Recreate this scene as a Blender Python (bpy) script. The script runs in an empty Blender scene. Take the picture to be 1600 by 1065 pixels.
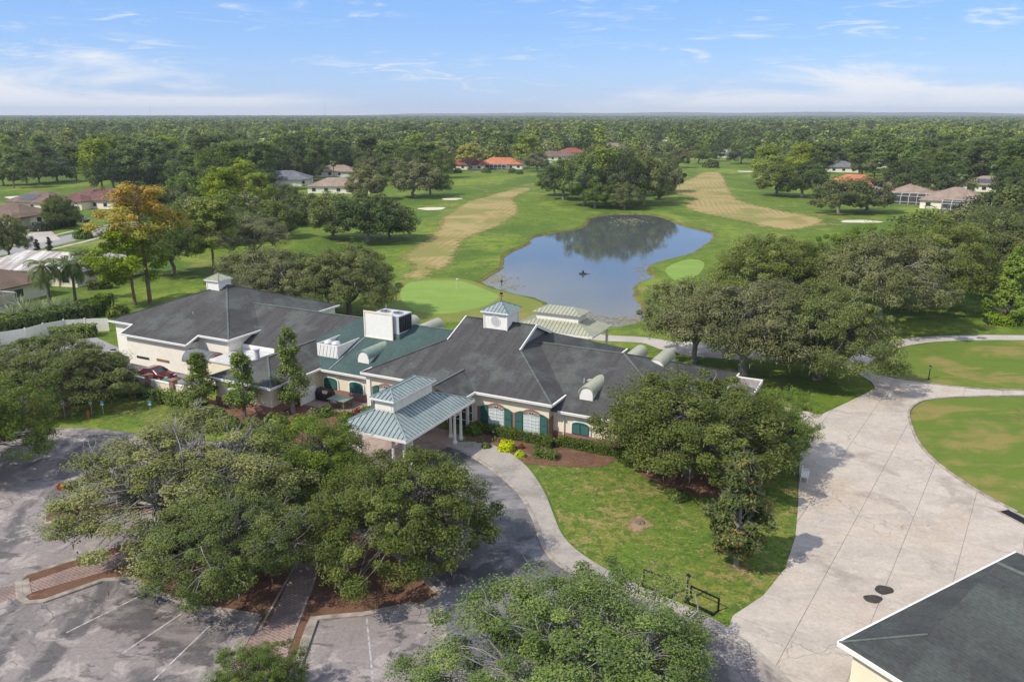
import bpy, bmesh, math, random
import numpy as np
from mathutils import Vector, Matrix
from mathutils.geometry import delaunay_2d_cdt

scene = bpy.context.scene
col = scene.collection
R = math.radians

# ---------------------------------------------------------------- camera
F_PX, CX, CY, CAM_H = 1260.0, 800.0, 532.5, 30.6     # photograph is 1600 x 1065
PITCH = math.atan(354.5 / F_PX)
cam_d = bpy.data.cameras.new('camera')
cam = bpy.data.objects.new('camera', cam_d)
col.objects.link(cam)
cam.location = (0, 0, CAM_H)
cam.rotation_euler = (R(90) - PITCH, 0, 0)
cam_d.sensor_width = 36.0
cam_d.lens = 36.0 * F_PX / 1600.0
cam_d.clip_start = 0.5
cam_d.clip_end = 60000
scene.camera = cam

# ---------------------------------------------------------------- world, sun, exposure
SUN_EL = R(47)
_h = Vector((0.88, 0.47)).normalized()
SUN_DIR = Vector((_h.x * math.cos(SUN_EL), _h.y * math.cos(SUN_EL), -math.sin(SUN_EL)))   # way the light travels
world = bpy.data.worlds.new('World')
scene.world = world
world.use_nodes = True
wt = world.node_tree
wt.nodes.clear()

def _val(nt, x):
    return x

def MATH(nt, op, a, b=None, c=None, clamp=False):
    n = nt.nodes.new('ShaderNodeMath'); n.operation = op; n.use_clamp = clamp
    for i, x in enumerate((a, b, c)):
        if x is None: continue
        if isinstance(x, (int, float)): n.inputs[i].default_value = x
        else: nt.links.new(x, n.inputs[i])
    return n.outputs[0]

def SMOOTH(nt, x, a, b, lo=0.0, hi=1.0):
    n = nt.nodes.new('ShaderNodeMapRange'); n.interpolation_type = 'SMOOTHSTEP'
    nt.links.new(x, n.inputs[0])
    for i, v in enumerate((a, b, lo, hi)): n.inputs[i + 1].default_value = v
    return n.outputs[0]

def NOISE(nt, vec, scale, detail=4, rough=0.55, dist=0.0):
    n = nt.nodes.new('ShaderNodeTexNoise')
    n.inputs['Scale'].default_value = scale; n.inputs['Detail'].default_value = detail
    n.inputs['Roughness'].default_value = rough; n.inputs['Distortion'].default_value = dist
    if vec is not None: nt.links.new(vec, n.inputs['Vector'])
    return n.outputs[0]

def MAPV(nt, vec, scale=(1, 1, 1), rot=(0, 0, 0), loc=(0, 0, 0)):
    n = nt.nodes.new('ShaderNodeMapping')
    n.inputs['Scale'].default_value = scale; n.inputs['Rotation'].default_value = rot; n.inputs['Location'].default_value = loc
    nt.links.new(vec, n.inputs['Vector'])
    return n.outputs[0]

def MIXC(nt, fac, a, b, mode='MIX'):
    n = nt.nodes.new('ShaderNodeMix'); n.data_type = 'RGBA'; n.blend_type = mode
    if isinstance(fac, (int, float)): n.inputs[0].default_value = fac
    else: nt.links.new(fac, n.inputs[0])
    for i, x in ((6, a), (7, b)):
        if isinstance(x, (tuple, list)): n.inputs[i].default_value = (*x[:3], 1)
        else: nt.links.new(x, n.inputs[i])
    return n.outputs[2]

def RAMP(nt, fac, stops):
    n = nt.nodes.new('ShaderNodeValToRGB')
    e = n.color_ramp.elements
    while len(e) < len(stops): e.new(0.5)
    for i, (p, c) in enumerate(stops):
        e[i].position = p; e[i].color = (*c[:3], 1)
    nt.links.new(fac, n.inputs[0])
    return n.outputs[0]

sky = wt.nodes.new('ShaderNodeTexSky')
sky.sky_type = 'NISHITA'; sky.sun_disc = False
sky.sun_elevation = SUN_EL
sky.sun_rotation = math.atan2(-SUN_DIR.x, -SUN_DIR.y)
sky.air_density = 1.0; sky.dust_density = 0.15; sky.ozone_density = 4.0; sky.altitude = 50
tc = wt.nodes.new('ShaderNodeTexCoord')
sep = wt.nodes.new('ShaderNodeSeparateXYZ'); wt.links.new(tc.outputs['Generated'], sep.inputs[0])
el = MATH(wt, 'ARCSINE', sep.outputs[2])
az = MATH(wt, 'ARCTAN2', sep.outputs[0], sep.outputs[1])
cmb = wt.nodes.new('ShaderNodeCombineXYZ')
wt.links.new(MATH(wt, 'MULTIPLY', az, 5.0), cmb.inputs[0]); wt.links.new(MATH(wt, 'MULTIPLY', el, 26.0), cmb.inputs[1])
cmb.inputs[2].default_value = 3.7
n_big = NOISE(wt, cmb.outputs[0], 1.0, 7, 0.6, 0.5)
n_fine = NOISE(wt, MAPV(wt, cmb.outputs[0], (1.3, 1.6, 1), (0, 0, R(14)), (4.1, 1.7, 0)), 2.0, 8, 0.62, 1.2)
# low cumulus bank near the horizon, thicker to left and right
bank = MATH(wt, 'MULTIPLY_ADD', MATH(wt, 'COSINE', MATH(wt, 'MULTIPLY', MATH(wt, 'ADD', az, 0.46), 7.6)), 0.022, 0.024)
bank_h = MATH(wt, 'MULTIPLY', bank, MATH(wt, 'MULTIPLY_ADD', n_big, 3.4, -0.75))
low = SMOOTH(wt, MATH(wt, 'SUBTRACT', bank_h, el), -0.010, 0.026)
# thin streaks higher up
streak = MATH(wt, 'MULTIPLY', SMOOTH(wt, n_fine, 0.49, 0.74), SMOOTH(wt, n_big, 0.42, 0.62))
# broken thin cloud overhead, seen in the pond
pl = wt.nodes.new('ShaderNodeVectorMath'); pl.operation = 'SCALE'; wt.links.new(tc.outputs['Generated'], pl.inputs[0])
wt.links.new(MATH(wt, 'DIVIDE', 1.0, MATH(wt, 'MAXIMUM', MATH(wt, 'ADD', sep.outputs[2], 0.08), 0.05)), pl.inputs['Scale'])
n_up = NOISE(wt, pl.outputs[0], 0.55, 6, 0.6, 0.4)
high = MATH(wt, 'MULTIPLY', SMOOTH(wt, n_up, 0.36, 0.60), SMOOTH(wt, el, 0.125, 0.20))
cloud = MATH(wt, 'MAXIMUM', MATH(wt, 'MULTIPLY', low, 0.88), MATH(wt, 'MAXIMUM', MATH(wt, 'MULTIPLY', streak, 0.75), MATH(wt, 'MULTIPLY', high, 0.85)))
skyc = wt.nodes.new('ShaderNodeHueSaturation'); skyc.inputs['Saturation'].default_value = 1.42
wt.links.new(sky.outputs[0], skyc.inputs['Color'])
tint = MIXC(wt, 1.0, skyc.outputs[0], (0.92, 0.93, 1.05), 'MULTIPLY')
tint = MIXC(wt, 0.62, tint, (2.25, 3.65, 6.9))          # clear humid blue, the same all round
cl = MIXC(wt, cloud, tint, (6.5, 6.55, 6.7))
bg = wt.nodes.new('ShaderNodeBackground'); bg.inputs['Strength'].default_value = 0.15
wt.links.new(cl, bg.inputs['Color'])
wo = wt.nodes.new('ShaderNodeOutputWorld'); wt.links.new(bg.outputs[0], wo.inputs['Surface'])

sun_d = bpy.data.lights.new('sun', 'SUN'); sun_d.energy = 4.5; sun_d.angle = R(0.55); sun_d.color = (1.0, 0.93, 0.81)
sun = bpy.data.objects.new('sun', sun_d); col.objects.link(sun)
sun.rotation_euler = SUN_DIR.to_track_quat('-Z', 'Y').to_euler(); sun.location = (-60, -30, 90)
vs = scene.view_settings
vs.view_transform = 'Standard'; vs.look = 'None'; vs.exposure = -0.02; vs.gamma = 1.0; vs.use_curve_mapping = False
scene.cycles.max_bounces = 6; scene.cycles.diffuse_bounces = 3; scene.cycles.glossy_bounces = 3
scene.cycles.transmission_bounces = 3; scene.cycles.transparent_max_bounces = 6; scene.cycles.volume_bounces = 0
scene.cycles.use_adaptive_sampling = True

# ---------------------------------------------------------------- pixel -> place
def ray(px, py):
    u = (px - CX) / F_PX; v = (CY - py) / F_PX
    return (u, math.cos(PITCH) + v * math.sin(PITCH), -math.sin(PITCH) + v * math.cos(PITCH))
def G(px, py, z=0.0):
    d = ray(px, py); t = (z - CAM_H) / d[2]
    return Vector((d[0] * t, d[1] * t, z))

# ---------------------------------------------------------------- object helpers
def link(o, parent=None):
    col.objects.link(o)
    if parent is not None: o.parent = parent
    return o
def tag(o, label=None, cat=None, group=None, kind=None):
    if label: o['label'] = label
    if cat: o['category'] = cat
    if group: o['group'] = group
    if kind: o['kind'] = kind
    return o
def thing(name, label, cat, loc=(0, 0, 0), rz=0.0, group=None):
    o = bpy.data.objects.new(name, None); link(o)
    o.empty_display_size = 0.5
    o.location = loc; o.rotation_euler = (0, 0, rz)
    return tag(o, label, cat, group)

class MB:
    """collects shapes, builds ONE mesh object"""
    def __init__(s): s.v = []; s.f = []; s.m = []
    def add(s, vs, fs, mi=0):
        b = len(s.v); s.v += [tuple(p) for p in vs]; s.f += [tuple(i + b for i in f) for f in fs]; s.m += [mi] * len(fs); return s
    def box(s, c, d, rz=0.0, mi=0, rx=0.0):
        hx, hy, hz = d[0] / 2, d[1] / 2, d[2] / 2
        M = Matrix.Rotation(rz, 3, 'Z') @ Matrix.Rotation(rx, 3, 'X')
        vs = [M @ Vector((x, y, z)) + Vector(c) for x in (-hx, hx) for y in (-hy, hy) for z in (-hz, hz)]
        return s.add(vs, [(0, 1, 3, 2), (4, 6, 7, 5), (0, 4, 5, 1), (2, 3, 7, 6), (0, 2, 6, 4), (1, 5, 7, 3)], mi)
    def bx(s, x0, x1, y0, y1, z0, z1, mi=0):
        return s.box(((x0 + x1) / 2, (y0 + y1) / 2, (z0 + z1) / 2), (x1 - x0, y1 - y0, z1 - z0), 0, mi)
    def slab(s, poly, t, mi=0):
        """polygon of 3D points, extruded straight down by t"""
        n = len(poly); top = [Vector(p) for p in poly]; bot = [p - Vector((0, 0, t)) for p in top]
        fs = [tuple(range(n)), tuple(reversed(range(n, 2 * n)))] + [(i, i + n, (i + 1) % n + n, (i + 1) % n) for i in range(n)]
        return s.add(top + bot, fs, mi)
    def prism(s, poly, z0, z1, mi=0):
        return s.slab([(p[0], p[1], z1) for p in poly], z1 - z0, mi)
    def extr(s, poly, d, mi=0):
        """polygon of 3D points, extruded by vector d"""
        n = len(poly); a = [Vector(p) for p in poly]; b = [p + Vector(d) for p in a]
        fs = [tuple(range(n)), tuple(reversed(range(n, 2 * n)))] + [(i, i + n, (i + 1) % n + n, (i + 1) % n) for i in range(n)]
        return s.add(a + b, fs, mi)
    def beam(s, p, q, w, h, mi=0, up=(0, 0, 1)):
        p = Vector(p); q = Vector(q); t = (q - p).normalized(); side = t.cross(Vector(up))
        if side.length < 1e-4: side = t.cross(Vector((0, 1, 0)))
        side.normalize(); u = side.cross(t)
        o = [side * (w / 2) * a + u * (h / 2) * b for a, b in ((-1, -1), (1, -1), (1, 1), (-1, 1))]
        vs = [p + x for x in o] + [q + x for x in o]
        return s.add(vs, [(0, 3, 2, 1), (4, 5, 6, 7)] + [(i, (i + 1) % 4, (i + 1) % 4 + 4, i + 4) for i in range(4)], mi)
    def tube(s, p, q, r0, r1=None, n=8, mi=0, caps=True):
        r1 = r0 if r1 is None else r1
        p = Vector(p); q = Vector(q); t = (q - p).normalized()
        a = t.orthogonal().normalized(); b = t.cross(a)
        vs = []
        for c, r in ((p, r0), (q, r1)):
            for i in range(n):
                an = 2 * math.pi * i / n
                vs.append(c + (a * math.cos(an) + b * math.sin(an)) * r)
        fs = [(i, (i + 1) % n, (i + 1) % n + n, i + n) for i in range(n)]
        if caps: fs += [tuple(reversed(range(n))), tuple(range(n, 2 * n))]
        return s.add(vs, fs, mi)
    def lathe(s, prof, c=(0, 0, 0), n=12, mi=0):
        c = Vector(c); vs = []
        for r, z in prof:
            for i in range(n):
                an = 2 * math.pi * i / n
                vs.append(c + Vector((r * math.cos(an), r * math.sin(an), z)))
        fs = []
        for k in range(len(prof) - 1):
            for i in range(n):
                j = (i + 1) % n
                fs.append((k * n + i, k * n + j, (k + 1) * n + j, (k + 1) * n + i))
        fs.append(tuple(reversed(range(n)))); fs.append(tuple(range((len(prof) - 1) * n, len(prof) * n)))
        return s.add(vs, fs, mi)
    def build(s, name, mats, parent=None, smooth=False):
        me = bpy.data.meshes.new(name); me.from_pydata(s.v, [], s.f)
        ms = mats if isinstance(mats, (list, tuple)) else [mats]
        for m in ms: me.materials.append(m)
        if len(ms) > 1: me.polygons.foreach_set('material_index', s.m)
        me.update()
        bm = bmesh.new(); bm.from_mesh(me); bmesh.ops.recalc_face_normals(bm, faces=bm.faces); bm.to_mesh(me); bm.free()
        if smooth:
            me.polygons.foreach_set('use_smooth', [True] * len(me.polygons))
        return link(bpy.data.objects.new(name, me), parent)

def np_mesh(name, V, Fq, mats, attrs=None, mi=None):
    V = np.asarray(V, np.float32); Fq = np.asarray(Fq, np.int32)
    me = bpy.data.meshes.new(name)
    me.vertices.add(len(V)); me.vertices.foreach_set('co', V.ravel())
    k = Fq.shape[1]
    me.loops.add(Fq.size); me.loops.foreach_set('vertex_index', Fq.ravel())
    me.polygons.add(len(Fq)); me.polygons.foreach_set('loop_start', np.arange(0, Fq.size, k, dtype=np.int32))
    for m in (mats if isinstance(mats, (list, tuple)) else [mats]): me.materials.append(m)
    if mi is not None: me.polygons.foreach_set('material_index', np.asarray(mi, np.int32))
    me.update(calc_edges=True)
    for nm, arr in (attrs or {}).items():
        a = me.attributes.new(nm, 'FLOAT', 'FACE'); a.data.foreach_set('value', np.asarray(arr, np.float32))
    return me

# ---------------------------------------------------------------- materials
MATS = {}
def newmat(name):
    m = bpy.data.materials.new(name); m.use_nodes = True
    nt = m.node_tree; b = nt.nodes['Principled BSDF']
    MATS[name] = m
    return m, nt, b
def coords(nt, kind='Object'):
    return nt.nodes.new('ShaderNodeTexCoord').outputs[kind]
def wpos(nt):
    return nt.nodes.new('ShaderNodeNewGeometry').outputs['Position']
def bump(nt, b, h, strength=0.3, dist=0.02):
    n = nt.nodes.new('ShaderNodeBump'); n.inputs['Strength'].default_value = strength; n.inputs['Distance'].default_value = dist
    nt.links.new(h, n.inputs['Height']); nt.links.new(n.outputs[0], b.inputs['Normal'])
def plain(name, c, rough=0.6, metal=0.0, var=0.12, scale=3.0, spec=0.4, bmp=0.0):
    m, nt, b = newmat(name)
    n = NOISE(nt, coords(nt), scale, 5, 0.6)
    lo = tuple(x * (1 - var) for x in c); hi = tuple(min(1, x * (1 + var)) for x in c)
    nt.links.new(RAMP(nt, n, [(0.3, lo), (0.7, hi)]), b.inputs['Base Color'])
    b.inputs['Roughness'].default_value = rough; b.inputs['Metallic'].default_value = metal
    b.inputs['Specular IOR Level'].default_value = spec
    if bmp: bump(nt, b, NOISE(nt, coords(nt), scale * 12, 3), bmp, 0.01)
    return m

plain('cream', (0.80, 0.70, 0.53), 0.85, 0, 0.06, 1.2)
plain('white', (0.82, 0.79, 0.73), 0.5, 0, 0.05, 2.0)
plain('white_wall', (0.84, 0.78, 0.67), 0.8, 0, 0.05, 1.5)
plain('shutter', (0.022, 0.105, 0.085), 0.45, 0, 0.15, 4.0)
plain('black_metal', (0.012, 0.012, 0.013), 0.45, 0.3)
plain('dark', (0.02, 0.02, 0.022), 0.5)
plain('grey_metal', (0.42, 0.43, 0.44), 0.4, 0.5, 0.15)
plain('steel_light', (0.62, 0.63, 0.64), 0.35, 0.3, 0.1)
plain('bark', (0.155, 0.135, 0.11), 0.95, 0, 0.4, 2.5)
plain('bark_grey', (0.245, 0.228, 0.20), 0.95, 0, 0.35, 2.5)
plain('bark_pine', (0.19, 0.115, 0.08), 0.95, 0, 0.4, 2.0)
plain('wood', (0.22, 0.13, 0.07), 0.7, 0, 0.25)
plain('orange_paint', (0.55, 0.11, 0.03), 0.5)
plain('kerb', (0.31, 0.265, 0.22), 0.9, 0, 0.42, 1.2)
plain('line_paint', (0.40, 0.375, 0.36), 0.8, 0, 0.5, 2.5)
plain('sign_blue', (0.05, 0.30, 0.42), 0.4)
plain('tyre', (0.015, 0.015, 0.015), 0.9)
plain('rim', (0.5, 0.5, 0.5), 0.3, 0.8)
plain('red_light', (0.3, 0.01, 0.01), 0.3)
plain('sand', (0.60, 0.53, 0.42), 0.95, 0, 0.12, 0.4)
plain('green_lid', (0.02, 0.20, 0.10), 0.5)
plain('screen_mesh', (0.05, 0.055, 0.06), 0.7)

def glass_mat(name, c=(0.03, 0.04, 0.05)):
    m, nt, b = newmat(name)
    b.inputs['Base Color'].default_value = (*c, 1); b.inputs['Roughness'].default_value = 0.06
    b.inputs['Specular IOR Level'].default_value = 0.8
    bump(nt, b, NOISE(nt, coords(nt), 1.5, 1), 0.05, 0.02)
    return m
glass_mat('glass'); glass_mat('glass_pale', (0.50, 0.56, 0.57))

def paint_mat(name, c):
    m, nt, b = newmat(name)
    b.inputs['Base Color'].default_value = (*c, 1); b.inputs['Roughness'].default_value = 0.28
    b.inputs['Coat Weight'].default_value = 0.8; b.inputs['Coat Roughness'].default_value = 0.05
    b.inputs['Metallic'].default_value = 0.25
    return m
paint_mat('car_red', (0.11, 0.004, 0.008)); paint_mat('car_maroon', (0.055, 0.006, 0.014))
paint_mat('car_white', (0.7, 0.7, 0.7)); paint_mat('car_navy', (0.02, 0.025, 0.05))

def brick_mat(name, c1, c2, mort, scale=4.0):
    m, nt, b = newmat(name)
    t = nt.nodes.new('ShaderNodeTexBrick')
    g = wpos(nt)
    # run the courses along the wall whichever way it faces
    sx = nt.nodes.new('ShaderNodeSeparateXYZ'); nt.links.new(coords(nt), sx.inputs[0])
    cb = nt.nodes.new('ShaderNodeCombineXYZ')
    nt.links.new(MATH(nt, 'ADD', sx.outputs[0], sx.outputs[1]), cb.inputs[0]); nt.links.new(sx.outputs[2], cb.inputs[1])
    nt.links.new(cb.outputs[0], t.inputs['Vector'])
    t.inputs['Scale'].default_value = scale
    t.inputs['Color1'].default_value = (*c1, 1); t.inputs['Color2'].default_value = (*c2, 1); t.inputs['Mortar'].default_value = (*mort, 1)
    t.inputs['Mortar Size'].default_value = 0.02; t.inputs['Row Height'].default_value = 0.3; t.inputs['Brick Width'].default_value = 0.9
    nt.links.new(MIXC(nt, MATH(nt, 'MULTIPLY', NOISE(nt, g, 1.5, 4), 0.5), t.outputs[0], c2), b.inputs['Base Color'])
    b.inputs['Roughness'].default_value = 0.9
    bump(nt, b, t.outputs['Fac'], -0.4, 0.01)
    return m
brick_mat('brick', (0.33, 0.155, 0.115), (0.25, 0.11, 0.085), (0.42, 0.35, 0.30))

def paver_mat(name, c1, c2, joint, rot):
    m, nt, b = newmat(name)
    g = wpos(nt)
    t = nt.nodes.new('ShaderNodeTexBrick')
    nt.links.new(MAPV(nt, g, (1, 1, 1), (0, 0, rot)), t.inputs['Vector'])
    t.inputs['Scale'].default_value = 1.0
    t.inputs['Color1'].default_value = (*c1, 1); t.inputs['Color2'].default_value = (*c2, 1); t.inputs['Mortar'].default_value = (*joint, 1)
    t.inputs['Mortar Size'].default_value = 0.018; t.inputs['Row Height'].default_value = 0.22; t.inputs['Brick Width'].default_value = 0.44
    dirt = SMOOTH(nt, NOISE(nt, g, 0.35, 6, 0.6), 0.40, 0.70)
    nt.links.new(MIXC(nt, MATH(nt, 'MULTIPLY', dirt, 0.75), t.outputs[0], (0.13, 0.105, 0.09)), b.inputs['Base Color'])
    b.inputs['Roughness'].default_value = 0.95
    bump(nt, b, t.outputs['Fac'], -0.4, 0.01)
    return m
paver_mat('paver', (0.30, 0.19, 0.155), (0.235, 0.145, 0.12), (0.40, 0.33, 0.28), R(30))
paver_mat('paver_pale', (0.44, 0.31, 0.26), (0.36, 0.25, 0.21), (0.44, 0.37, 0.32), R(-27))

def ground_mat(name, base, patches, bmp=0.3, rough=0.95, fine=(0.75, 1.25), fine_scale=9.0, edge=None, stripe=None, cracks=None):
    """base colour + list of (colour, scale, lo, hi, amount, stretch, rot) patches on world position"""
    m, nt, b = newmat(name)
    g = wpos(nt)
    c = None
    for col2, sc, lo, hi, amt, st, rt in patches:
        v = MAPV(nt, g, st, (0, 0, rt), (sc * 13.7, sc * 31.1 + len(nt.nodes), 0))
        f = MATH(nt, 'MULTIPLY', SMOOTH(nt, NOISE(nt, v, sc, 6, 0.62, 0.6), lo, hi), amt)
        c = MIXC(nt, f, base if c is None else c, col2)
    nf = NOISE(nt, g, fine_scale, 4, 0.7)
    k = RAMP(nt, nf, [(0.25, (fine[0],) * 3), (0.75, (fine[1],) * 3)])
    c = MIXC(nt, 1.0, c, k, 'MULTIPLY')
    if cracks:
        vo = nt.nodes.new('ShaderNodeTexVoronoi'); vo.feature = 'DISTANCE_TO_EDGE'; vo.inputs['Scale'].default_value = cracks[0]
        wob = nt.nodes.new('ShaderNodeVectorMath'); wob.operation = 'ADD'; nw = nt.nodes.new('ShaderNodeTexNoise'); nw.inputs['Scale'].default_value = 0.6; nw.inputs['Detail'].default_value = 5
        nt.links.new(g, nw.inputs['Vector']); sc3 = nt.nodes.new('ShaderNodeVectorMath'); sc3.operation = 'SCALE'; sc3.inputs['Scale'].default_value = 2.2
        nt.links.new(nw.outputs[1], sc3.inputs[0]); nt.links.new(g, wob.inputs[0]); nt.links.new(sc3.outputs[0], wob.inputs[1]); nt.links.new(wob.outputs[0], vo.inputs['Vector'])
        ck = MATH(nt, 'MULTIPLY', SMOOTH(nt, vo.outputs['Distance'], 0.0, cracks[0] * 0.06, 1.0, 0.0), MATH(nt, 'MULTIPLY', SMOOTH(nt, NOISE(nt, g, 0.11, 4), 0.42, 0.56), cracks[1]))
        c = MIXC(nt, ck, c, (0.06, 0.055, 0.05))
    if stripe:
        sc2, rt2, dcol, amt2 = stripe
        w = nt.nodes.new('ShaderNodeTexWave'); w.wave_profile = 'SIN'
        nt.links.new(MAPV(nt, g, O1, (0, 0, rt2)), w.inputs['Vector'])
        w.inputs['Scale'].default_value = sc2; w.inputs['Distortion'].default_value = 5.0
        w.inputs['Detail'].default_value = 1.5; w.inputs['Detail Scale'].default_value = 0.12
        amt3 = MATH(nt, 'MULTIPLY', SMOOTH(nt, w.outputs['Fac'], 0.45, 0.8), MATH(nt, 'MULTIPLY', SMOOTH(nt, NOISE(nt, g, 0.035, 4), 0.35, 0.6), amt2))
        c = MIXC(nt, amt3, c, dcol)
    nt.links.new(c, b.inputs['Base Color'])
    b.inputs['Roughness'].default_value = rough; b.inputs['Specular IOR Level'].default_value = 0.15
    bump(nt, b, nf, bmp, 0.05)
    if edge:
        at = nt.nodes.new('ShaderNodeAttribute'); at.attribute_name = 'edge_dist'
        e = MATH(nt, 'ADD', MATH(nt, 'DIVIDE', at.outputs['Fac'], edge), MATH(nt, 'MULTIPLY_ADD', NOISE(nt, g, 2.2 / edge, 6, 0.7), 2.6, -1.75))
        tp = nt.nodes.new('ShaderNodeBsdfTransparent'); mx = nt.nodes.new('ShaderNodeMixShader')
        nt.links.new(SMOOTH(nt, e, 0.0, 0.45), mx.inputs[0]); nt.links.new(tp.outputs[0], mx.inputs[1]); nt.links.new(b.outputs[0], mx.inputs[2])
        nt.links.new(mx.outputs[0], nt.nodes['Material Output'].inputs['Surface'])
    return m
O1 = (1, 1, 1)
GRASS_DRY = (0.25, 0.19, 0.075)
ground_mat('grass', (0.112, 0.172, 0.019), [((0.185, 0.240, 0.032), 0.035, 0.46, 0.58, 0.9, (1, 0.5, 1), 0.3), ((0.062, 0.120, 0.014), 0.020, 0.48, 0.58, 0.8, O1, 0), ((0.30, 0.25, 0.085), 0.06, 0.56, 0.68, 0.6, (1, .6, 1), 0.5), ((0.060, 0.112, 0.015), 0.28, 0.48, 0.60, 0.6, O1, 0), ((0.27, 0.22, 0.075), 0.8, 0.54, 0.66, 0.5, O1, 0)], 0.5, fine=(0.62, 1.4), fine_scale=3)
ground_mat('lawn', (0.108, 0.165, 0.022), [((0.185, 0.190, 0.040), 0.22, 0.46, 0.58, 0.8, O1, 0), ((0.31, 0.225, 0.095), 0.28, 0.54, 0.64, 0.75, O1, 0), ((0.058, 0.105, 0.016), 1.3, 0.48, 0.58, 0.7, O1, 0), ((0.32, 0.24, 0.10), 1.9, 0.54, 0.64, 0.6, O1, 0)], 0.7, fine=(0.5, 1.5), fine_scale=5)
ground_mat('range_lawn', (0.120, 0.172, 0.025), [((0.27, 0.205, 0.070), 0.085, 0.46, 0.60, 0.75, (1, 1.8, 1), R(20)), ((0.10, 0.155, 0.024), 0.2, 0.48, 0.66, 0.8, (1, 2.5, 1), R(-15)), ((0.33, 0.25, 0.10), 0.9, 0.56, 0.8, 0.5, (1, 3, 1), R(10))], 0.4)
ground_mat('fairway_straw', (0.355, 0.275, 0.115), [((0.20, 0.205, 0.055), 0.05, 0.45, 0.57, 0.85, O1, 0), ((0.36, 0.20, 0.085), 0.12, 0.5, 0.72, 0.6, O1, 0)], 0.3, edge=4.0, stripe=(0.17, R(10), (0.215, 0.205, 0.065), 0.6))
ground_mat('straw_soft', (0.30, 0.225, 0.09), [((0.17, 0.17, 0.04), 0.06, 0.42, 0.64, 0.8, O1, 0)], 0.3, edge=9.0)
ground_mat('green_turf', (0.190, 0.285, 0.058), [((0.225, 0.32, 0.068), 0.12, 0.42, 0.62, 0.8, (1, 2, 1), R(15)), ((0.15, 0.26, 0.045), 0.5, 0.5, 0.7, 0.4, O1, 0)], 0.05, fine=(0.93, 1.07))
ground_mat('green_collar', (0.16, 0.20, 0.038), [((0.28, 0.21, 0.07), 0.12, 0.45, 0.7, 0.7, O1, 0)], 0.2)
ground_mat('asphalt_pale', (0.262, 0.228, 0.212), [((0.27, 0.235, 0.22), 0.16, 0.46, 0.58, 0.85, (1, 1.6, 1), R(25)), ((0.105, 0.098, 0.098), 0.10, 0.49, 0.58, 0.85, (1.3, 0.7, 1), R(40)), ((0.45, 0.39, 0.35), 0.6, 0.52, 0.64, 0.6, O1, 0), ((0.085, 0.078, 0.076), 0.45, 0.57, 0.66, 0.7, (1, 2, 1), R(20))], 0.25, fine=(0.78, 1.22), fine_scale=4, cracks=(0.22, 0.75))  # dark patches paint in mottled tree shadow along with wear and stains
ground_mat('asphalt_dark', (0.125, 0.122, 0.124), [((0.27, 0.255, 0.25), 0.15, 0.47, 0.58, 0.85, (1, 1.5, 1), R(50)), ((0.065, 0.065, 0.070), 0.24, 0.49, 0.60, 0.8, O1, 0), ((0.20, 0.19, 0.185), 0.9, 0.52, 0.64, 0.6, O1, 0)], 0.2, fine=(0.82, 1.18), fine_scale=5)
ground_mat('stall_stain', (0.110, 0.100, 0.098), [((0.26, 0.235, 0.22), 0.35, 0.44, 0.64, 0.85, (1, 1.6, 1), R(30)), ((0.16, 0.115, 0.09), 0.8, 0.5, 0.7, 0.7, O1, 0)], 0.25, fine=(0.8, 1.2), fine_scale=5, edge=2.2)
ground_mat('concrete', (0.480, 0.415, 0.345), [((0.38, 0.335, 0.29), 0.18, 0.44, 0.62, 0.6, (1, 2.2, 1), R(15)), ((0.45, 0.345, 0.25), 0.11, 0.50, 0.68, 0.5, O1, 0), ((0.25, 0.205, 0.17), 0.16, 0.54, 0.68, 0.55, O1, 0), ((0.55, 0.49, 0.42), 0.9, 0.48, 0.68, 0.45, O1, 0), ((0.30, 0.255, 0.215), 1.7, 0.57, 0.72, 0.4, O1, 0)], 0.12, fine=(0.86, 1.14), fine_scale=4, cracks=(0.13, 0.4))
ground_mat('sidewalk', (0.37, 0.33, 0.285), [((0.26, 0.23, 0.20), 0.35, 0.42, 0.66, 0.85, O1, 0), ((0.44, 0.40, 0.36), 1.2, 0.52, 0.72, 0.6, O1, 0)], 0.12, fine=(0.85, 1.15), fine_scale=4)
ground_mat('joint', (0.28, 0.24, 0.195), [((0.12, 0.10, 0.085), 0.5, 0.45, 0.65, 0.7, O1, 0)], 0.1)
ground_mat('mulch', (0.175, 0.095, 0.060), [((0.12, 0.062, 0.040), 0.5, 0.42, 0.65, 0.8, O1, 0), ((0.30, 0.17, 0.10), 1.3, 0.52, 0.72, 0.7, O1, 0), ((0.10, 0.085, 0.05), 0.3, 0.55, 0.75, 0.6, O1, 0)], 0.9, fine=(0.55, 1.45), fine_scale=11)
ground_mat('oil_stain', (0.050, 0.042, 0.038), [((0.09, 0.075, 0.068), 1.2, 0.45, 0.7, 0.7, O1, 0)], 0.1, 0.8)
ground_mat('bare_soil', (0.32, 0.215, 0.125), [((0.16, 0.13, 0.05), 0.8, 0.42, 0.66, 0.8, O1, 0)], 0.5, edge=0.8)
ground_mat('bank_soil', (0.13, 0.105, 0.035), [((0.16, 0.17, 0.03), 0.25, 0.46, 0.56, 0.85, O1, 0)], 0.4)
ground_mat('street_mat', (0.30, 0.29, 0.285), [((0.24, 0.23, 0.225), 0.1, 0.42, 0.66, 0.7, O1, 0)], 0.1)
ground_mat('cart_path_mat', (0.47, 0.42, 0.375), [((0.36, 0.32, 0.285), 0.12, 0.42, 0.66, 0.8, O1, 0)], 0.1)
ground_mat('woods_floor_mat', (0.045, 0.06, 0.018), [((0.08, 0.065, 0.03), 0.05, 0.42, 0.66, 0.8, O1, 0)], 0.4)
ground_mat('algae', (0.25, 0.215, 0.15), [((0.16, 0.17, 0.09), 0.6, 0.42, 0.66, 0.8, O1, 0)], 0.4)

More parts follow.
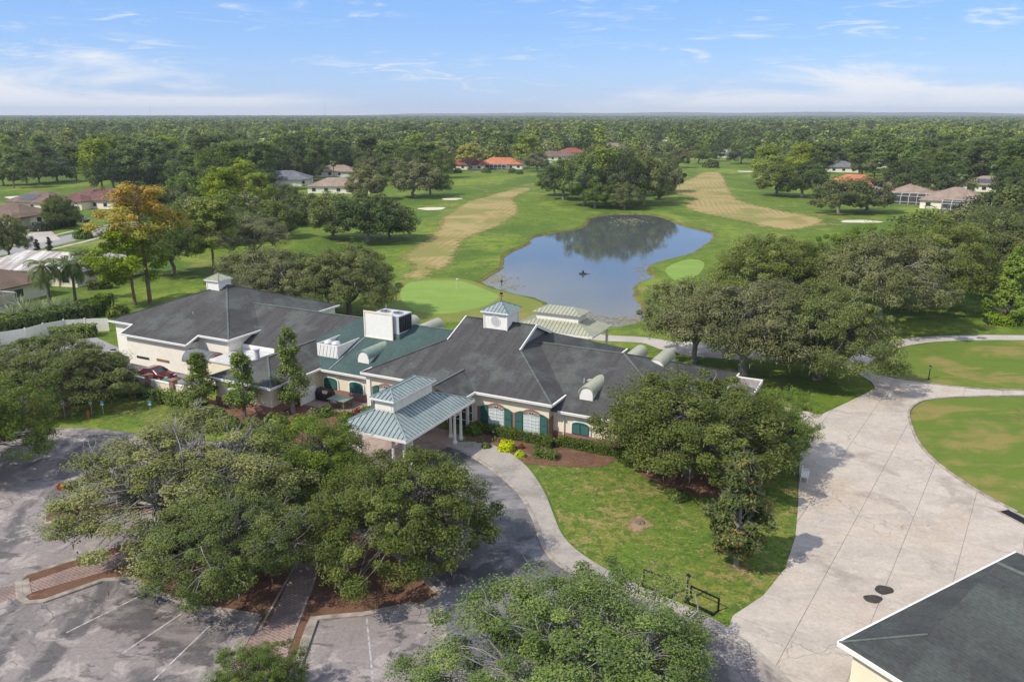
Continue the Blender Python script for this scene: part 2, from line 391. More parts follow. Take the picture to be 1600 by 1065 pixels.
def roof_mat(name, base, dark, light, course=0.075, streak=0.6):
    """asphalt shingles: rows along the slope, weather streaks running down it (building coordinates)"""
    m, nt, b = newmat(name)
    c = coords(nt)
    st = NOISE(nt, MAPV(nt, c, (1.1, 0.10, 0.10)), 1.0, 5, 0.6, 0.3)
    bl = NOISE(nt, c, 0.28, 5, 0.6)
    tab = NOISE(nt, MAPV(nt, c, (3.2, 3.2, 12)), 1.0, 3, 0.7)
    sx = nt.nodes.new('ShaderNodeSeparateXYZ'); nt.links.new(c, sx.inputs[0])
    rows = MATH(nt, 'FRACT', MATH(nt, 'DIVIDE', sx.outputs[2], course))
    x = MIXC(nt, MATH(nt, 'MULTIPLY', SMOOTH(nt, st, 0.42, 0.60), streak), base, dark)
    x = MIXC(nt, MATH(nt, 'MULTIPLY', SMOOTH(nt, bl, 0.48, 0.62), 0.7), x, light)
    x = MIXC(nt, 1.0, x, RAMP(nt, tab, [(0.3, (0.78,) * 3), (0.7, (1.22,) * 3)]), 'MULTIPLY')
    x = MIXC(nt, 1.0, x, RAMP(nt, rows, [(0.0, (0.82,) * 3), (0.25, (1.05,) * 3)]), 'MULTIPLY')
    nt.links.new(x, b.inputs['Base Color'])
    b.inputs['Roughness'].default_value = 0.9; b.inputs['Specular IOR Level'].default_value = 0.25
    bump(nt, b, rows, 0.3, 0.02)
    return m
roof_mat('shingle_dark', (0.073, 0.070, 0.067), (0.047, 0.045, 0.044), (0.100, 0.110, 0.098))
roof_mat('shingle_green', (0.052, 0.088, 0.080), (0.038, 0.066, 0.062), (0.066, 0.104, 0.094), streak=0.35)
roof_mat('shingle_cap', (0.120, 0.135, 0.122), (0.085, 0.095, 0.088), (0.14, 0.16, 0.145))
roof_mat('shingle_garage', (0.060, 0.064, 0.060), (0.043, 0.044, 0.044), (0.072, 0.085, 0.076), streak=0.6)
roof_mat('shingle_brown', (0.17, 0.115, 0.085), (0.12, 0.08, 0.062), (0.21, 0.15, 0.11))
roof_mat('shingle_maroon', (0.15, 0.075, 0.062), (0.11, 0.055, 0.048), (0.19, 0.10, 0.08))
roof_mat('shingle_tan', (0.29, 0.215, 0.165), (0.21, 0.15, 0.115), (0.33, 0.255, 0.20))
roof_mat('shingle_grey', (0.15, 0.155, 0.17), (0.11, 0.115, 0.125), (0.19, 0.195, 0.21))
roof_mat('tile_orange', (0.46, 0.165, 0.085), (0.34, 0.12, 0.06), (0.52, 0.22, 0.12), 0.12, 0.4)
roof_mat('tile_red', (0.26, 0.08, 0.06), (0.19, 0.06, 0.045), (0.31, 0.11, 0.08), 0.12, 0.4)
roof_mat('tile_white', (0.58, 0.55, 0.51), (0.20, 0.17, 0.16), (0.34, 0.29, 0.27), 0.3, 0.75)

def metal_roof(name, base, lite):
    m, nt, b = newmat(name)
    c = coords(nt)
    n = NOISE(nt, c, 0.5, 5, 0.6); n2 = NOISE(nt, c, 3.0, 4)
    x = RAMP(nt, n, [(0.3, base), (0.7, lite)])
    nt.links.new(MIXC(nt, 1.0, x, RAMP(nt, n2, [(0.3, (0.88,) * 3), (0.7, (1.1,) * 3)]), 'MULTIPLY'), b.inputs['Base Color'])
    b.inputs['Roughness'].default_value = 0.38; b.inputs['Metallic'].default_value = 0.25; b.inputs['Specular IOR Level'].default_value = 0.5
    return m
metal_roof('metal_green', (0.275, 0.325, 0.312), (0.35, 0.40, 0.38))
metal_roof('metal_sage', (0.40, 0.40, 0.28), (0.47, 0.46, 0.33))
metal_roof('metal_sage_seam', (0.30, 0.31, 0.22), (0.36, 0.36, 0.27))
metal_roof('metal_green_seam', (0.10, 0.155, 0.155), (0.14, 0.20, 0.195))

def leaf_mat(name, stops, trans=0.17, tcol=(0.16, 0.22, 0.03), objvar=0.25):
    m, nt, b = newmat(name)
    a = nt.nodes.new('ShaderNodeAttribute'); a.attribute_name = 'rnd'
    oi = nt.nodes.new('ShaderNodeObjectInfo')
    c = RAMP(nt, a.outputs['Fac'], [(p, (q[0] * 1.62, q[1] * 1.58, q[2] * 1.22)) for p, q in stops])
    hs = nt.nodes.new('ShaderNodeHueSaturation')
    nt.links.new(c, hs.inputs['Color'])
    nt.links.new(MATH(nt, 'MULTIPLY_ADD', oi.outputs['Random'], objvar * 1.6, 1 - objvar * 0.8), hs.inputs['Value'])
    nt.links.new(MATH(nt, 'MULTIPLY_ADD', MATH(nt, 'FRACT', MATH(nt, 'MULTIPLY', oi.outputs['Random'], 7.31)), 0.018, 0.480), hs.inputs['Hue'])
    nt.links.new(MATH(nt, 'MULTIPLY_ADD', MATH(nt, 'FRACT', MATH(nt, 'MULTIPLY', oi.outputs['Random'], 3.77)), 0.22, 0.92), hs.inputs['Saturation'])
    nt.links.new(hs.outputs[0], b.inputs['Base Color'])
    b.inputs['Roughness'].default_value = 0.6; b.inputs['Specular IOR Level'].default_value = 0.18
    tr = nt.nodes.new('ShaderNodeBsdfTranslucent'); nt.links.new(MIXC(nt, 0.5, hs.outputs[0], tcol), tr.inputs[0])
    mx = nt.nodes.new('ShaderNodeMixShader'); mx.inputs[0].default_value = trans
    nt.links.new(b.outputs[0], mx.inputs[1]); nt.links.new(tr.outputs[0], mx.inputs[2])
    nt.links.new(mx.outputs[0], nt.nodes['Material Output'].inputs['Surface'])
    return m
leaf_mat('leaf_oak', [(0.0, (0.040, 0.055, 0.020)), (0.5, (0.072, 0.098, 0.030)), (0.85, (0.125, 0.150, 0.055)), (1.0, (0.19, 0.20, 0.10))])
leaf_mat('leaf_oak_pale', [(0.0, (0.060, 0.072, 0.030)), (0.5, (0.105, 0.120, 0.052)), (0.85, (0.17, 0.18, 0.09)), (1.0, (0.25, 0.245, 0.15))])
leaf_mat('leaf_oak_green', [(0.0, (0.038, 0.062, 0.016)), (0.5, (0.074, 0.118, 0.026)), (0.85, (0.13, 0.18, 0.04)), (1.0, (0.20, 0.225, 0.07))])
leaf_mat('leaf_dark', [(0.0, (0.020, 0.034, 0.014)), (0.5, (0.042, 0.066, 0.022)), (1.0, (0.085, 0.115, 0.04))])
leaf_mat('leaf_pine', [(0.0, (0.065, 0.095, 0.018)), (0.5, (0.135, 0.190, 0.030)), (1.0, (0.25, 0.30, 0.06))], objvar=0.12)
leaf_mat('leaf_pine_far', [(0.0, (0.035, 0.058, 0.020)), (0.5, (0.068, 0.108, 0.034)), (1.0, (0.15, 0.19, 0.06))], objvar=0.55)
leaf_mat('leaf_rust', [(0.0, (0.15, 0.19, 0.018)), (0.35, (0.25, 0.235, 0.022)), (0.7, (0.31, 0.205, 0.018)), (1.0, (0.29, 0.13, 0.012))], objvar=0.05)
leaf_mat('leaf_magnolia', [(0.0, (0.030, 0.050, 0.018)), (0.55, (0.070, 0.095, 0.028)), (0.80, (0.13, 0.145, 0.05)), (0.88, (0.24, 0.15, 0.06)), (1.0, (0.28, 0.12, 0.04))], objvar=0.05)
leaf_mat('leaf_cypress', [(0.0, (0.065, 0.115, 0.016)), (0.5, (0.105, 0.175, 0.026)), (1.0, (0.18, 0.25, 0.05))], objvar=0.1)
leaf_mat('leaf_yellow', [(0.0, (0.12, 0.15, 0.02)), (0.5, (0.23, 0.26, 0.03)), (1.0, (0.34, 0.34, 0.05))], objvar=0.2)
leaf_mat('leaf_palm', [(0.0, (0.030, 0.055, 0.016)), (0.5, (0.062, 0.098, 0.026)), (1.0, (0.11, 0.15, 0.05))], objvar=0.1)
leaf_mat('leaf_silver', [(0.0, (0.17, 0.21, 0.16)), (1.0, (0.33, 0.37, 0.30))], objvar=0.1)
leaf_mat('leaf_hedge', [(0.0, (0.024, 0.048, 0.012)), (0.5, (0.050, 0.090, 0.020)), (1.0, (0.11, 0.15, 0.035))], objvar=0.1)
leaf_mat('leaf_lime', [(0.0, (0.17, 0.25, 0.02)), (1.0, (0.36, 0.42, 0.04))], objvar=0.1)
leaf_mat('leaf_moss', [(0.0, (0.13, 0.125, 0.095)), (1.0, (0.24, 0.225, 0.18))], objvar=0.1)
leaf_mat('leaf_redbush', [(0.0, (0.06, 0.02, 0.015)), (1.0, (0.16, 0.04, 0.03))], objvar=0.1)

def water_mat():
    m, nt, b = newmat('pond_water')
    g = wpos(nt)
    n = NOISE(nt, MAPV(nt, g, (1, 1, 1)), 1.1, 4, 0.6); n2 = NOISE(nt, g, 0.05, 4, 0.6)
    b.inputs['Base Color'].default_value = (0.085, 0.098, 0.092, 1)
    b.inputs['IOR'].default_value = 1.33; b.inputs['Specular IOR Level'].default_value = 1.0
    nt.links.new(SMOOTH(nt, n2, 0.35, 0.7, 0.015, 0.07), b.inputs['Roughness'])
    bump(nt, b, n, 0.05, 0.06)
    return m
water_mat()
# ================================================================ the ground and everything laid on it
def smooth_poly(pts, closed=True, step=1.0):
    """Catmull-Rom through world points"""
    P = [Vector((p[0], p[1])) for p in pts]; n = len(P); out = []
    rng = range(n) if closed else range(n - 1)
    for i in rng:
        if closed: a, b, c, d = P[(i - 1) % n], P[i], P[(i + 1) % n], P[(i + 2) % n]
        else: a, b, c, d = P[max(i - 1, 0)], P[i], P[i + 1], P[min(i + 2, n - 1)]
        k = max(2, min(24, int((c - b).length / step)))
        for j in range(k):
            t = j / k
            out.append(0.5 * ((2 * b) + (c - a) * t + (2 * a - 5 * b + 4 * c - d) * t * t + (3 * b - a - 3 * c + d) * t ** 3))
    if not closed: out.append(P[-1])
    return out
def pxw(pts, z=0.0): return [G(*p, z).to_2d() for p in pts]
def inside(p, poly):
    x, y = p[0], p[1]; r = False; n = len(poly); j = n - 1
    for i in range(n):
        xi, yi = poly[i][0], poly[i][1]; xj, yj = poly[j][0], poly[j][1]
        if (yi > y) != (yj > y) and x < (xj - xi) * (y - yi) / (yj - yi) + xi: r = not r
        j = i
    return r
def inside_np(X, Y, poly):
    r = np.zeros(X.shape, bool); n = len(poly); j = n - 1
    for i in range(n):
        xi, yi = poly[i][0], poly[i][1]; xj, yj = poly[j][0], poly[j][1]
        if yi != yj:
            r ^= ((yi > Y) != (yj > Y)) & (X < (xj - xi) * (Y - yi) / (yj - yi) + xi)
        j = i
    return r
def edge_dist_np(X, Y, poly):
    d = np.full(X.shape, 1e9); n = len(poly)
    for i in range(n):
        a = np.array(poly[i][:2]); b = np.array(poly[(i + 1) % n][:2]); ab = b - a; L2 = max(ab @ ab, 1e-9)
        t = np.clip(((X - a[0]) * ab[0] + (Y - a[1]) * ab[1]) / L2, 0, 1)
        d = np.minimum(d, np.hypot(X - a[0] - t * ab[0], Y - a[1] - t * ab[1]))
    return d
def sheet(name, poly, z, mat, grid=None, kind='structure', parent=None, rough=0.0, seed=1, thick=0.0):
    """flat sheet; with grid, an inner point lattice carries the distance to the rim"""
    poly = [Vector((p[0], p[1])) for p in poly]
    if rough:
        rg = random.Random(seed); poly = [p + Vector((rg.uniform(-rough, rough), rg.uniform(-rough, rough))) for p in poly]
    n = len(poly); pts = list(poly); edges = [(i, (i + 1) % n) for i in range(n)]
    if grid:
        xs = np.arange(min(p.x for p in poly), max(p.x for p in poly), grid); ys = np.arange(min(p.y for p in poly), max(p.y for p in poly), grid)
        X, Y = np.meshgrid(xs, ys); X = X.ravel(); Y = Y.ravel()
        k = inside_np(X, Y, poly); X = X[k]; Y = Y[k]
        k = edge_dist_np(X, Y, poly) > grid * 0.35
        pts += [Vector((float(a), float(b))) for a, b in zip(X[k], Y[k])]
    r = delaunay_2d_cdt(pts, edges, [], 0, 1e-5)
    V = [(v.x, v.y, z) for v in r[0]]; Fs = []
    for f in r[2]:
        c = [sum(V[i][0] for i in f) / len(f), sum(V[i][1] for i in f) / len(f)]
        if inside(c, poly):
            a, b, d = V[f[0]], V[f[1]], V[f[2]]
            up = (b[0] - a[0]) * (d[1] - a[1]) - (b[1] - a[1]) * (d[0] - a[0])
            Fs.append(tuple(f) if up > 0 else tuple(reversed(f)))
    me = bpy.data.meshes.new(name); me.from_pydata(V, [], Fs); me.materials.append(mat); me.update()
    if grid:
        A = np.array(V); d = edge_dist_np(A[:, 0], A[:, 1], poly)
        at = me.attributes.new('edge_dist', 'FLOAT', 'POINT'); at.data.foreach_set('value', d.astype(np.float32))
    o = link(bpy.data.objects.new(name, me), parent)
    if parent is None and kind: o['kind'] = kind
    return o
def strip_mesh(pts, w, h, z0=0.0, closed=False, prof=None):
    """swept kerb-like profile along a 2D path -> MB"""
    m = MB(); P = [Vector((p[0], p[1])) for p in pts]; n = len(P)
    prof = prof or [(-w / 2, 0), (-w / 2, h * 0.85), (-w / 2 + 0.03, h), (w / 2 - 0.03, h), (w / 2, h * 0.85), (w / 2, 0)]
    k = len(prof); vs = []
    for i, p in enumerate(P):
        a = P[(i - 1) % n] if (closed or i > 0) else P[i]; b = P[(i + 1) % n] if (closed or i < n - 1) else P[i]
        t = (b - a).normalized(); s = Vector((t.y, -t.x))
        vs += [(p.x + s.x * q[0], p.y + s.y * q[0], z0 + q[1]) for q in prof]
    fs = []
    for i in range(n if closed else n - 1):
        j = (i + 1) % n
        for q in range(k - 1): fs.append((i * k + q, i * k + q + 1, j * k + q + 1, j * k + q))
    if not closed: fs += [tuple(range(k)), tuple(reversed(range((n - 1) * k, n * k)))]
    return m.add(vs, fs)
def kerb(name, px, w=0.16, h=0.13, closed=False, step=0.8, sm=True, mat='kerb', parent=None, z0=0.0):
    W = pxw(px)
    if sm: W = smooth_poly(W, closed, step)
    o = strip_mesh(W, w, h, z0, closed).build(name, MATS[mat], parent)
    if parent is None: o['kind'] = 'structure'
    return o

# --- pond outline first: the ground sheet has a hole there
POND_PX = [(919, 340), (952, 334), (1003, 333), (1037, 338), (1070, 351), (1104, 359), (1120, 367), (1108, 380), (1082, 396), (1048, 404), (1022, 413), (1017, 423), (1030, 432), (1012, 437), (997, 449), (1000, 462), (1012, 480), (1016, 497), (985, 508), (945, 510), (905, 503), (880, 492), (858, 480), (838, 467), (805, 459), (770, 449), (746, 439), (764, 428), (780, 416), (782, 400), (800, 389), (821, 381), (828, 370), (868, 361), (909, 353)]
POND = smooth_poly(pxw(POND_PX), True, 1.6)
_pr = random.Random(12)
POND = [p + Vector((_pr.uniform(-.35, .35), _pr.uniform(-.55, .55))) for p in POND]
def ground_sheet():
    S = 13000.0
    outer = [Vector((-S, -600)), Vector((S, -600)), Vector((S, 13500)), Vector((-S, 13500))]
    pts = outer + POND; n = len(POND)
    edges = [(0, 1), (1, 2), (2, 3), (3, 0)] + [(4 + i, 4 + (i + 1) % n) for i in range(n)]
    for gx in range(-10, 11):
        for gy in range(0, 12):
            p = Vector((gx * 60 + 3.0, gy * 60 + 2.0))
            if not inside(p, POND): pts.append(p)
    r = delaunay_2d_cdt(pts, edges, [], 0, 1e-5)
    V = [(v.x, v.y, 0.0) for v in r[0]]; Fs = []
    for f in r[2]:
        c = [sum(V[i][0] for i in f) / 3, sum(V[i][1] for i in f) / 3]
        if not inside(c, POND):
            a, b, d = V[f[0]], V[f[1]], V[f[2]]
            up = (b[0] - a[0]) * (d[1] - a[1]) - (b[1] - a[1]) * (d[0] - a[0])
            Fs.append(tuple(f) if up > 0 else tuple(reversed(f)))
    me = bpy.data.meshes.new('ground'); me.from_pydata(V, [], Fs); me.materials.append(MATS['grass']); me.update()
    return tag(link(bpy.data.objects.new('ground', me)), kind='structure')
ground_sheet()
# bank and water
cen = sum(POND, Vector((0, 0))) / len(POND)
_n = len(POND); _in = []
_area = sum(POND[i].x * POND[(i + 1) % _n].y - POND[(i + 1) % _n].x * POND[i].y for i in range(_n))
for i, p in enumerate(POND):
    t = (POND[(i + 1) % _n] - POND[i - 1]).normalized(); s = Vector((-t.y, t.x)) * (1 if _area > 0 else -1)
    _in.append(s)
_rg = random.Random(4); bank = MB(); vs = []
for i, p in enumerate(POND):
    a = p - _in[i] * _rg.uniform(0.1, 0.7); b = p + _in[i] * 0.7; c = p + _in[i] * 1.5
    vs += [(a.x, a.y, 0.012), (b.x, b.y, -0.20), (c.x, c.y, -0.75)]
fs = []
for i in range(_n):
    j = (i + 1) % _n
    for q in range(2): fs.append((i * 3 + q, j * 3 + q, j * 3 + q + 1, i * 3 + q + 1))
bank.add(vs, fs); tag(bank.build('pond_bank', MATS['bank_soil']), kind='structure')
sheet('pond', [p + _in[i] * 0.6 for i, p in enumerate(POND)], -0.32, MATS['pond_water'])

def blob(px, py, rx, ry, n=28, seed=0, z=0.0, rot=0.0, amp=0.18):
    """irregular rounded outline about a ground pixel, radii in metres"""
    rg = random.Random(seed); c = G(px, py, z); ph = [rg.uniform(0, 6.28) for _ in range(4)]; out = []
    for i in range(n):
        a = 2 * math.pi * i / n
        r = 1 + amp * (math.sin(2 * a + ph[0]) * 0.5 + math.sin(3 * a + ph[1]) * 0.5 + math.sin(5 * a + ph[2]) * 0.3)
        x, y = rx * r * math.cos(a), ry * r * math.sin(a)
        out.append(Vector((c.x + x * math.cos(rot) - y * math.sin(rot), c.y + x * math.sin(rot) + y * math.cos(rot))))
    return out

# --- golf course
FW1 = [(616, 440), (611, 432), (628, 418), (612, 402), (631, 387), (660, 368), (676, 352), (682, 338), (719, 316), (767, 302), (800, 294), (834, 291), (838, 297), (814, 309), (822, 329), (805, 345), (787, 356), (746, 371), (730, 390), (723, 410), (692, 428), (665, 440)]
sheet('straw_fairway', smooth_poly(pxw(FW1), True, 3), 0.014, MATS['fairway_straw'], 4.0)
FW2 = [(1058, 323), (1076, 309), (1040, 300), (1052, 287), (1074, 278), (1090, 270), (1130, 269), (1150, 297), (1165, 312), (1220, 327), (1294, 341), (1282, 354), (1229, 361), (1155, 347), (1098, 336)]
sheet('straw_fairway', smooth_poly(pxw(FW2), True, 4), 0.014, MATS['fairway_straw'], 5.0)
COLLAR = [(612, 441), (650, 436), (720, 435), (775, 453), (835, 468), (850, 478), (848, 496), (790, 505), (690, 502), (610, 497), (560, 492), (600, 460)]
sheet('green_apron', smooth_poly(pxw(COLLAR), True, 2), 0.012, MATS['green_collar'], 2.5)
GREEN = [(642, 441), (680, 438), (719, 439), (750, 449), (774, 459), (779, 465), (760, 477), (725, 486), (690, 490), (650, 486), (630, 472), (626, 456)]
sheet('putting_green', smooth_poly(pxw(GREEN), True, 2), 0.020, MATS['green_turf'])
sheet('putting_green', smooth_poly(pxw([(1040, 420), (1075, 405), (1100, 410), (1090, 430), (1060, 440)]), True, 2), 0.020, MATS['green_turf'])
for k, (px, py, rx, ry, sd) in enumerate([(675, 326, 4.2, 4.6, 1), (706, 311, 3.8, 3.6, 2), (1345, 346, 5.5, 3.6, 3), (1166, 268, 4.5, 5.0, 4), (47, 308, 9, 8, 5), (858, 283, 4, 5, 6)]):
    sheet('sand_bunker', blob(px, py, rx, ry, 26, sd), 0.022, MATS['sand'])
# dry worn turf
for px, py, rx, ry, sd in [(1430, 552, 7, 3, 11), (1560, 540, 12, 3.2, 12), (1480, 560, 6, 2, 13), (1590, 645, 6, 5, 14), (700, 352, 8, 14, 15), (1230, 350, 16, 14, 16)]:
    sheet('dry_grass', blob(px, py, rx, ry, 30, sd, 0, 0.2, 0.3), 0.009, MATS['straw_soft'], max(0.9, rx / 8))

# --- right-hand range lawns (drier turf)
RL1 = [(1360, 566), (1378, 553), (1420, 541), (1500, 532), (1600, 531), (1750, 533), (1760, 612), (1600, 609), (1520, 606), (1450, 598), (1400, 590), (1370, 582)]
sheet('range_lawn', pxw(RL1), 0.006, MATS['range_lawn'])
RL2 = [(1420, 655), (1422, 640), (1432, 630), (1460, 623), (1520, 620), (1620, 619), (1800, 625), (1900, 900), (1680, 860), (1600, 803), (1540, 773), (1500, 750), (1460, 720), (1434, 690)]
sheet('range_lawn', pxw(RL2), 0.006, MATS['range_lawn'])
LAWN = [(770, 690), (820, 715), (850, 758), (868, 800), (884, 842), (925, 875), (975, 903), (1060, 943), (1142, 965), (1192, 930), (1227, 888), (1243, 838), (1247, 790), (1250, 720), (1256, 660), (1210, 640), (1100, 690), (960, 700), (860, 700)]
sheet('front_lawn', pxw(LAWN), 0.005, MATS['lawn'])
sheet('side_lawn', pxw([(0, 660), (60, 655), (150, 657), (320, 682), (390, 640), (300, 620), (200, 595), (100, 570), (-80, 560), (-120, 650)]), 0.005, MATS['lawn'])

# --- parking lot and drive
LOT = [(-420, 720), (-120, 690), (30, 668), (140, 668), (330, 690), (470, 690), (560, 715), (620, 745), (700, 790), (690, 930), (720, 980), (800, 1080), (860, 1180), (300, 1500), (-500, 1500)]
sheet('parking_lot', pxw(LOT), 0.008, MATS['asphalt_pale'])
IN_KERB = [(640, 690), (690, 694), (735, 712), (775, 738), (812, 772), (836, 815), (850, 856), (882, 888), (940, 914), (1010, 938), (1080, 968), (1130, 993), (1180, 1030), (1228, 1068), (1290, 1130)]
_ik = smooth_poly(pxw(IN_KERB), False, 1.0)
DRIVE = [tuple(p) for p in _ik] + [tuple(p) for p in pxw([(1000, 1300), (760, 1180), (700, 1000), (690, 928), (640, 900), (560, 840), (480, 800), (330, 800), (240, 790), (215, 740), (330, 700), (480, 690), (580, 690)])]
sheet('drive', DRIVE, 0.016, MATS['asphalt_dark'])
# paler end of the drive, next to the concrete apron
sheet('drive', [tuple(p) for p in _ik if p.x > 11] + [tuple(p) for p in pxw([(1180, 1180), (1010, 1130), (960, 1000)])], 0.021, MATS['asphalt_pale'])
PAVERS = [(556, 650), (640, 660), (700, 672), (728, 684), (700, 697), (640, 735), (596, 752), (540, 735), (500, 700), (520, 665)]
sheet('brick_paving', pxw(PAVERS), 0.026, MATS['paver_pale'])
# stained stalls
sheet('worn_stalls', pxw([(205, 898), (300, 948), (400, 962), (345, 1065), (250, 1066), (190, 1020), (100, 985)]), 0.013, MATS['stall_stain'], 0.5)
sheet('worn_stalls', pxw([(575, 962), (640, 948), (668, 1010), (690, 1065), (590, 1068)]), 0.013, MATS['stall_stain'], 0.5)
# islands
def island(px, mat, z, name):
    W = smooth_poly(pxw(px), True, 0.9)
    o = sheet(name, W, z, MATS[mat])
    k = strip_mesh(W, 0.34, 0.13, 0.0, True).build('kerb', MATS['kerb'], o)
    return o
island([(68, 810), (84, 798), (120, 792), (182, 785), (300, 772), (320, 782), (290, 795), (178, 806), (124, 813), (80, 818)], 'mulch', 0.10, 'planting_island')
CI = [(30, 909), (41, 899), (110, 877), (186, 853), (330, 808), (430, 795), (500, 806), (570, 838), (640, 884), (688, 931), (660, 947), (642, 945), (569, 960), (488, 967), (476, 1000), (459, 1065), (430, 1150), (300, 1150), (347, 1052), (391, 972), (403, 963), (330, 951), (310, 949), (231, 922), (206, 904), (161, 907), (68, 940), (43, 942), (31, 933)]
def hard_island(px, mat, z, name):
    W = pxw(px); o = sheet(name, W, z, MATS[mat])
    fine = []
    for i in range(len(W)):
        a, b = W[i], W[(i + 1) % len(W)]; k = max(1, int((b - a).length / 1.0))
        fine += [a + (b - a) * (j / k) for j in range(k)]
    strip_mesh(fine, 0.42, 0.13, 0.0, True).build('kerb', MATS['kerb'], o)
    return o
hard_island(CI, 'mulch', 0.10, 'planting_island')
WALK = [(471, 868), (505, 872), (490, 920), (474, 956), (463, 983), (452, 1015), (440, 1065), (425, 1140), (320, 1140), (352, 1055), (396, 985), (418, 980), (432, 950)]
sheet('brick_path', pxw(WALK), 0.112, MATS['paver'])
sheet('brick_path', pxw([(47, 911), (110, 889), (180, 866), (260, 840), (268, 856), (176, 891), (110, 910), (51, 927)]), 0.112, MATS['paver'])
sheet('brick_path', pxw([(-60, 935), (27, 911), (29, 931), (-60, 962)]), 0.018, MATS['paver'])
sheet('path_end', pxw([(32, 910), (45, 904), (50, 928), (36, 937)]), 0.118, MATS['kerb'])
def beam2d(a, b, w, z0, z1): return MB().beam((a[0], a[1], (z0 + z1) / 2), (b[0], b[1], (z0 + z1) / 2), w, z1 - z0)
for a, b in (((471, 868), (403, 990)), ((505, 872), (452, 1012))):
    tag(beam2d(G(*a), G(*b), 0.15, 0.05, 0.135).build('path_edging', MATS['kerb']), kind='structure')
for a, b in (((403, 966), (350, 1055)), ((490, 970), (455, 1068))):
    tag(beam2d(G(*a), G(*b), 0.55, 0.05, 0.145).build('kerb_band', MATS['kerb']), kind='structure')
# parking lines: each line a mark of its own on the lot
lot_lines = []
for a, b in (((224, 928), (104, 988)), ((284, 958), (190, 1021)), ((328, 977), (240, 1062)), ((573, 966), (584, 1075)), ((70, 676), (140, 690)), ((20, 706), (105, 716)), ((90, 668), (60, 690))):
    A, B = G(*a), G(*b)
    m = MB()
    t = (B - A).normalized(); s = Vector((t.y, -t.x, 0)) * 0.055
    m.slab([p + Vector((0, 0, 0.0175)) for p in (A - s, A + s, B + s, B - s)], 0.003)
    tag(m.build('parking_line', MATS['line_paint']), kind='structure')

# --- kerb and slabbed pavement along the drive
kerb('drive_kerb', IN_KERB, 0.34, 0.10)
OUT = [(755, 690), (790, 704), (822, 728), (848, 764), (864, 802), (880, 838), (915, 870), (968, 900), (1040, 933), (1105, 962), (1145, 985), (1190, 1020), (1240, 1068), (1300, 1125)]
_ok = smooth_poly(pxw(OUT), False, 1.0)
def resample(P, n):
    L = [0.0]
    for a, b in zip(P, P[1:]): L.append(L[-1] + (b - a).length)
    out = []; k = 0
    for i in range(n):
        s = L[-1] * i / (n - 1)
        while k < len(P) - 2 and L[k + 1] < s: k += 1
        f = (s - L[k]) / max(1e-6, L[k + 1] - L[k]); out.append(P[k] + (P[k + 1] - P[k]) * min(1, max(0, f)))
    return out
NS = 88
_a = resample(_ik[2:], NS); _b = resample(_ok, NS)
side = sheet('sidewalk', _a + list(reversed(_b)), 0.024, MATS['joint'])
for i in range(0, NS - 4, 4):
    m = MB(); L_ = []; R_ = []
    for j in range(5):
        f = 0.012 if j == 0 else (-0.012 if j == 4 else 0)
        k0 = i + j; p = _a[k0]; q = _b[k0]
        if f:
            d = (_a[min(k0 + 1, NS - 1)] - _a[max(k0 - 1, 0)]).normalized() * f; p = p + d; q = q + d
        e = (q - p).normalized() * 0.20
        L_.append((p.x + e.x, p.y + e.y, 0.055)); R_.append((q.x, q.y, 0.055))
    m.slab(L_ + R_[::-1], 0.04).build('slab', MATS['sidewalk'], side)

# --- concrete cart yard: slabs with open joints
YARD = [(1145, 962), (1192, 931), (1227, 888), (1243, 838), (1247, 790), (1249, 730), (1252, 680), (1240, 655), (1210, 642), (1170, 632), (1172, 627), (1230, 637), (1283, 648), (1330, 626), (1368, 607), (1362, 597), (1340, 584), (1338, 566), (1368, 585), (1400, 592), (1450, 600), (1520, 608), (1600, 611), (1750, 613), (1760, 622), (1620, 618), (1520, 619), (1455, 623), (1432, 630), (1421, 640), (1420, 655), (1434, 690), (1460, 720), (1500, 750), (1540, 775), (1600, 806), (1700, 870), (1900, 1100), (1700, 1400), (1290, 1110), (1230, 1066), (1180, 1022), (1138, 982)]
YW = pxw(YARD)
yard = sheet('concrete_yard', YW, 0.026, MATS['joint'])
def clip_half(poly, a, b):
    out = []; n = len(poly)
    def sd(p): return (b.x - a.x) * (p.y - a.y) - (b.y - a.y) * (p.x - a.x)
    for i in range(n):
        p, q = poly[i], poly[(i + 1) % n]; sp, sq = sd(p), sd(q)
        if sp >= 0: out.append(p)
        if sp * sq < 0: out.append(p + (q - p) * (sp / (sp - sq)))
    return out
_an = R(-34); _ex = Vector((math.cos(_an), math.sin(_an))); _ey = Vector((-_ex.y, _ex.x)); _o = G(1145, 962).to_2d()
CELL = 3.7
for i in range(-4, 22):
    for j in range(-8, 22):
        g = 0.017
        c = [_o + _ex * (i * CELL + a) + _ey * (j * CELL + b) for a, b in ((g, g), (CELL - g, g), (CELL - g, CELL - g), (g, CELL - g))]
        if c[0].length > 130: continue
        poly = [p.copy() for p in YW]
        for k in range(4):
            poly = clip_half(poly, c[k], c[(k + 1) % 4])
            if len(poly) < 3: break
        if len(poly) < 3: continue
        ar = abs(sum(poly[k].x * poly[(k + 1) % len(poly)].y - poly[(k + 1) % len(poly)].x * poly[k].y for k in range(len(poly)))) / 2
        if ar < 0.25: continue
        # a concave yard edge can leave several pieces: triangulate through the shared clip outline
        clean = [p for k, p in enumerate(poly) if (p - poly[k - 1]).length > 1e-4]
        if len(clean) < 3: continue
        dz = random.Random(i * 97 + j).uniform(0, 0.006)
        MB().slab([(p.x, p.y, 0.046 + dz) for p in clean], 0.03).build('slab', MATS['concrete'], yard)
kerb('yard_kerb', [(1760, 623), (1620, 619), (1520, 620), (1455, 624), (1432, 631), (1421, 642), (1421, 656), (1434, 690), (1460, 720), (1500, 750), (1540, 775), (1590, 801)], 0.22, 0.16)
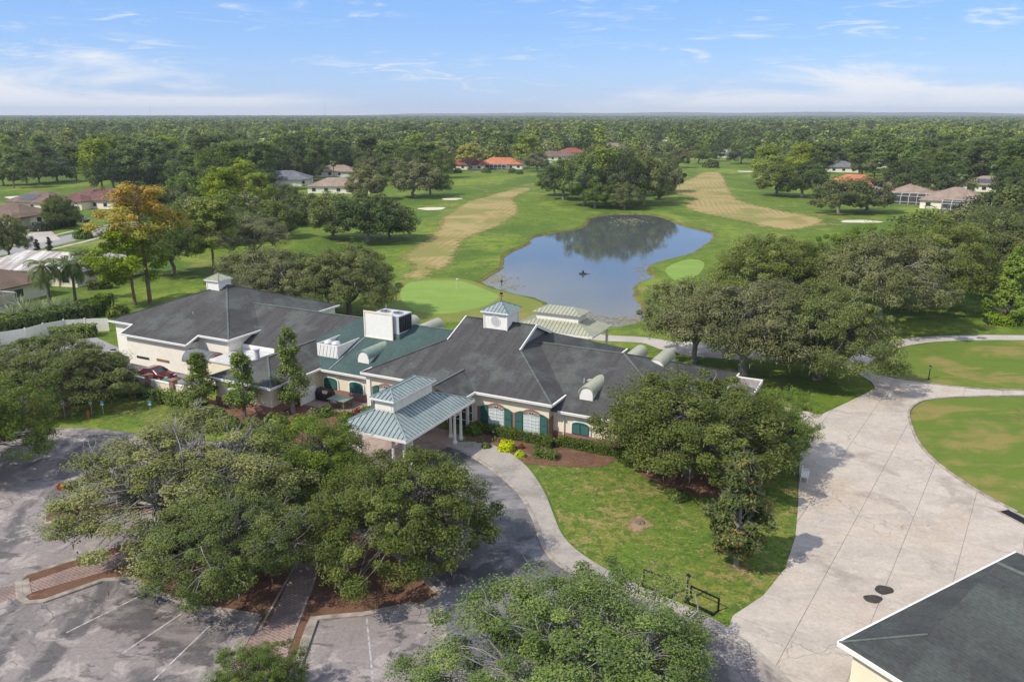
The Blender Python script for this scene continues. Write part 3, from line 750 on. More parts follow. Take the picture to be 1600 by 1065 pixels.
kerb('yard_kerb', [(1366, 584), (1400, 591), (1450, 599), (1520, 607), (1600, 610), (1750, 612)], 0.14, 0.13)
for k, (px, py, rx, ry) in enumerate([(1364, 936, 0.62, 0.48), (1381, 922, 0.62, 0.55)]):
    sheet('oil_stain', blob(px, py, rx, ry, 22, 50 + k, 0, 0.4, 0.12), 0.060, MATS['oil_stain'])
# cart path running away to the right and behind the clubhouse
PATH_A = smooth_poly(pxw([(1330, 575), (1352, 556), (1385, 541), (1440, 531), (1520, 527.5), (1600, 527.5), (1800, 530)]), False, 1.5)
tag(strip_mesh(PATH_A, 2.6, 0.03, 0.0).build('cart_path', MATS['cart_path_mat']), kind='structure')
PATH_B = smooth_poly(pxw([(900, 522), (945, 528), (1005, 531), (1060, 541), (1100, 548), (1200, 556), (1300, 566), (1340, 574)]), False, 1.5)
tag(strip_mesh(PATH_B, 3.0, 0.034, 0.0).build('cart_path', MATS['cart_path_mat']), kind='structure')
sheet('cart_yard', pxw([(1000, 533), (1060, 533), (1150, 538), (1230, 552), (1150, 562), (1080, 556), (1030, 545)]), 0.016, MATS['cart_path_mat'])
# planting beds
sheet('mulch_bed', smooth_poly(pxw([(728, 686), (790, 704), (812, 722), (870, 728), (945, 728), (960, 705), (870, 690), (745, 672)]), True, 1), 0.03, MATS['mulch'])
sheet('mulch_bed', smooth_poly(pxw([(1000, 740), (1080, 772), (1130, 775), (1180, 750), (1170, 720), (1060, 715)]), True, 1), 0.03, MATS['mulch'])
sheet('mulch_bed', smooth_poly(pxw([(20, 640), (100, 640), (170, 612), (240, 625), (300, 640), (390, 662), (420, 650), (300, 615), (200, 590), (60, 590)]), True, 1), 0.03, MATS['mulch'])
sheet('mulch_bed', smooth_poly(pxw([(420, 650), (480, 625), (560, 640), (580, 660), (520, 690), (440, 690)]), True, 1), 0.03, MATS['mulch'])
sheet('bare_patch', blob(998, 818, 1.5, 1.7, 26, 70, 0, 0, 0.15), 0.012, MATS['bare_soil'], 0.3)
sheet('bare_patch', blob(1151, 888, 1.2, 0.9, 22, 71, 0, 0, 0.15), 0.012, MATS['bare_soil'], 0.25)
# service yard, street on the left
sheet('service_yard', pxw([(60, 540), (150, 528), (185, 552), (290, 585), (345, 600), (290, 606), (180, 575), (80, 556)]), 0.010, MATS['asphalt_dark'])
sheet('service_yard', pxw([(-60, 548), (60, 535), (150, 527), (190, 545), (130, 560), (-60, 580)]), 0.013, MATS['street_mat'])
STREET = smooth_poly(pxw([(-120, 408), (-20, 398), (40, 388), (90, 377), (125, 368), (170, 358), (230, 350), (300, 345)]), False, 4)
tag(strip_mesh(STREET, 7.5, 0.02, 0.0).build('street', MATS['street_mat']), kind='structure')
for off in (-7.0, 7.0):
    P2 = []
    for i, p in enumerate(STREET):
        t = (STREET[min(i + 1, len(STREET) - 1)] - STREET[max(i - 1, 0)]).normalized(); P2.append(p + Vector((t.y, -t.x)) * off)
    tag(strip_mesh(P2, 1.3, 0.03, 0.0).build('footway', MATS['cart_path_mat']), kind='structure')
sheet('driveway', pxw([(35, 365), (80, 361), (95, 374), (45, 382)]), 0.024, MATS['cart_path_mat'])
sheet('left_fairway', pxw([(-60, 330), (-60, 290), (60, 292), (150, 283), (150, 300), (110, 312), (40, 330)]), 0.012, MATS['grass'])
# far hills on the skyline
def hills():
    rg = np.random.default_rng(5); V = []; Fs = []; n = 220
    for i in range(n):
        a = -0.75 + 1.5 * i / (n - 1)
        hh = 20 + 16 * math.sin(a * 5.1 + 0.9) + 9 * math.sin(a * 13 + 2) + 4 * math.sin(a * 41) + rg.uniform(0, 2.5) + (18 if a > 0.05 else 0) * min(1, max(0, (a - 0.05) * 8))
        for r, k in ((7200, 0.0), (8800, 0.8), (9800, 1.0), (11500, 0.6)):
            V.append((r * math.sin(a), r * math.cos(a), max(0.4, hh * k)))
    for i in range(n - 1):
        for q in range(3): Fs.append((i * 4 + q, (i + 1) * 4 + q, (i + 1) * 4 + q + 1, i * 4 + q + 1))
    return tag(MB().add(V, Fs).build('hills', MATS['woods_floor_mat'], None, True), kind='structure')
hills()
# ================================================================ clubhouse (own axes: u along the front, v to the back)
BO = Vector((3.772, 72.144, 0.6)); TH = R(-27)
GZ = -0.6                                     # ground in building coordinates
def BW(u, v, z=0.0):
    return Vector((BO.x + u * math.cos(TH) - v * math.sin(TH), BO.y + u * math.sin(TH) + v * math.cos(TH), BO.z + z))
club = thing('clubhouse', 'long cream stucco clubhouse with dark shingle hip roofs, green shutters and a white cupola', 'clubhouse', BO, TH)
DK, GRN, CAP = MATS['shingle_dark'], MATS['shingle_green'], MATS['shingle_cap']
WH, CR, BR = MATS['white'], MATS['cream'], MATS['brick']
def part(mb, name, mat, parent=None, label=None, smooth=False):
    o = mb.build(name, mat, parent or club, smooth)
    if label: o['label'] = label
    return o
TK = 0.14
E0 = 3.35; RZ = 7.88; S1 = (RZ - E0) / 10.8
zs = lambda v: E0 + S1 * v
main = part(MB().slab([(-22.4, 0, E0), (0, 0, E0), (-7, 7, zs(7)), (-6.75, 7, zs(7)), (-6.75, 10.8, RZ), (-15.55, 10.8, RZ), (-15.55, 7.1, zs(7.1)), (-15.3, 7.1, zs(7.1))], TK)
            .slab([(-22.4, 21.6, E0), (-15.3, 14.5, zs(7.1)), (-15.55, 14.5, zs(7.1)), (-15.55, 10.8, RZ), (-6.75, 10.8, RZ), (-6.75, 14.6, zs(7)), (-7, 14.6, zs(7)), (0, 21.6, E0)], TK)
            .slab([(0, 0, E0), (0, 21.6, E0), (-7, 14.6, zs(7)), (-7, 7, zs(7))], TK)
            .slab([(-22.4, 21.6, E0), (-22.4, 0, E0), (-15.3, 7.1, zs(7.1)), (-15.3, 14.5, zs(7.1))], TK), 'main_roof', DK)
# gablets at both ridge ends with white rake boards
for u, s in ((-7.25, 1), (-15.05, -1)):
    g = part(MB().extr([(u, 7.0, zs(7) - 0.1), (u, 14.6, zs(7) - 0.1), (u, 10.8, RZ - 0.1)], (0.1 * s, 0, 0)), 'gablet', MATS['grey_metal'], main)
    ue = -6.72 if s > 0 else -15.58
    part(MB().beam((ue, 6.7, zs(6.7) - 0.06), (ue, 10.8, RZ - 0.02), 0.10, 0.30).beam((ue, 14.9, zs(6.7) - 0.06), (ue, 10.8, RZ - 0.02), 0.10, 0.30), 'rake_board', WH, main)
def cap(p, q, parent, w=0.20, mat=None):
    return part(MB().beam(Vector(p) + Vector((0, 0, 0.02)), Vector(q) + Vector((0, 0, 0.02)), w, 0.07), 'hip_cap', mat or CAP, parent)
cap((0, 0, E0), (-7, 7, zs(7)), main); cap((-22.4, 0, E0), (-15.3, 7.1, zs(7.1)), main, 0.2, DK); cap((-15.5, 10.8, RZ), (-6.8, 10.8, RZ), main, 0.3, DK)
def fascia(p, q, parent=None, h=0.20, name='fascia'):
    """white fascia with a gutter lip along an eave"""
    p = Vector(p); q = Vector(q)
    m = MB().beam(p + Vector((0, 0, -0.10)), q + Vector((0, 0, -0.10)), 0.09, h).beam(p + Vector((0, 0, 0.0)), q + Vector((0, 0, 0.0)), 0.17, 0.07)
    return part(m, name, WH, parent)
fascia((-22.45, -0.06, E0), (0.08, -0.06, E0)); fascia((0.06, 0, E0), (0.06, 21.6, E0)); fascia((-22.46, 0, E0), (-22.46, 2, E0))
# wings either side share the ridge line v = 10.8
WR = 6.05; SW = (WR - 2.53) / (10.8 - 0.85); zw = lambda v: WR - SW * abs(10.8 - v)
rw = part(MB().slab([(-6.4, 10.8, WR), (-6.4, 0.85, zw(.85)), (13.25, 0.85, zw(.85)), (3.3, 10.8, WR)], TK)
          .slab([(-6.4, 10.8, WR), (3.3, 10.8, WR), (13.25, 20.75, zw(20.75)), (-6.4, 20.75, zw(20.75))], TK)
          .slab([(3.3, 10.8, WR), (13.25, 0.85, zw(.85)), (13.25, 20.75, zw(20.75))], TK), 'wing_roof', DK)
cap((-6.2, 10.8, WR), (3.3, 10.8, WR), rw, 0.3); cap((3.3, 10.8, WR), (13.25, 0.85, zw(.85)), rw); cap((3.3, 10.8, WR), (13.25, 20.75, zw(20.75)), rw, 0.2, DK)
fascia((0.3, 0.79, zw(.85)), (13.3, 0.79, zw(.85))); fascia((13.31, 0.85, zw(.85)), (13.31, 20.7, zw(.85)))
gr = part(MB().slab([(-28.8, 0.85, zw(.85)), (-17.5, 0.85, zw(.85)), (-15.6, 10.8, WR), (-30.3, 10.8, WR), (-33.3, 5.6, zw(5.6))], TK)
          .slab([(-15.6, 10.8, WR), (-17.5, 20.75, zw(20.75)), (-30.3, 20.75, zw(20.75)), (-30.3, 10.8, WR)], TK), 'green_roof', GRN, label='newer green shingle roof slope')
part(MB().extr([(-33.32, 5.6, 3.2), (-30.32, 10.8, 5.6), (-30.32, 10.8, WR - 0.02), (-33.32, 5.6, zw(5.6) - 0.02)], (0.06, -0.03, 0)), 'flashing', MATS['metal_green_seam'], gr)
part(MB().beam((-27.6, 1.0, zw(1) + .05), (-27.3, 7.2, zw(7.2) + .05), 0.10, 0.08), 'pipe', MATS['grey_metal'], gr)
fascia((-28.8, 0.79, zw(.85)), (-21.6, 0.79, zw(.85)))
SC = 0.42; zc = lambda v: WR - 0.01 - SC * abs(10.8 - v)
cn = part(MB().slab([(-49, 10.8, WR - .01), (-49, 3.5, zc(3.5)), (-36.5, 3.5, zc(3.5)), (-33.35, 5.6, zc(5.6)), (-30.35, 10.8, WR - .01)], TK)
          .slab([(-49, 10.8, WR - .01), (-30.35, 10.8, WR - .01), (-30.35, 18, zc(18)), (-49, 18, zc(18))], TK), 'link_roof', DK)
cap((-48.5, 10.8, WR), (-15.8, 10.8, WR), cn, 0.3)
part(MB().bx(-43, -37.85, 3.38, 3.5, zc(3.5) - 0.5, zc(3.5) + 0.03), 'white_fascia', WH, cn)
# front service wing
FZ = 2.6; FR = 4.2
fw = part(MB().slab([(-28.8, -6.87, FZ), (-28.8, 1.2, FZ), (-33.3, 5.6, FR), (-33.3, -2.37, FR)], TK)
          .slab([(-37.8, -6.87, FZ), (-28.8, -6.87, FZ), (-33.3, -2.37, FR)], TK)
          .slab([(-37.8, 2.0, FZ), (-37.8, -6.87, FZ), (-33.3, -2.37, FR), (-33.3, 5.6, FR)], TK), 'service_roof', DK)
cap((-28.8, -6.87, FZ), (-33.3, -2.37, FR), fw); cap((-33.3, -2.37, FR), (-33.3, 5.6, FR), fw, 0.3)
cap((-37.8, -6.87, FZ), (-33.3, -2.37, FR), fw)
fascia((-37.8, -6.93, FZ), (-28.75, -6.93, FZ)); fascia((-28.74, -6.87, FZ), (-28.74, 0.9, FZ))
plain('membrane', (0.55, 0.53, 0.49), 0.8, 0, 0.2, 0.8)
part(MB().bx(-43.0, -37.9, -2.2, 3.36, 2.3, 2.45), 'flat_roof', MATS['membrane'], label='white membrane flat roof')
part(MB().tube((-36.2, -1.0, 3.0), (-36.2, -1.0, 4.3), 0.28, 0.28, 12).tube((-36.2, -1.0, 4.3), (-36.2, -1.0, 4.42), 0.40, 0.40, 12), 'roof_vent', MATS['steel_light'])
# banquet hall, a square hip roof
HZ = 4.1; HA = 7.95; HC = (-53.1, 11.35)
sh = (HA - HZ) / 10.35
hall = part(MB().slab([(-63.75, 1, HZ), (-59.2, 1, HZ), (-59.2, -1, HZ - 2 * sh), (-47.6, -1, HZ - 2 * sh), (-47.6, 1, HZ), (-42.6, 1, HZ), (*HC, HA)], TK)
            .slab([(-42.6, 1, HZ), (-42.6, 21.7, HZ), (*HC, HA)], TK).slab([(-42.6, 21.7, HZ), (-63.75, 21.7, HZ), (*HC, HA)], TK)
            .slab([(-63.75, 21.7, HZ), (-63.75, 1, HZ), (*HC, HA)], TK), 'hall_roof', DK)
cap((-42.6, 1, HZ), (*HC, HA), hall); cap((-42.6, 21.7, HZ), (*HC, HA), hall, 0.2, DK); cap((-63.75, 1, HZ), (*HC, HA), hall, 0.2, DK)
for p, q in (((-63.8, 0.94, HZ), (-59.2, 0.94, HZ)), ((-59.26, -1.06, HZ - 2 * sh), (-47.54, -1.06, HZ - 2 * sh)), ((-47.6, 0.94, HZ), (-42.54, 0.94, HZ)),
             ((-42.54, 1, HZ), (-42.54, 21.7, HZ)), ((-47.54, -1, HZ - 2 * sh), (-47.54, 1, HZ)), ((-59.26, -1, HZ - 2 * sh), (-59.26, 1, HZ))):
    fascia(p, q)
part(MB().tube((-52.2, 4.6, 5.3), (-52.2, 4.6, 5.75), 0.05, 0.05, 6), 'vent_pipe', MATS['steel_light'], hall)

# ---- walls
def wall(name, pts, z0, z1, mat, t=0.25):
    return part(MB().prism(pts, z0, z1), name, mat)
def blk(u0, u1, v0, v1): return [(u0, v0), (u1, v0), (u1, v1), (u0, v1)]
wall('wall', blk(-21.9, -0.5, 0.5, 21.1), GZ, E0 - 0.16, CR)
wall('wall', blk(-0.48, 12.8, 1.35, 20.3), GZ, zw(.85) - 0.02, CR)
wall('wall', blk(-30.0, -21.92, 1.35, 20.3), GZ, zw(.85) - 0.02, CR)
wall('wall', blk(-43.0, -30.05, 4.1, 17.6), GZ, 2.7, CR)
wall('wall', blk(-37.3, -29.3, -6.37, 4.08), GZ, FZ - 0.15, CR)
wall('wall', blk(-42.98, -37.35, -2.1, 4.08), GZ, 2.28, CR)
wall('wall', blk(-63.25, -43.05, 1.5, 21.2), GZ, HZ - 0.2, MATS['white_wall'])
wall('wall', blk(-58.7, -48.1, -0.5, 1.48), GZ, HZ - 2 * sh - 0.16, MATS['white_wall'])
# brick plinths and piers, 3 cm proud of the stucco
def plinth(u0, u1, v0, v1, z1): return part(MB().bx(u0, u1, v0, v1, GZ, z1), 'brick_plinth', BR)
plinth(-22.0, -0.42, 0.42, 0.56, -0.05); plinth(-0.52, -0.40, 0.56, 3.6, 1.75); plinth(-0.38, 12.85, 1.27, 1.38, 0.28); plinth(-29.9, -21.95, 1.27, 1.38, 0.28)
plinth(-37.35, -29.25, -6.45, -6.34, 0.3); plinth(-29.28, -29.22, -6.3, 1.2, 0.3)
for u0, u1 in ((-4.42, -3.92), (-0.78, -0.44), (-8.35, -8.02)):
    part(MB().bx(u0, u1, 0.40, 0.54, -0.05, 1.75), 'brick_pier', BR)
part(MB().bx(-22.05, -21.55, 0.36, 0.6, GZ, E0 - 0.2), 'corner_pilaster', WH)

# ---- windows
def arch_pts(cx, w, z0, z1, rise, y, n=10):
    pts = [(cx - w / 2, y, z0), (cx + w / 2, y, z0)]
    for i in range(n + 1):
        a = math.pi * i / n
        pts.append((cx + w / 2 * math.cos(a), y, z1 + rise * math.sin(a)))
    return pts
def arched_window(cx, v, w, z0, z1, rise, shutters=True):
    """tall sash window with fanlight, muntins, brick arch and side shutters"""
    f = part(MB().extr(arch_pts(cx, w + 0.14, z0 - 0.08, z1, rise + 0.07, v - 0.06), (0, 0.05, 0)), 'window', WH)
    part(MB().extr(arch_pts(cx, w, z0, z1, 0.0, v - 0.085)[:2] + [(cx + w / 2, v - 0.085, z1), (cx - w / 2, v - 0.085, z1)], (0, 0.02, 0)), 'pane', MATS['glass_pale'], f)
    part(MB().extr(arch_pts(cx, w, z1 + 0.05, z1 + 0.05, rise - 0.05, v - 0.085)[2:], (0, 0.02, 0)), 'fanlight', MATS['glass'], f)
    m = MB()
    for k in range(1, 4): m.bx(cx - w / 2 + w * k / 4 - 0.018, cx - w / 2 + w * k / 4 + 0.018, v - 0.12, v - 0.088, z0, z1)
    for k in range(1, 5): m.bx(cx - w / 2, cx + w / 2, v - 0.121, v - 0.089, z0 + (z1 - z0) * k / 5 - 0.018, z0 + (z1 - z0) * k / 5 + 0.018)
    for k in range(1, 6):
        a = math.pi * k / 6
        m.beam((cx, v - 0.10, z1 + 0.05), (cx + w / 2 * math.cos(a), v - 0.10, z1 + 0.03 + (rise - .04) * math.sin(a)), 0.03, 0.03, 0, (0, 1, 0))
    m.bx(cx - 0.03, cx + 0.03, v - 0.125, v - 0.09, z0, z1)
    part(m, 'muntins', WH, f)
    # brick voussoirs over the head
    m = MB(); n = 13
    for k in range(n):
        a0, a1 = math.pi * (k + .06) / n, math.pi * (k + .94) / n
        q = []
        for a, e in ((a0, 0.08), (a1, 0.08), (a1, 0.30), (a0, 0.30)):
            q.append((cx + (w / 2 + e) * math.cos(a), v - 0.10, z1 + (rise + e) * math.sin(a)))
        m.extr(q, (0, 0.09, 0))
    part(m, 'brick_arch', BR, f)
    part(MB().bx(cx - w / 2 - 0.12, cx + w / 2 + 0.12, v - 0.16, v - 0.02, z0 - 0.16, z0 - 0.08), 'sill', WH, f)
    if shutters:
        sw = 0.86
        for s in (-1, 1):
            c = cx + s * (w / 2 + 0.10 + sw / 2)
            hi, lo = z1 + 0.38, z1 + 0.10
            zl, zr = (hi, lo) if s > 0 else (lo, hi)
            zl, zr = (lo, hi) if s < 0 else (hi, lo)
            # curved top: high towards the window
            top = []
            for i in range(7):
                t = i / 6; x = c - sw / 2 + sw * t; k = t if s < 0 else 1 - t
                top.append((x, v - 0.13, lo + (hi - lo) * math.sin(k * math.pi / 2)))
            m = MB().extr([(c + sw / 2, v - 0.13, z0 - 0.08), (c - sw / 2, v - 0.13, z0 - 0.08)] + top, (0, 0.05, 0))
            sh_ = part(m, 'shutter', MATS['shutter'], f)
            m = MB()
            for k in range(22):
                z = z0 + 0.03 + (lo - z0 - 0.06) * k / 21
                if abs(k - 10.5) < 1: continue
                m.box((c, v - 0.137, z), (sw - 0.2, 0.03, 0.035), 0, 0, R(-25))
            me = m.build('louvres', MATS['shutter'], f)
    return f
for cx in (-6.19, -2.31): arched_window(cx, 0.45, 1.62, 0.0, 1.72, 0.36)
for cx in (-19.5, -15.8): arched_window(cx, 0.45, 1.62, 0.0, 1.72, 0.36)
def shuttered_window(cx, v, w, z0, z1, rise):
    f = part(MB().extr(arch_pts(cx, w + 0.36, z0 - 0.05, z1, rise + 0.18, v - 0.06), (0, 0.05, 0)), 'window', WH)
    for s in (-1, 1):
        pts = [p for p in arch_pts(cx, w, z0, z1, rise, v - 0.11, 16) if (p[0] - cx) * s >= -0.001]
        pts = [(cx + (p[0] - cx) * 0.985 + s * 0.012, p[1], p[2]) for p in pts]
        xs = [(cx + s * 0.012, v - 0.11, z0)] if s > 0 else []
        if s > 0: poly = [(cx + 0.012, v - 0.11, z0)] + pts
        else: poly = [pts[0], (cx - 0.012, v - 0.11, z0)] + [p for p in pts[1:]]
        sh_ = part(MB().extr(poly, (0, 0.045, 0)), 'shutter', MATS['shutter'], f)
        m = MB()
        for k in range(14):
            z = z0 + 0.08 + (z1 - z0 - 0.1) * k / 13
            m.box((cx + s * w / 4, v - 0.115, z), (w / 2 - 0.18, 0.03, 0.035), 0, 0, R(-25))
        m.build('louvres', MATS['shutter'], f)
    return f
shuttered_window(2.5, 1.3, 1.76, 0.38, 1.30, 0.30); shuttered_window(7.2, 1.3, 1.76, 0.38, 1.30, 0.30); shuttered_window(10.6, 1.3, 1.76, 0.38, 1.30, 0.30)
shuttered_window(-27.7, 1.3, 1.8, 0.30, 1.28, 0.30); shuttered_window(-24.15, 1.3, 1.8, 0.30, 1.28, 0.30)
shuttered_window(-34.6, -6.4, 1.5, 0.3, 1.2, 0.28)
# downpipes
for u, v, z in ((0.75, 1.22, zw(.85)), (-47.75, -0.62, 3.1), (-43.15, 1.38, HZ - .2), (-22.2, 1.2, 2.4)):
    part(MB().beam((u, v, z - 0.1), (u, v, GZ + 0.25), 0.09, 0.09, 0, (0, 1, 0)).beam((u, v, GZ + 0.25), (u + 0.05, v - 0.35, GZ + 0.08), 0.09, 0.09), 'downpipe', WH)
# low louvre grille on the hall wall and the electric gear beside it
part(MB().bx(-57.2, -55.0, -0.56, -0.50, 0.35, 0.62), 'wall_vent', MATS['dark']); part(MB().bx(-53.6, -51.4, -0.56, -0.50, 0.45, 0.75), 'wall_vent', MATS['wood'])
# barrel-vaulted brick service porch
vp = part(MB().bx(-47.2, -43.6, -1.5, 0.7, GZ, 1.55), 'service_porch', CR)
m = MB(); n = 12; A = []
for i in range(n + 1):
    a = math.pi * i / n; A.append((-0.4 - 1.45 * math.cos(a), 1.55 + 1.25 * math.sin(a)))
m.extr([(-47.6, y, z) for y, z in A], (4.2, 0, 0)); part(m, 'vault', MATS['shingle_grey'], vp)
part(MB().extr([(-43.38, -1.9, GZ), (-43.38, 1.1, GZ)] + [(-43.38, -0.4 + 1.5 * math.cos(math.pi * i / n), 1.5 + 1.2 * math.sin(math.pi * i / n)) for i in range(n + 1)], (0.22, 0, 0)), 'brick_gable', BR, vp)
# entrance porch roof running out to the porte-cochere
er = part(MB().slab([(-11.23, 2.8, 4.52), (-8.4, 0, E0 + .01), (-8.4, -3.2, E0 + .01), (-11.23, -3.2, 4.52)], TK)
          .slab([(-11.23, 2.8, 4.52), (-11.23, -3.2, 4.52), (-14.06, -3.2, E0 + .01), (-14.06, 0, E0 + .01)], TK), 'entrance_roof', DK)
cap((-11.23, 2.75, 4.52), (-11.23, -3.2, 4.52), er, 0.24)
part(MB().beam((-8.34, 0, E0 - .08), (-8.34, -3.2, E0 - .08), 0.1, 0.26), 'fascia', WH, er)
part(MB().bx(-13.4, -8.9, 0.38, 0.46, GZ, 2.6), 'glazed_screen', MATS['glass'])
m = MB()
for k in range(7): m.bx(-13.4 + k * 0.75 - 0.03, -13.4 + k * 0.75 + 0.03, 0.32, 0.40, GZ, 2.6)
for z in (0.0, 0.9, 1.7, 2.55): m.bx(-13.4, -8.9, 0.325, 0.395, z - 0.03, z + 0.03)
part(m, 'screen_mullions', WH)
# cupola with standing-seam hat
def cupola(cu, cv, hw, z0, z1, zt, over, mat, seam, disc=True):
    c = part(MB().bx(cu - hw, cu + hw, cv - hw, cv + hw, z0, z1), 'cupola', WH)
    e = hw + over
    r = MB()
    ap = (cu, cv, zt)
    cs = [(cu - e, cv - e, z1), (cu + e, cv - e, z1), (cu + e, cv + e, z1), (cu - e, cv + e, z1)]
    for i in range(4): r.add([cs[i], cs[(i + 1) % 4], ap], [(0, 1, 2)])
    r.add([(x, y, z - 0.01) for x, y, z in cs], [(3, 2, 1, 0)])
    part(r, 'cupola_roof', mat, c)
    part(MB().bx(cu - e, cu + e, cv - e, cv + e, z1 - 0.16, z1 - 0.015), 'cornice', WH, c)
    for i in range(4):
        a, b = Vector(cs[i]), Vector(cs[(i + 1) % 4]); mid = (a + b) / 2
        for t in (0.12, 0.25, 0.375, 0.5, 0.625, 0.75, 0.88):
            p = a + (b - a) * t; f = 1 - abs(t - 0.5) * 2
            q = p + (Vector(ap) - mid) * f * 0.985
            part(MB().beam(p + Vector((0, 0, 0.02)), q + Vector((0, 0, 0.02)), 0.045, 0.05), 'seam', seam, c)
        part(MB().beam(a + Vector((0, 0, 0.02)), Vector(ap) + Vector((0, 0, 0.02)), 0.09, 0.06), 'hip_ridge', seam, c)
    if disc:
        n = 24
        part(MB().extr([(cu + 0.62 * math.cos(2 * math.pi * i / n), cv - hw - 0.05, (z0 + z1) / 2 + 0.15 + 0.62 * math.sin(2 * math.pi * i / n)) for i in range(n)], (0, 0.045, 0)), 'round_vent', MATS['white_wall'], c)
        part(MB().extr([(cu + 0.52 * math.cos(2 * math.pi * i / n), cv - hw - 0.065, (z0 + z1) / 2 + 0.15 + 0.52 * math.sin(2 * math.pi * i / n)) for i in range(n)], (0, 0.02, 0)), 'louvre_disc', MATS['steel_light'], c)
    for s in (-1, 1):
        for q in (-1, 1):
            part(MB().bx(cu + s * hw - 0.07, cu + s * hw + 0.07, cv + q * hw - 0.07, cv + q * hw + 0.07, z0, z1 - 0.16), 'corner_board', MATS['white_wall'], c)
    return c
cup = cupola(-11.05, 10.8, 1.4, 6.9, 9.25, 10.2, 0.32, MATS['metal_green'], MATS['metal_green_seam'])
part(MB().tube((-11.05, 10.8, 10.15), (-11.05, 10.8, 11.1), 0.025, 0.02, 6).box((-11.05, 10.8, 10.75), (0.6, 0.02, 0.05)).box((-11.05, 10.8, 11.0), (0.35, 0.03, 0.22)).lathe([(0.0, 0), (0.09, 0.05), (0.0, 0.16)], (-11.05, 10.8, 10.35), 8), 'weather_vane', MATS['black_metal'], cup)
cupola(-54.0, 10.9, 1.05, 6.9, 8.75, 9.5, 0.26, MATS['metal_sage'], MATS['metal_sage_seam'], False)
# barrel dormers
def barrel_dormer(cu, v, w, z0, h, L, s=1):
    """half-round dormer, face at v, running back over L (s=-1 faces the rear)"""
    r = w / 2; n = 12; zc_ = z0 + h - r
    d = part(MB().extr([(cu - r, v, z0), (cu + r, v, z0)] + [(cu + r * math.cos(math.pi * i / n), v, zc_ + r * math.sin(math.pi * i / n)) for i in range(n + 1)], (0, L * s, 0)), 'dormer', WH)
    m = MB(); ro = r + 0.12
    P0 = [(cu + ro * math.cos(math.pi * i / n), zc_ + ro * math.sin(math.pi * i / n)) for i in range(n + 1)]
    P1 = [(cu + (r + .01) * math.cos(math.pi * i / n), zc_ + (r + .01) * math.sin(math.pi * i / n)) for i in range(n + 1)]
    m.extr([(x, v - 0.12 * s, z) for x, z in P0] + [(x, v - 0.12 * s, z) for x, z in reversed(P1)], (0, (L + 0.1) * s, 0))
    part(m, 'barrel_roof', MATS['metal_sage'] if (cu > -20 or s < 0) else MATS['metal_sage2'], d)
    for k in range(1, 9):
        y = v + s * L * k / 9; mm = MB(); ri = ro + 0.015
        mm.extr([(cu + ri * math.cos(math.pi * i / n), y, zc_ + ri * math.sin(math.pi * i / n)) for i in range(n + 1)], (0, 0.03, 0)); part(mm, 'seam', MATS['metal_sage_seam'], d)
    return d
metal_roof('metal_sage2', (0.20, 0.28, 0.23), (0.25, 0.33, 0.27))
barrel_dormer(-24.35, 3.0, 1.5, 3.1, 1.55, 4.3); barrel_dormer(2.3, 3.0, 1.35, 3.1, 1.5, 4.2)
for cu in (-27.2, -23.6): barrel_dormer(cu, 17.4, 1.6, 3.2, 2.0, 4.6, -1)
for cu in (3.2, 6.3): barrel_dormer(cu, 16.8, 1.5, 3.2, 2.1, 4.4, -1)
# kitchen exhaust enclosure with fans
hd = part(MB().extr([(-30.85, 3.0, 3.1), (-30.85, 3.0, 4.75), (-30.85, 7.1, 4.75)], (0.1, 0, 0)).extr([(-28.0, 3.0, 3.1), (-28.0, 3.0, 4.75), (-28.0, 7.1, 4.75)], (0.1, 0, 0)).bx(-30.74, -28.01, 3.0, 3.1, 3.1, 4.75), 'exhaust_screen', WH)
m = MB()
for k in range(6):
    u = -30.6 + k * 0.5; m.beam((u, 2.985, 3.35), (u + 0.32, 2.985, 4.65), 0.03, 0.02, 0, (0, 1, 0))
part(m, 'brace', MATS['grey_metal'], hd)
for u in (-30.0, -28.9):
    part(MB().lathe([(0.42, 3.5), (0.42, 4.45), (0.52, 4.5), (0.52, 4.75), (0.36, 4.95), (0.1, 5.0)], (u, 4.0, 0), 14), 'exhaust_fan', MATS['steel_light'], hd)
part(MB().bx(1.55, 2.15, 5.35, 5.75, 4.0, 4.45).bx(1.45, 2.25, 5.25, 5.85, 4.45, 4.52), 'roof_vent', MATS['metal_sage'])
part(MB().tube((1.1, 5.4, 4.0), (1.1, 5.4, 4.6), 0.05, 0.05, 6), 'vent_pipe', MATS['steel_light'])
# screen wall before the roof plant
part(MB().bx(-27.4, -23.45, 7.5, 7.62, 4.7, 8.0), 'plant_screen', WH)
m = MB().bx(-27.45, -23.4, 7.44, 7.49, 7.85, 8.05).bx(-27.45, -23.4, 7.44, 7.49, 4.75, 4.95).bx(-27.45, -27.3, 7.44, 7.49, 4.96, 7.84).bx(-23.55, -23.4, 7.44, 7.49, 4.96, 7.84)
part(m, 'screen_trim', CR)
# flat porch roof at the far right end
fp = part(MB().bx(13.4, 16.0, 12.6, 19.2, 2.35, 2.5), 'flat_porch', MATS['asphalt_pale'])
part(MB().bx(16.02, 16.12, 12.5, 19.3, 2.2, 2.62).bx(13.4, 16.0, 19.22, 19.32, 2.2, 2.62).bx(13.4, 16.0, 12.48, 12.58, 2.2, 2.62), 'parapet', WH, fp)
for v in (12.8, 16, 19): part(MB().bx(15.75, 15.95, v - 0.1, v + 0.1, GZ, 2.34), 'post', WH, fp)

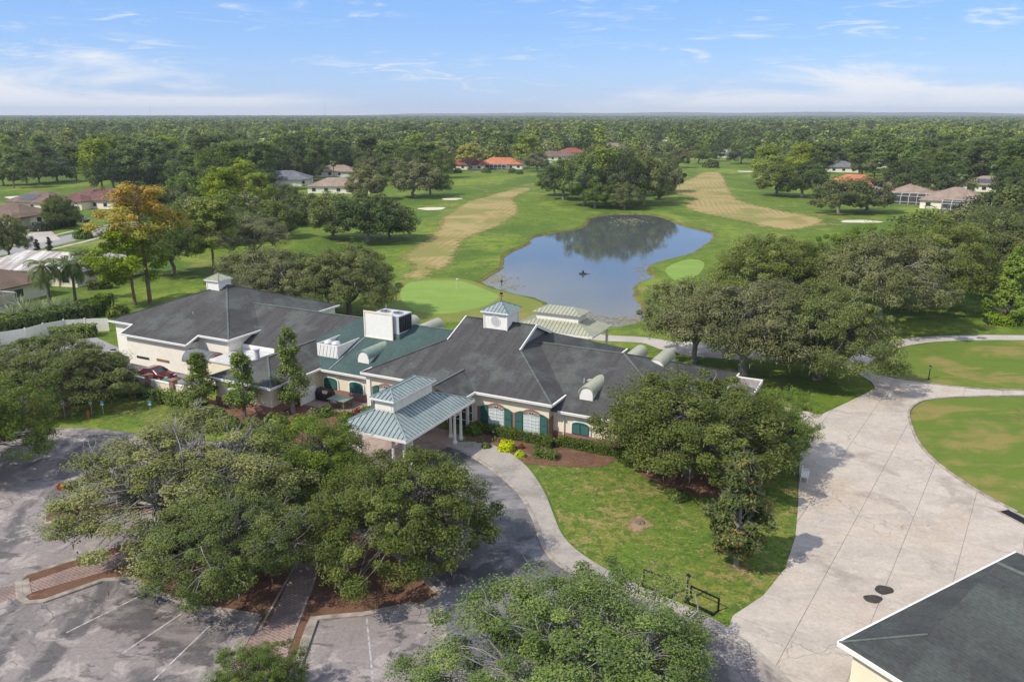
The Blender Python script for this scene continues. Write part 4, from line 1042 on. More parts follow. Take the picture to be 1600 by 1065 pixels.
# roof plant: a thing of its own standing on the roof
ac = thing('rooftop_air_conditioner', 'big grey rooftop air conditioner behind the tall cream screen on the green roof', 'air conditioner', BW(-24.7, 9.2, 5.6), TH)
MB().bx(-1.9, 1.9, -1.35, 1.35, 0.0, 2.1).build('cabinet', MATS['steel_light'], ac)
MB().bx(-2.0, 2.0, -1.45, 1.45, -0.75, 0.0).build('curb', MATS['metal_green_seam'], ac)
for k in range(7): MB().bx(1.902, 1.94, -1.25 + k * 0.36, -0.97 + k * 0.36, 0.15, 1.95).build('louvre', MATS['black_metal'], ac)
for x in (-0.9, 0.9):
    MB().lathe([(0.62, 2.1), (0.62, 2.22), (0.55, 2.22), (0.55, 2.12)], (x, 0, 0), 16).build('fan_ring', MATS['grey_metal'], ac)
    MB().box((x, 0, 2.16), (1.0, 0.14, 0.02), 0.5).box((x, 0, 2.17), (1.0, 0.14, 0.02), 2.0).build('fan_blades', MATS['black_metal'], ac)
MB().tube((-1.4, 0.9, 2.1), (-1.4, 0.9, 2.7), 0.04, 0.04, 6).build('stack', MATS['grey_metal'], ac)

# ================================================================ porte-cochere
pc = thing('porte_cochere', 'sage green metal roofed porte-cochere on white columns before the entrance', 'porte-cochere', BO, TH)
MG, MS = MATS['metal_green'], MATS['metal_green_seam']
U0, U1, V0, V1 = -15.0, -7.4, -13.5, -1.8
LU0, LU1, LV0, LV1, LZ = -12.2, -10.2, -11.28, -5.0, 4.65
lo = [(U0, V0, E0), (U1, V0, E0), (U1, V1, E0), (U0, V1, E0)]; hi = [(LU0, LV0, LZ), (LU1, LV0, LZ), (LU1, LV1, LZ), (LU0, LV1, LZ)]
def seamed(quads, parent, name, step, sw=0.05, up=None):
    """metal roof planes with one seam object per rib"""
    m = MB()
    for q in quads: m.slab(q, 0.06)
    r = m.build(name, MG, parent)
    for q in quads:
        a, b, c, d = [Vector(p) for p in q]      # a-b eave, d above a, c above b
        L = (b - a).length; n = int(L / step); t = (b - a).normalized()
        nrm = (b - a).cross(d - a).normalized()
        if nrm.z < 0: nrm = -nrm
        dn = (d - a) - t * ((d - a) @ t)          # up-slope direction
        for k in range(1, n):
            s = L * k / n
            sa = (d - a) @ t; sb = L - (c - a) @ t
            f = 1.0
            if s < sa: f = s / sa
            elif s > L - sb: f = (L - s) / sb
            if f < 0.08: continue
            p = a + t * s
            MB().beam(p + nrm * 0.03, p + dn * f * 0.995 + nrm * 0.03, sw, 0.06, 0, nrm).build('seam', MS, parent)
    return r
lower = [[lo[0], lo[1], hi[1], hi[0]], [lo[1], lo[2], hi[2], hi[1]], [lo[2], lo[3], hi[3], hi[2]], [lo[3], lo[0], hi[0], hi[3]]]
seamed(lower, pc, 'canopy_roof', 0.46)
for i in range(4): MB().beam(Vector(lo[i]) + Vector((0, 0, .02)), Vector(hi[i]) + Vector((0, 0, .02)), 0.16, 0.07).build('hip_ridge', MG, pc)
for i in range(4):
    a, b = Vector(lo[i]), Vector(lo[(i + 1) % 4]); MB().beam(a + Vector((0, 0, -.16)), b + Vector((0, 0, -.16)), 0.10, 0.24).build('fascia', WH, pc)
MB().bx(U0 + .3, U1 - .3, V0 + .3, V1 - .3, E0 - 0.42, E0 - 0.30).build('soffit', WH, pc)
lan = MB().bx(LU0, LU1, LV0, LV1, LZ - 0.3, 5.80).build('lantern', WH, pc)
for k in range(5):
    v0 = LV0 + 0.15 + k * (LV1 - LV0 - 0.15) / 5
    MB().bx(LU1 + 0.002, LU1 + 0.03, v0, v0 + 1.1, LZ + 0.12, 5.62).build('lantern_panel', MATS['white_wall'], lan)
MB().bx(LU0 + 0.2, LU1 - 0.2, LV0 - 0.03, LV0 - 0.002, LZ + 0.12, 5.62).build('lantern_panel', MATS['white_wall'], lan)
ue = [(-12.5, -11.62, 5.86), (-9.9, -11.62, 5.86), (-9.9, -4.7, 5.86), (-12.5, -4.7, 5.86)]; ur0, ur1 = (-11.2, -10.25, 6.38), (-11.2, -6.1, 6.38)
seamed([[ue[1], ue[2], ur1, ur0], [ue[3], ue[0], ur0, ur1]], lan, 'lantern_roof', 0.46)
seamed([[ue[0], ue[1], ur0, ur0], [ue[2], ue[3], ur1, ur1]], lan, 'lantern_hip', 0.40)
MB().beam(Vector(ur0) + Vector((0, 0, .02)), Vector(ur1) + Vector((0, 0, .02)), 0.14, 0.06).build('ridge_cap', MG, lan)
for i in range(4):
    a, b = Vector(ue[i]), Vector(ue[(i + 1) % 4]); MB().beam(a + Vector((0, 0, -.12)), b + Vector((0, 0, -.12)), 0.08, 0.16).build('lantern_fascia', WH, lan)
    MB().beam(a + Vector((0, 0, .02)), Vector(ur0 if i < 2 else ur1) + Vector((0, 0, .02)), 0.12, 0.06).build('hip_ridge', MG, lan)
cprof = [(0.21, GZ), (0.21, GZ + 0.28), (0.15, GZ + 0.34), (0.14, GZ + 1.2), (0.12, E0 - 0.75), (0.17, E0 - 0.62), (0.17, E0 - 0.42)]
for cu, cv, su, sv in ((-8.3, -3.0, -1, 1), (-8.3, -12.6, -1, -1), (-14.1, -12.6, 1, -1), (-14.1, -3.0, 1, 1)):
    pts = [(cu, cv), (cu + su * 1.15, cv), (cu, cv - sv * 1.15)]
    for x, y in pts: MB().lathe(cprof, (x, y, 0), 10).build('column', WH, pc)
    for x, y in pts[1:]:
        m = MB()
        for z in (2.15, 2.75): m.beam((cu, cv, z), (x, y, z), 0.05, 0.06)
        for k in range(3):
            a = Vector((cu, cv, 2.15)).lerp(Vector((x, y, 2.15)), k / 3); b = Vector((cu, cv, 2.75)).lerp(Vector((x, y, 2.75)), (k + 1) / 3)
            c = Vector((cu, cv, 2.75)).lerp(Vector((x, y, 2.75)), k / 3); d = Vector((cu, cv, 2.15)).lerp(Vector((x, y, 2.15)), (k + 1) / 3)
            m.beam(a, b, 0.03, 0.04); m.beam(c, d, 0.03, 0.04)
        m.build('lattice', WH, pc)
MB().lathe(cprof, (-9.0, -0.4, 0), 10).build('column', WH, pc); MB().lathe(cprof, (-13.5, -0.4, 0), 10).build('column', WH, pc)

# ================================================================ lakeside pavilion behind the clubhouse
pv = thing('lakeside_pavilion', 'open pavilion with tan metal double roof behind the clubhouse by the pond', 'pavilion', BO, TH)
SG, SS = MATS['metal_sage'], MATS['metal_sage_seam']
MG, MS = SG, SS
a0 = [(-17.2, 24.6, 3.3), (-5.6, 24.6, 3.3), (-5.6, 31.4, 3.3), (-17.2, 31.4, 3.3)]; b0 = [(-14.2, 26.6, 4.35), (-8.3, 26.6, 4.35), (-8.3, 29.4, 4.35), (-14.2, 29.4, 4.35)]
seamed([[a0[i], a0[(i + 1) % 4], b0[(i + 1) % 4], b0[i]] for i in range(4)], pv, 'lower_roof', 0.5)
pl = MB().bx(-14.2, -8.3, 26.6, 29.4, 4.2, 5.25).build('lantern', WH, pv)
c0 = [(-14.6, 26.2, 5.3), (-7.9, 26.2, 5.3), (-7.9, 29.8, 5.3), (-14.6, 29.8, 5.3)]; r0, r1 = (-13.0, 28.0, 6.0), (-9.5, 28.0, 6.0)
seamed([[c0[0], c0[1], r1, r0], [c0[2], c0[3], r0, r1]], pl, 'upper_roof', 0.5)
seamed([[c0[1], c0[2], r1, r1], [c0[3], c0[0], r0, r0]], pl, 'upper_hip', 0.5)
for i in range(4): MB().beam(Vector(a0[i]) + Vector((0, 0, -.14)), Vector(a0[(i + 1) % 4]) + Vector((0, 0, -.14)), 0.1, 0.22).build('fascia', WH, pv)
for u in (-16.8, -11.4, -6.0):
    for v in (25.0, 31.0): MB().bx(u - 0.14, u + 0.14, v - 0.14, v + 0.14, GZ, 3.15).build('post', WH, pv)
MB().bx(-17.0, -5.8, 24.8, 31.2, GZ - 0.2, GZ + 0.12).build('floor', MATS['sidewalk'], pv)
m = MB()
for u in np.arange(-16.6, -6, 0.18): m.bx(u - .02, u + .02, 24.98, 25.02, GZ + .2, GZ + 1.0)
m.bx(-16.8, -6, 24.96, 25.04, GZ + 1.0, GZ + 1.07).bx(-16.8, -6, 24.96, 25.04, GZ + .14, GZ + .2); m.build('railing', WH, pv)
m = MB()
for v in np.arange(25.1, 31, 0.18): m.bx(-6.02, -5.98, v - .02, v + .02, GZ + .2, GZ + 1.0)
m.bx(-6.04, -5.96, 25, 31, GZ + 1.0, GZ + 1.07); m.build('railing', WH, pv)
MG, MS = MATS['metal_green'], MATS['metal_green_seam']

# ================================================================ cart barn, bottom right
_c = G(1311, 1003, 3.2)                     # rear-left eave corner of the barn
barn = thing('cart_barn', 'cream cart barn with dark green-black shingle roof at the corner of the concrete yard', 'barn', (_c.x, _c.y, 0), R(31.5))
BE = 3.2; GS = MATS['shingle_garage']; bz = lambda x: BE + 0.4 * x
br = MB().slab([(0, 0, BE), (3, -3, bz(3)), (8.9, -3, bz(8.9)), (8.9, -22, bz(8.9)), (0, -22, BE)], 0.14) \
    .slab([(17.8, 0, BE), (17.8, -22, BE), (8.9, -22, bz(8.9)), (8.9, -3, bz(8.9)), (14.8, -3, bz(3))], 0.14) \
    .slab([(0, 0, BE), (17.8, 0, BE), (14.8, -3, bz(3)), (3, -3, bz(3))], 0.14).build('roof', GS, barn)
MB().extr([(3, -3.15, bz(3) - .1), (14.8, -3.15, bz(3) - .1), (8.9, -3.15, bz(8.9) - .1)], (0, -0.1, 0)).build('gablet', WH, barn)
MB().prism([(0.55, -0.55), (17.2, -0.55), (17.2, -21.5), (0.55, -21.5)], 0.0, BE - 0.16).build('wall', CR, barn)
for p, q in (((0, 0.05, BE), (17.8, 0.05, BE)), ((-0.05, 0.05, BE), (-0.05, -22, BE))):
    MB().beam(Vector(p) + Vector((0, 0, -.11)), Vector(q) + Vector((0, 0, -.11)), 0.07, 0.20).beam(Vector(p), Vector(q), 0.12, 0.06).build('gutter', WH, barn)
MB().beam((0, 0, BE + .02), (3, -3, bz(3) + .02), 0.14, 0.05).build('hip_cap', MATS['shingle_cap'], barn)
MB().beam((8.9, -3, bz(8.9) + .02), (8.9, -22, bz(8.9) + .02), 0.26, 0.07).build('ridge_cap', MATS['shingle_cap'], barn)
# ================================================================ trees
def unit(v): return v / np.maximum(np.linalg.norm(v, axis=-1, keepdims=True), 1e-9)
def leaf_quads(P, N, ln, wd, rng):
    """diamond leaves at P with normals N"""
    n = len(P); t = unit(np.cross(N, unit(rng.normal(size=(n, 3))))); b = np.cross(N, t)
    ln = ln[:, None] if np.ndim(ln) else ln; wd = wd[:, None] if np.ndim(wd) else wd
    V = np.stack([P - t * ln * 0.5, P + b * wd * 0.5 - t * ln * .05, P + t * ln * 0.5, P - b * wd * 0.5 - t * ln * .05], 1)
    return V.reshape(-1, 3), np.arange(4 * n).reshape(-1, 4)
def tube_np(path, radii, k=6):
    """tapered tube along a path -> verts, quads"""
    path = np.asarray(path, float); V = []; m = len(path)
    for i in range(m):
        t = path[min(i + 1, m - 1)] - path[max(i - 1, 0)]; t = t / max(np.linalg.norm(t), 1e-9)
        a = np.cross(t, (0.31, 0.95, 0.1)); a /= max(np.linalg.norm(a), 1e-9); b = np.cross(t, a)
        for j in range(k):
            an = 2 * math.pi * j / k; V.append(path[i] + (a * math.cos(an) + b * math.sin(an)) * radii[i])
    F = [(i * k + j, i * k + (j + 1) % k, (i + 1) * k + (j + 1) % k, (i + 1) * k + j) for i in range(m - 1) for j in range(k)]
    return np.array(V), np.array(F)
def merge(parts):
    Vs, Fs, o = [], [], 0
    for V, F in parts:
        Vs.append(V); Fs.append(F + o); o += len(V)
    return np.concatenate(Vs), np.concatenate(Fs)
def bend(a, b, sag, rng, n=5, jit=0.12):
    a = np.asarray(a, float); b = np.asarray(b, float); L = np.linalg.norm(b - a); out = []
    j = rng.normal(size=3) * jit * L
    for i in range(n):
        t = i / (n - 1); out.append(a + (b - a) * t + j * math.sin(math.pi * t) + np.array([0, 0, sag * L * math.sin(math.pi * t)]))
    return out
def clump_leaves(C, rc, nper, ln, wd, rng, center, sq=0.7, up=0.45, hollow=0.35, rvar=0.5):
    n = len(C) * nper
    ci = np.repeat(np.arange(len(C)), nper)
    d = unit(rng.normal(size=(n, 3))); r = (hollow + (1 - hollow) * rng.random(n) ** 0.6)
    off = d * r[:, None] * rc[ci][:, None]; off[:, 2] *= sq
    P = C[ci] + off
    out = unit(P - center)
    N = unit(d * 0.55 + out * 0.5 + np.array([0, 0, up]) + rng.normal(size=(n, 3)) * 0.55)
    s = rng.uniform(0.7, 1.3, n)
    V, F = leaf_quads(P, N, ln * s, wd * s, rng)
    cr = rng.random(len(C))[ci]
    rnd = np.clip(cr * rvar + rng.random(n) * (1 - rvar), 0, 1)
    return V, F, rnd
def oak(name, seed, H=11.0, Rr=7.0, ncl=130, nper=300, ln=0.22, mat='leaf_oak', moss=0.0, twigs=0, fork=0.22, bottom=-0.15, bark='bark_grey', rc=(0.9, 1.7), flat=0.75, cut=0.0, sparse=0.0, mid=0.50):
    """broad live oak: short trunk, spreading limbs, clumped crown. returns (trunk mesh, crown mesh)"""
    rng = np.random.default_rng(seed)
    cz = H * mid; Hz = H - cz
    lob = unit(rng.normal(size=(14, 3)) * (1, 1, 0.5)); la = rng.uniform(-0.26, 0.30, 14)
    C = []
    while len(C) < ncl:
        d = unit(rng.normal(size=(1, 3)))[0]
        if d[2] < bottom: continue
        k = 1 + float(np.sum(la * np.exp(-((1 - lob @ d) / 0.13))))
        f = rng.uniform(0.60, 1.0) ** 0.6 if rng.random() < 0.74 else rng.uniform(0.35, 0.75)
        p = d * f * k * np.array([Rr, Rr, Hz if d[2] > 0 else cz * 0.72]) + np.array([0, 0, cz])
        C.append(p)
    C = np.array(C); crad = (rc[0] + (rc[1] - rc[0]) * rng.random(ncl) ** 1.5) * (Rr / 7.0)
    keep = rng.random(ncl) > sparse
    center = np.array([0, 0, cz * 0.7])
    V, F, rnd = clump_leaves(C[keep], crad[keep], nper, ln, ln * 0.62, rng, center, flat)
    # wood
    fz = H * fork; tr = 0.034 * H
    parts = [tube_np([(0, 0, -0.1), (0.03 * H * rng.normal(), 0.02 * H * rng.normal(), fz * .5), (0, 0, fz)], [tr * 1.35, tr, tr * 0.95], 9)]
    nl = 7; ends = []
    for i in range(nl):
        a = 2 * math.pi * (i + rng.uniform(-.25, .25)) / nl; rr = Rr * rng.uniform(.35, .55)
        ends.append(np.array([rr * math.cos(a), rr * math.sin(a), cz + Hz * rng.uniform(-0.1, 0.35)]))
    ends.append(np.array([0, 0, cz + Hz * .4]))
    for e in ends: parts.append(tube_np(bend((0, 0, fz * 0.92), e, 0.10, rng, 6), np.linspace(tr * 0.62, tr * 0.26, 6), 6))
    E = np.array(ends)
    for i in range(ncl):
        j = int(np.argmin(np.linalg.norm(E - C[i], axis=1)))
        st_ = np.array([0, 0, fz]) + (E[j] - np.array([0, 0, fz])) * rng.uniform(0.4, 1.0)
        parts.append(tube_np(bend(st_, C[i], 0.10, rng, 5, 0.16), np.linspace(tr * 0.20, tr * 0.04, 5), 4))
        nt_ = twigs if not keep[i] else max(0, twigs // 3)
        for _ in range(nt_):
            e = C[i] + unit(rng.normal(size=3) * (1, 1, 0.7) + (C[i] - center) * 0.12 + (0, 0, 0.35)) * crad[i] * rng.uniform(0.7, 1.5)
            parts.append(tube_np(bend(C[i] * (1 - .05 * rng.random()), e, 0.03, rng, 4, 0.10), np.linspace(0.032, 0.008, 4), 3))
    tv, tf = merge(parts)
    tm = np_mesh(name + '_trunk', tv, tf, MATS[bark]); tm.polygons.foreach_set('use_smooth', [True] * len(tm.polygons))
    cm = [MATS[mat]]; mi = None
    if moss > 0:
        nm = int(moss * len(rnd)); lowi = np.nonzero(C[:, 2] < cz + Hz * 0.5)[0]
        ci = rng.choice(lowi, nm); P = C[ci] + rng.normal(size=(nm, 3)) * crad[ci][:, None] * (0.55, 0.55, 0.3) - np.array([0, 0, 1]) * crad[ci][:, None] * 0.55
        Lm = rng.uniform(0.2, 0.6, nm); w = rng.uniform(0.04, 0.10, nm); a = rng.uniform(0, 6.28, nm)
        s = np.stack([np.cos(a), np.sin(a), np.zeros(nm)], 1) * w[:, None]; dn = np.stack([rng.normal(size=nm) * .08, rng.normal(size=nm) * .08, -np.ones(nm)], 1) * Lm[:, None]
        mv = np.stack([P - s, P + s, P + s * .3 + dn, P - s * .3 + dn], 1).reshape(-1, 3)
        F2 = np.arange(4 * nm).reshape(-1, 4) + len(V); V = np.concatenate([V, mv]); mi = np.concatenate([np.zeros(len(F)), np.ones(nm)]); F = np.concatenate([F, F2])
        rnd = np.concatenate([rnd, rng.random(nm)]); cm.append(MATS['leaf_moss'])
    return tm, np_mesh(name + '_crown', V, F, cm, {'rnd': rnd}, mi)
def pine(name, seed, H=18.0, Rr=4.0, ncl=70, nper=160, ln=0.45, mat='leaf_pine', base=0.45, bark='bark_pine', rc=(0.8, 1.4), rust=None, wdr=0.22):
    """tall pine: bare trunk, irregular crown of needle tufts on the upper part"""
    rng = np.random.default_rng(seed)
    lean = rng.normal(size=2) * 0.03 * H
    top = np.array([lean[0], lean[1], H * 0.97])
    tr = 0.009 * H + 0.04
    path = [np.array([0, 0, -0.1])] + [np.array([lean[0] * t + rng.normal() * .06, lean[1] * t + rng.normal() * .06, H * 0.97 * t]) for t in (0.25, 0.5, 0.75, 1.0)]
    parts = [tube_np(path, [tr * 1.2, tr, tr * .8, tr * .5, tr * .12], 7)]
    C = []; crad = []
    for i in range(ncl):
        t = base + (1 - base) * rng.random() ** 0.75
        prof = math.sin(min(1, (t - base) / (1 - base) * 1.15 + 0.18) * math.pi * 0.86) ** 0.7
        a = rng.uniform(0, 6.28); r = Rr * prof * rng.uniform(0.25, 1.0) ** 0.7
        p0 = np.array([lean[0] * t, lean[1] * t, H * 0.97 * t]); p = p0 + np.array([r * math.cos(a), r * math.sin(a), r * rng.uniform(0.0, 0.35)])
        C.append(p); crad.append(rng.uniform(*rc) * (0.7 + 0.3 * prof))
        if r > 0.4: parts.append(tube_np(bend(p0 - (0, 0, 0.15 * r), p, -0.05, rng, 4, 0.1), np.linspace(tr * .22, tr * .06, 4), 4))
    C = np.array(C); crad = np.array(crad)
    V, F, rnd = clump_leaves(C, crad, nper, ln, ln * wdr * 2, rng, np.array([lean[0], lean[1], H * .6]), 0.85, 0.5, 0.2, 0.45)
    cm = [MATS[mat]]; mi = None
    if rust:
        zc_ = np.repeat(C[:, 2], nper); lo = H * rust
        pr = np.clip((zc_ - lo) / (0.18 * H) + np.random.default_rng(seed + 1).normal(size=len(zc_)) * 0.25, 0, 1)
        mi = (pr > 0.5).astype(int); cm.append(MATS['leaf_rust'])
    tv, tf = merge(parts); tm = np_mesh(name + '_trunk', tv, tf, MATS[bark]); tm.polygons.foreach_set('use_smooth', [True] * len(tm.polygons))
    return tm, np_mesh(name + '_crown', V, F, cm, {'rnd': rnd}, mi)
def upright(name, seed, H=9.0, Rr=2.2, ncl=70, nper=220, ln=0.2, mat='leaf_oak_green', base=0.15, cone=0.5, bark='bark_grey', rc=(0.55, 0.95), twigs=0, wd=0.6):
    """oval or conic crown on a straight stem: young oaks, magnolia, cypress"""
    rng = np.random.default_rng(seed); C = []; crad = []; tr = 0.014 * H + 0.04
    parts = [tube_np([(0, 0, -0.1), (rng.normal() * .05, rng.normal() * .05, H * .4), (0, 0, H * .93)], [tr * 1.3, tr, tr * .15], 7)]
    for i in range(ncl):
        t = rng.random() ** 0.85
        prof = (1 - t) ** cone * min(1, 0.45 + t * 4) * (0.8 + 0.25 * math.sin(t * 11 + seed))
        a = rng.uniform(0, 6.28); r = Rr * prof * rng.uniform(0.35, 1.0) ** 0.6; z = H * (base + (0.97 - base) * t)
        p = np.array([r * math.cos(a), r * math.sin(a), z]); C.append(p); crad.append(rng.uniform(*rc) * (0.55 + 0.45 * (1 - t)))
        parts.append(tube_np(bend((0, 0, max(H * .1, z - 0.5 * r - .2)), p, 0.03, rng, 4, 0.1), np.linspace(tr * .3, tr * .08, 4), 4))
        for _ in range(twigs):
            e = p + unit(rng.normal(size=3) + p * (0.3, 0.3, 0.0)) * rng.uniform(.3, .9); parts.append(tube_np([p, (p + e) / 2 + rng.normal(size=3) * .05, e], [0.03, 0.02, 0.008], 3))
    C = np.array(C); crad = np.array(crad)
    V, F, rnd = clump_leaves(C, crad, nper, ln, ln * wd, rng, np.array([0, 0, H * .4]), 0.8, 0.4, 0.2, 0.4)
    tv, tf = merge(parts); tm = np_mesh(name + '_trunk', tv, tf, MATS[bark]); tm.polygons.foreach_set('use_smooth', [True] * len(tm.polygons))
    return tm, np_mesh(name + '_crown', V, F, [MATS[mat]], {'rnd': rnd})
def palm(name, seed, H=5.0, nf=26, L=3.2, mat='leaf_palm'):
    rng = np.random.default_rng(seed); parts = [tube_np([(0, 0, -.1), (.1, 0, H * .5), (0, 0, H)], [.24, .2, .17], 8)]
    P, Q, rnd = [], [], []; V = []; o = 0
    for i in range(nf):
        a = 2 * math.pi * i / nf * 2.4 + rng.uniform(-.2, .2); el = rng.uniform(-0.35, 1.15); l = L * rng.uniform(.8, 1.1)
        d = np.array([math.cos(a), math.sin(a), 0]); pts = []
        p = np.array([0, 0, H]); e = el
        for k in range(12):
            pts.append(p.copy()); p = p + (d * math.cos(e) + np.array([0, 0, math.sin(e)])) * l / 11; e -= 0.17
        parts.append(tube_np(pts[::2], np.linspace(.035, .008, 6), 3))
        s = np.array([-d[1], d[0], 0])
        for k in range(2, 11):
            t = (pts[k + 1] - pts[k]); 
            for q in range(2):
                b = pts[k] + t * q * .5
                for sg in (-1, 1):
                    w = 0.75 * math.sin(math.pi * (k - .5) / 11) + .12
                    tip = b + s * sg * w * .85 + t * 1.1 - np.array([0, 0, .32 * w]); n2 = t * 0.28
                    V += [b - n2, b + n2, tip + n2 * .1, tip - n2 * .1]; rnd.append(rng.random())
    V = np.array(V); F = np.arange(len(V)).reshape(-1, 4)
    tv, tf = merge(parts); tm = np_mesh(name + '_trunk', tv, tf, MATS['bark'])
    return tm, np_mesh(name + '_crown', V, F, [MATS[mat]], {'rnd': rnd})
def bush_mesh(name, seed, r=0.6, h=0.7, n=900, ln=0.10, mat='leaf_hedge', spiky=False):
    rng = np.random.default_rng(seed); d = unit(rng.normal(size=(n, 3))); d[:, 2] = np.abs(d[:, 2])
    k = 1 + 0.18 * np.sin(d[:, 0] * 5 + seed) * np.cos(d[:, 1] * 4 + seed * 2)
    P = d * (0.55 + 0.45 * rng.random(n) ** .5)[:, None] * k[:, None] * np.array([r, r, h]) + (0, 0, 0.03)
    N = unit(d + rng.normal(size=(n, 3)) * .5 + (0, 0, .3)); s = rng.uniform(.7, 1.3, n)
    if spiky:
        t = unit(d + (0, 0, .4)); w = unit(np.cross(t, rng.normal(size=(n, 3)))) * .035; B = t * .1; T = t * (np.array([r, r, h]) * 1.1) * rng.uniform(.8, 1.1, (n, 1))
        V = np.stack([B - w, B + w, T + w * .1, T - w * .1], 1).reshape(-1, 3); F = np.arange(4 * n).reshape(-1, 4)
    else: V, F = leaf_quads(P, N, ln * s, ln * .7 * s, rng)
    return np_mesh(name, V, F, [MATS[mat]], {'rnd': rng.random(n)})

def plant(kind, meshes, loc, sx, sz, rz, label, cat='tree', group=None, name=None):
    e = thing(name or kind, label, cat, loc, rz, group)
    for nm, me in zip(('trunk', 'crown'), meshes):
        o = bpy.data.objects.new(nm, me); o.scale = (sx, sx, sz); link(o, e)
    return e
TREES = []          # footprints kept clear of scattered woodland: (x, y, r)

# ---- prototype meshes
OAK = {
    'a': oak('oak_a', 1, 11, 7, 330, 300, 0.175, 'leaf_oak', 0.004, 1, mid=.45, bottom=-.5, rc=(.5, 1.5), bark='bark'),
    'b': oak('oak_b', 2, 11, 7, 300, 270, 0.175, 'leaf_oak_green', 0.003, 1, mid=.46, bottom=-.45, rc=(.5, 1.5), bark='bark'),
    'c': oak('oak_c', 3, 11, 7, 280, 250, 0.19, 'leaf_oak_pale', 0.006, 2, bottom=-0.4, mid=.50, rc=(.5, 1.6)),
    'bare': oak('oak_bare', 4, 11, 7, 310, 300, 0.15, 'leaf_oak_pale', 0.004, 11, sparse=0.25, rc=(0.45, 1.3), bottom=-.4, mid=.47),
    'light': oak('oak_light', 5, 11, 7, 330, 320, 0.15, 'leaf_oak_green', 0.003, 3, sparse=0.03, rc=(0.5, 1.4), bottom=-.5, mid=.46),
}
MID = {
    'oak1': oak('mid_oak_a', 11, 12, 7, 105, 120, 0.46, 'leaf_oak', 0.02, 0, bottom=-0.75, mid=.44, rc=(1.0, 1.9)),
    'oak2': oak('mid_oak_b', 12, 12, 7, 105, 120, 0.46, 'leaf_dark', 0.01, 0, bottom=-0.75, mid=.44, rc=(1.0, 1.9)),
    'oak3': oak('mid_oak_c', 13, 12, 6, 105, 120, 0.44, 'leaf_oak_pale', 0.03, 0, bottom=-0.7, mid=.45, rc=(1.0, 1.9)),
    'oak4': oak('mid_oak_d', 14, 13, 6.5, 105, 120, 0.46, 'leaf_oak_green', 0.0, 0, bottom=-0.7, mid=.47, rc=(1.0, 2.0)),
    'pine1': pine('mid_pine_a', 21, 18, 4.4, 60, 95, 0.60, 'leaf_pine_far', 0.32, rc=(1.0, 1.9)),
    'pine2': pine('mid_pine_b', 22, 18, 4.0, 55, 95, 0.60, 'leaf_pine_far', 0.45, rc=(1.0, 1.9)),
    'pine3': pine('mid_pine_c', 23, 17, 4.8, 70, 100, 0.55, 'leaf_pine', 0.30, rc=(1.1, 2.0)),
    'yellow': oak('mid_yellow', 24, 12, 5, 60, 120, 0.46, 'leaf_yellow', 0, 0),
}
PINE_RUST = pine('rust_pine', 31, 19, 5.2, 85, 150, 0.36, 'leaf_pine', 0.42, rust=0.56, rc=(0.7, 1.25))
PINE_NEAR = pine('near_pine', 32, 13, 4.6, 85, 160, 0.36, 'leaf_pine', 0.28, rc=(0.7, 1.2))
PINE_B = pine('near_pine_b', 33, 15, 4.2, 85, 170, 0.38, 'leaf_pine', 0.34, rc=(0.8, 1.4))
MAGN = upright('magnolia', 41, 8, 2.9, 120, 150, 0.24, 'leaf_magnolia', 0.10, 0.55, 'bark_grey', (0.5, 0.85), 5)
YOUNG = [upright('young_oak_a', 42, 7, 2.0, 85, 95, 0.19, 'leaf_oak_green', 0.20, 0.45, rc=(0.4, 0.95), twigs=2), upright('young_oak_b', 43, 9, 1.7, 95, 100, 0.19, 'leaf_oak_green', 0.16, 0.50, rc=(0.4, 0.95), twigs=2)]
CYP = upright('cypress', 44, 14, 5.2, 150, 200, 0.36, 'leaf_cypress', 0.06, 0.8, 'bark', (0.8, 1.3))
SPIRE = upright('italian_cypress', 45, 4, 0.55, 30, 70, 0.2, 'leaf_dark', 0.02, 0.6, 'bark', (0.3, 0.4))
PALM = palm('palm', 51); PALM2 = palm('cabbage_palm', 52, 7.5, 22, 2.0)

# ---- near trees: (kind, crown-centre pixel or base pixel, size in metres, label)
def near(meshes, px, py, H0, R0, H, Rr, rz, label, name='live_oak', cat='tree', group=None):
    p = G(px, py); TREES.append((p.x, p.y, Rr * 0.8))
    return plant(name, meshes, (p.x, p.y, 0), Rr / R0, H / H0, rz, label, cat, group, name)
near(OAK['bare'], 296, 838, 11, 7, 8.6, 9.2, 0.4, 'sprawling live oak with many bare grey branches over the parking lot')
near(OAK['light'], 372, 922, 11, 7, 7.2, 5.6, 2.1, 'bright green live oak on the mulch island left of the brick path')
near(OAK['b'], 488, 792, 11, 7, 7.2, 5.0, 1.3, 'live oak nearest the porte-cochere roof, left of the brick path')
near(OAK['a'], 636, 882, 11, 7, 8.2, 5.9, 0.9, 'dense live oak between the brick path and the dark drive')
near(OAK['light'], 902, 1128, 11, 7, 7.1, 7.4, 5.0, 'large live oak with pale limbs at the bottom edge of the picture')
near(OAK['a'], 1076, 744, 11, 7, 9.2, 7.8, 3.4, 'wide dark live oak on the front lawn before the right wing')
near(OAK['b'], 1200, 728, 11, 7, 6.6, 4.0, 4.2, 'smaller live oak overhanging the concrete yard beside the lawn')
near(OAK['a'], 82, 628, 11, 7, 7.2, 7.6, 2.6, 'broad dark live oak left of the service wall')
near(OAK['b'], -30, 738, 11, 7, 8.4, 6.2, 1.0, 'live oak cut by the left edge above the parking lot')
near(MAGN, 1150, 884, 8, 2.9, 8.6, 3.0, 1.0, 'southern magnolia with rusty leaves on the lawn by the concrete yard', 'magnolia_tree')
near(OAK['c'], 1160, 586, 11, 7, 11.5, 9.0, 0.3, 'huge grey-green live oak with visible trunk behind the right wing')
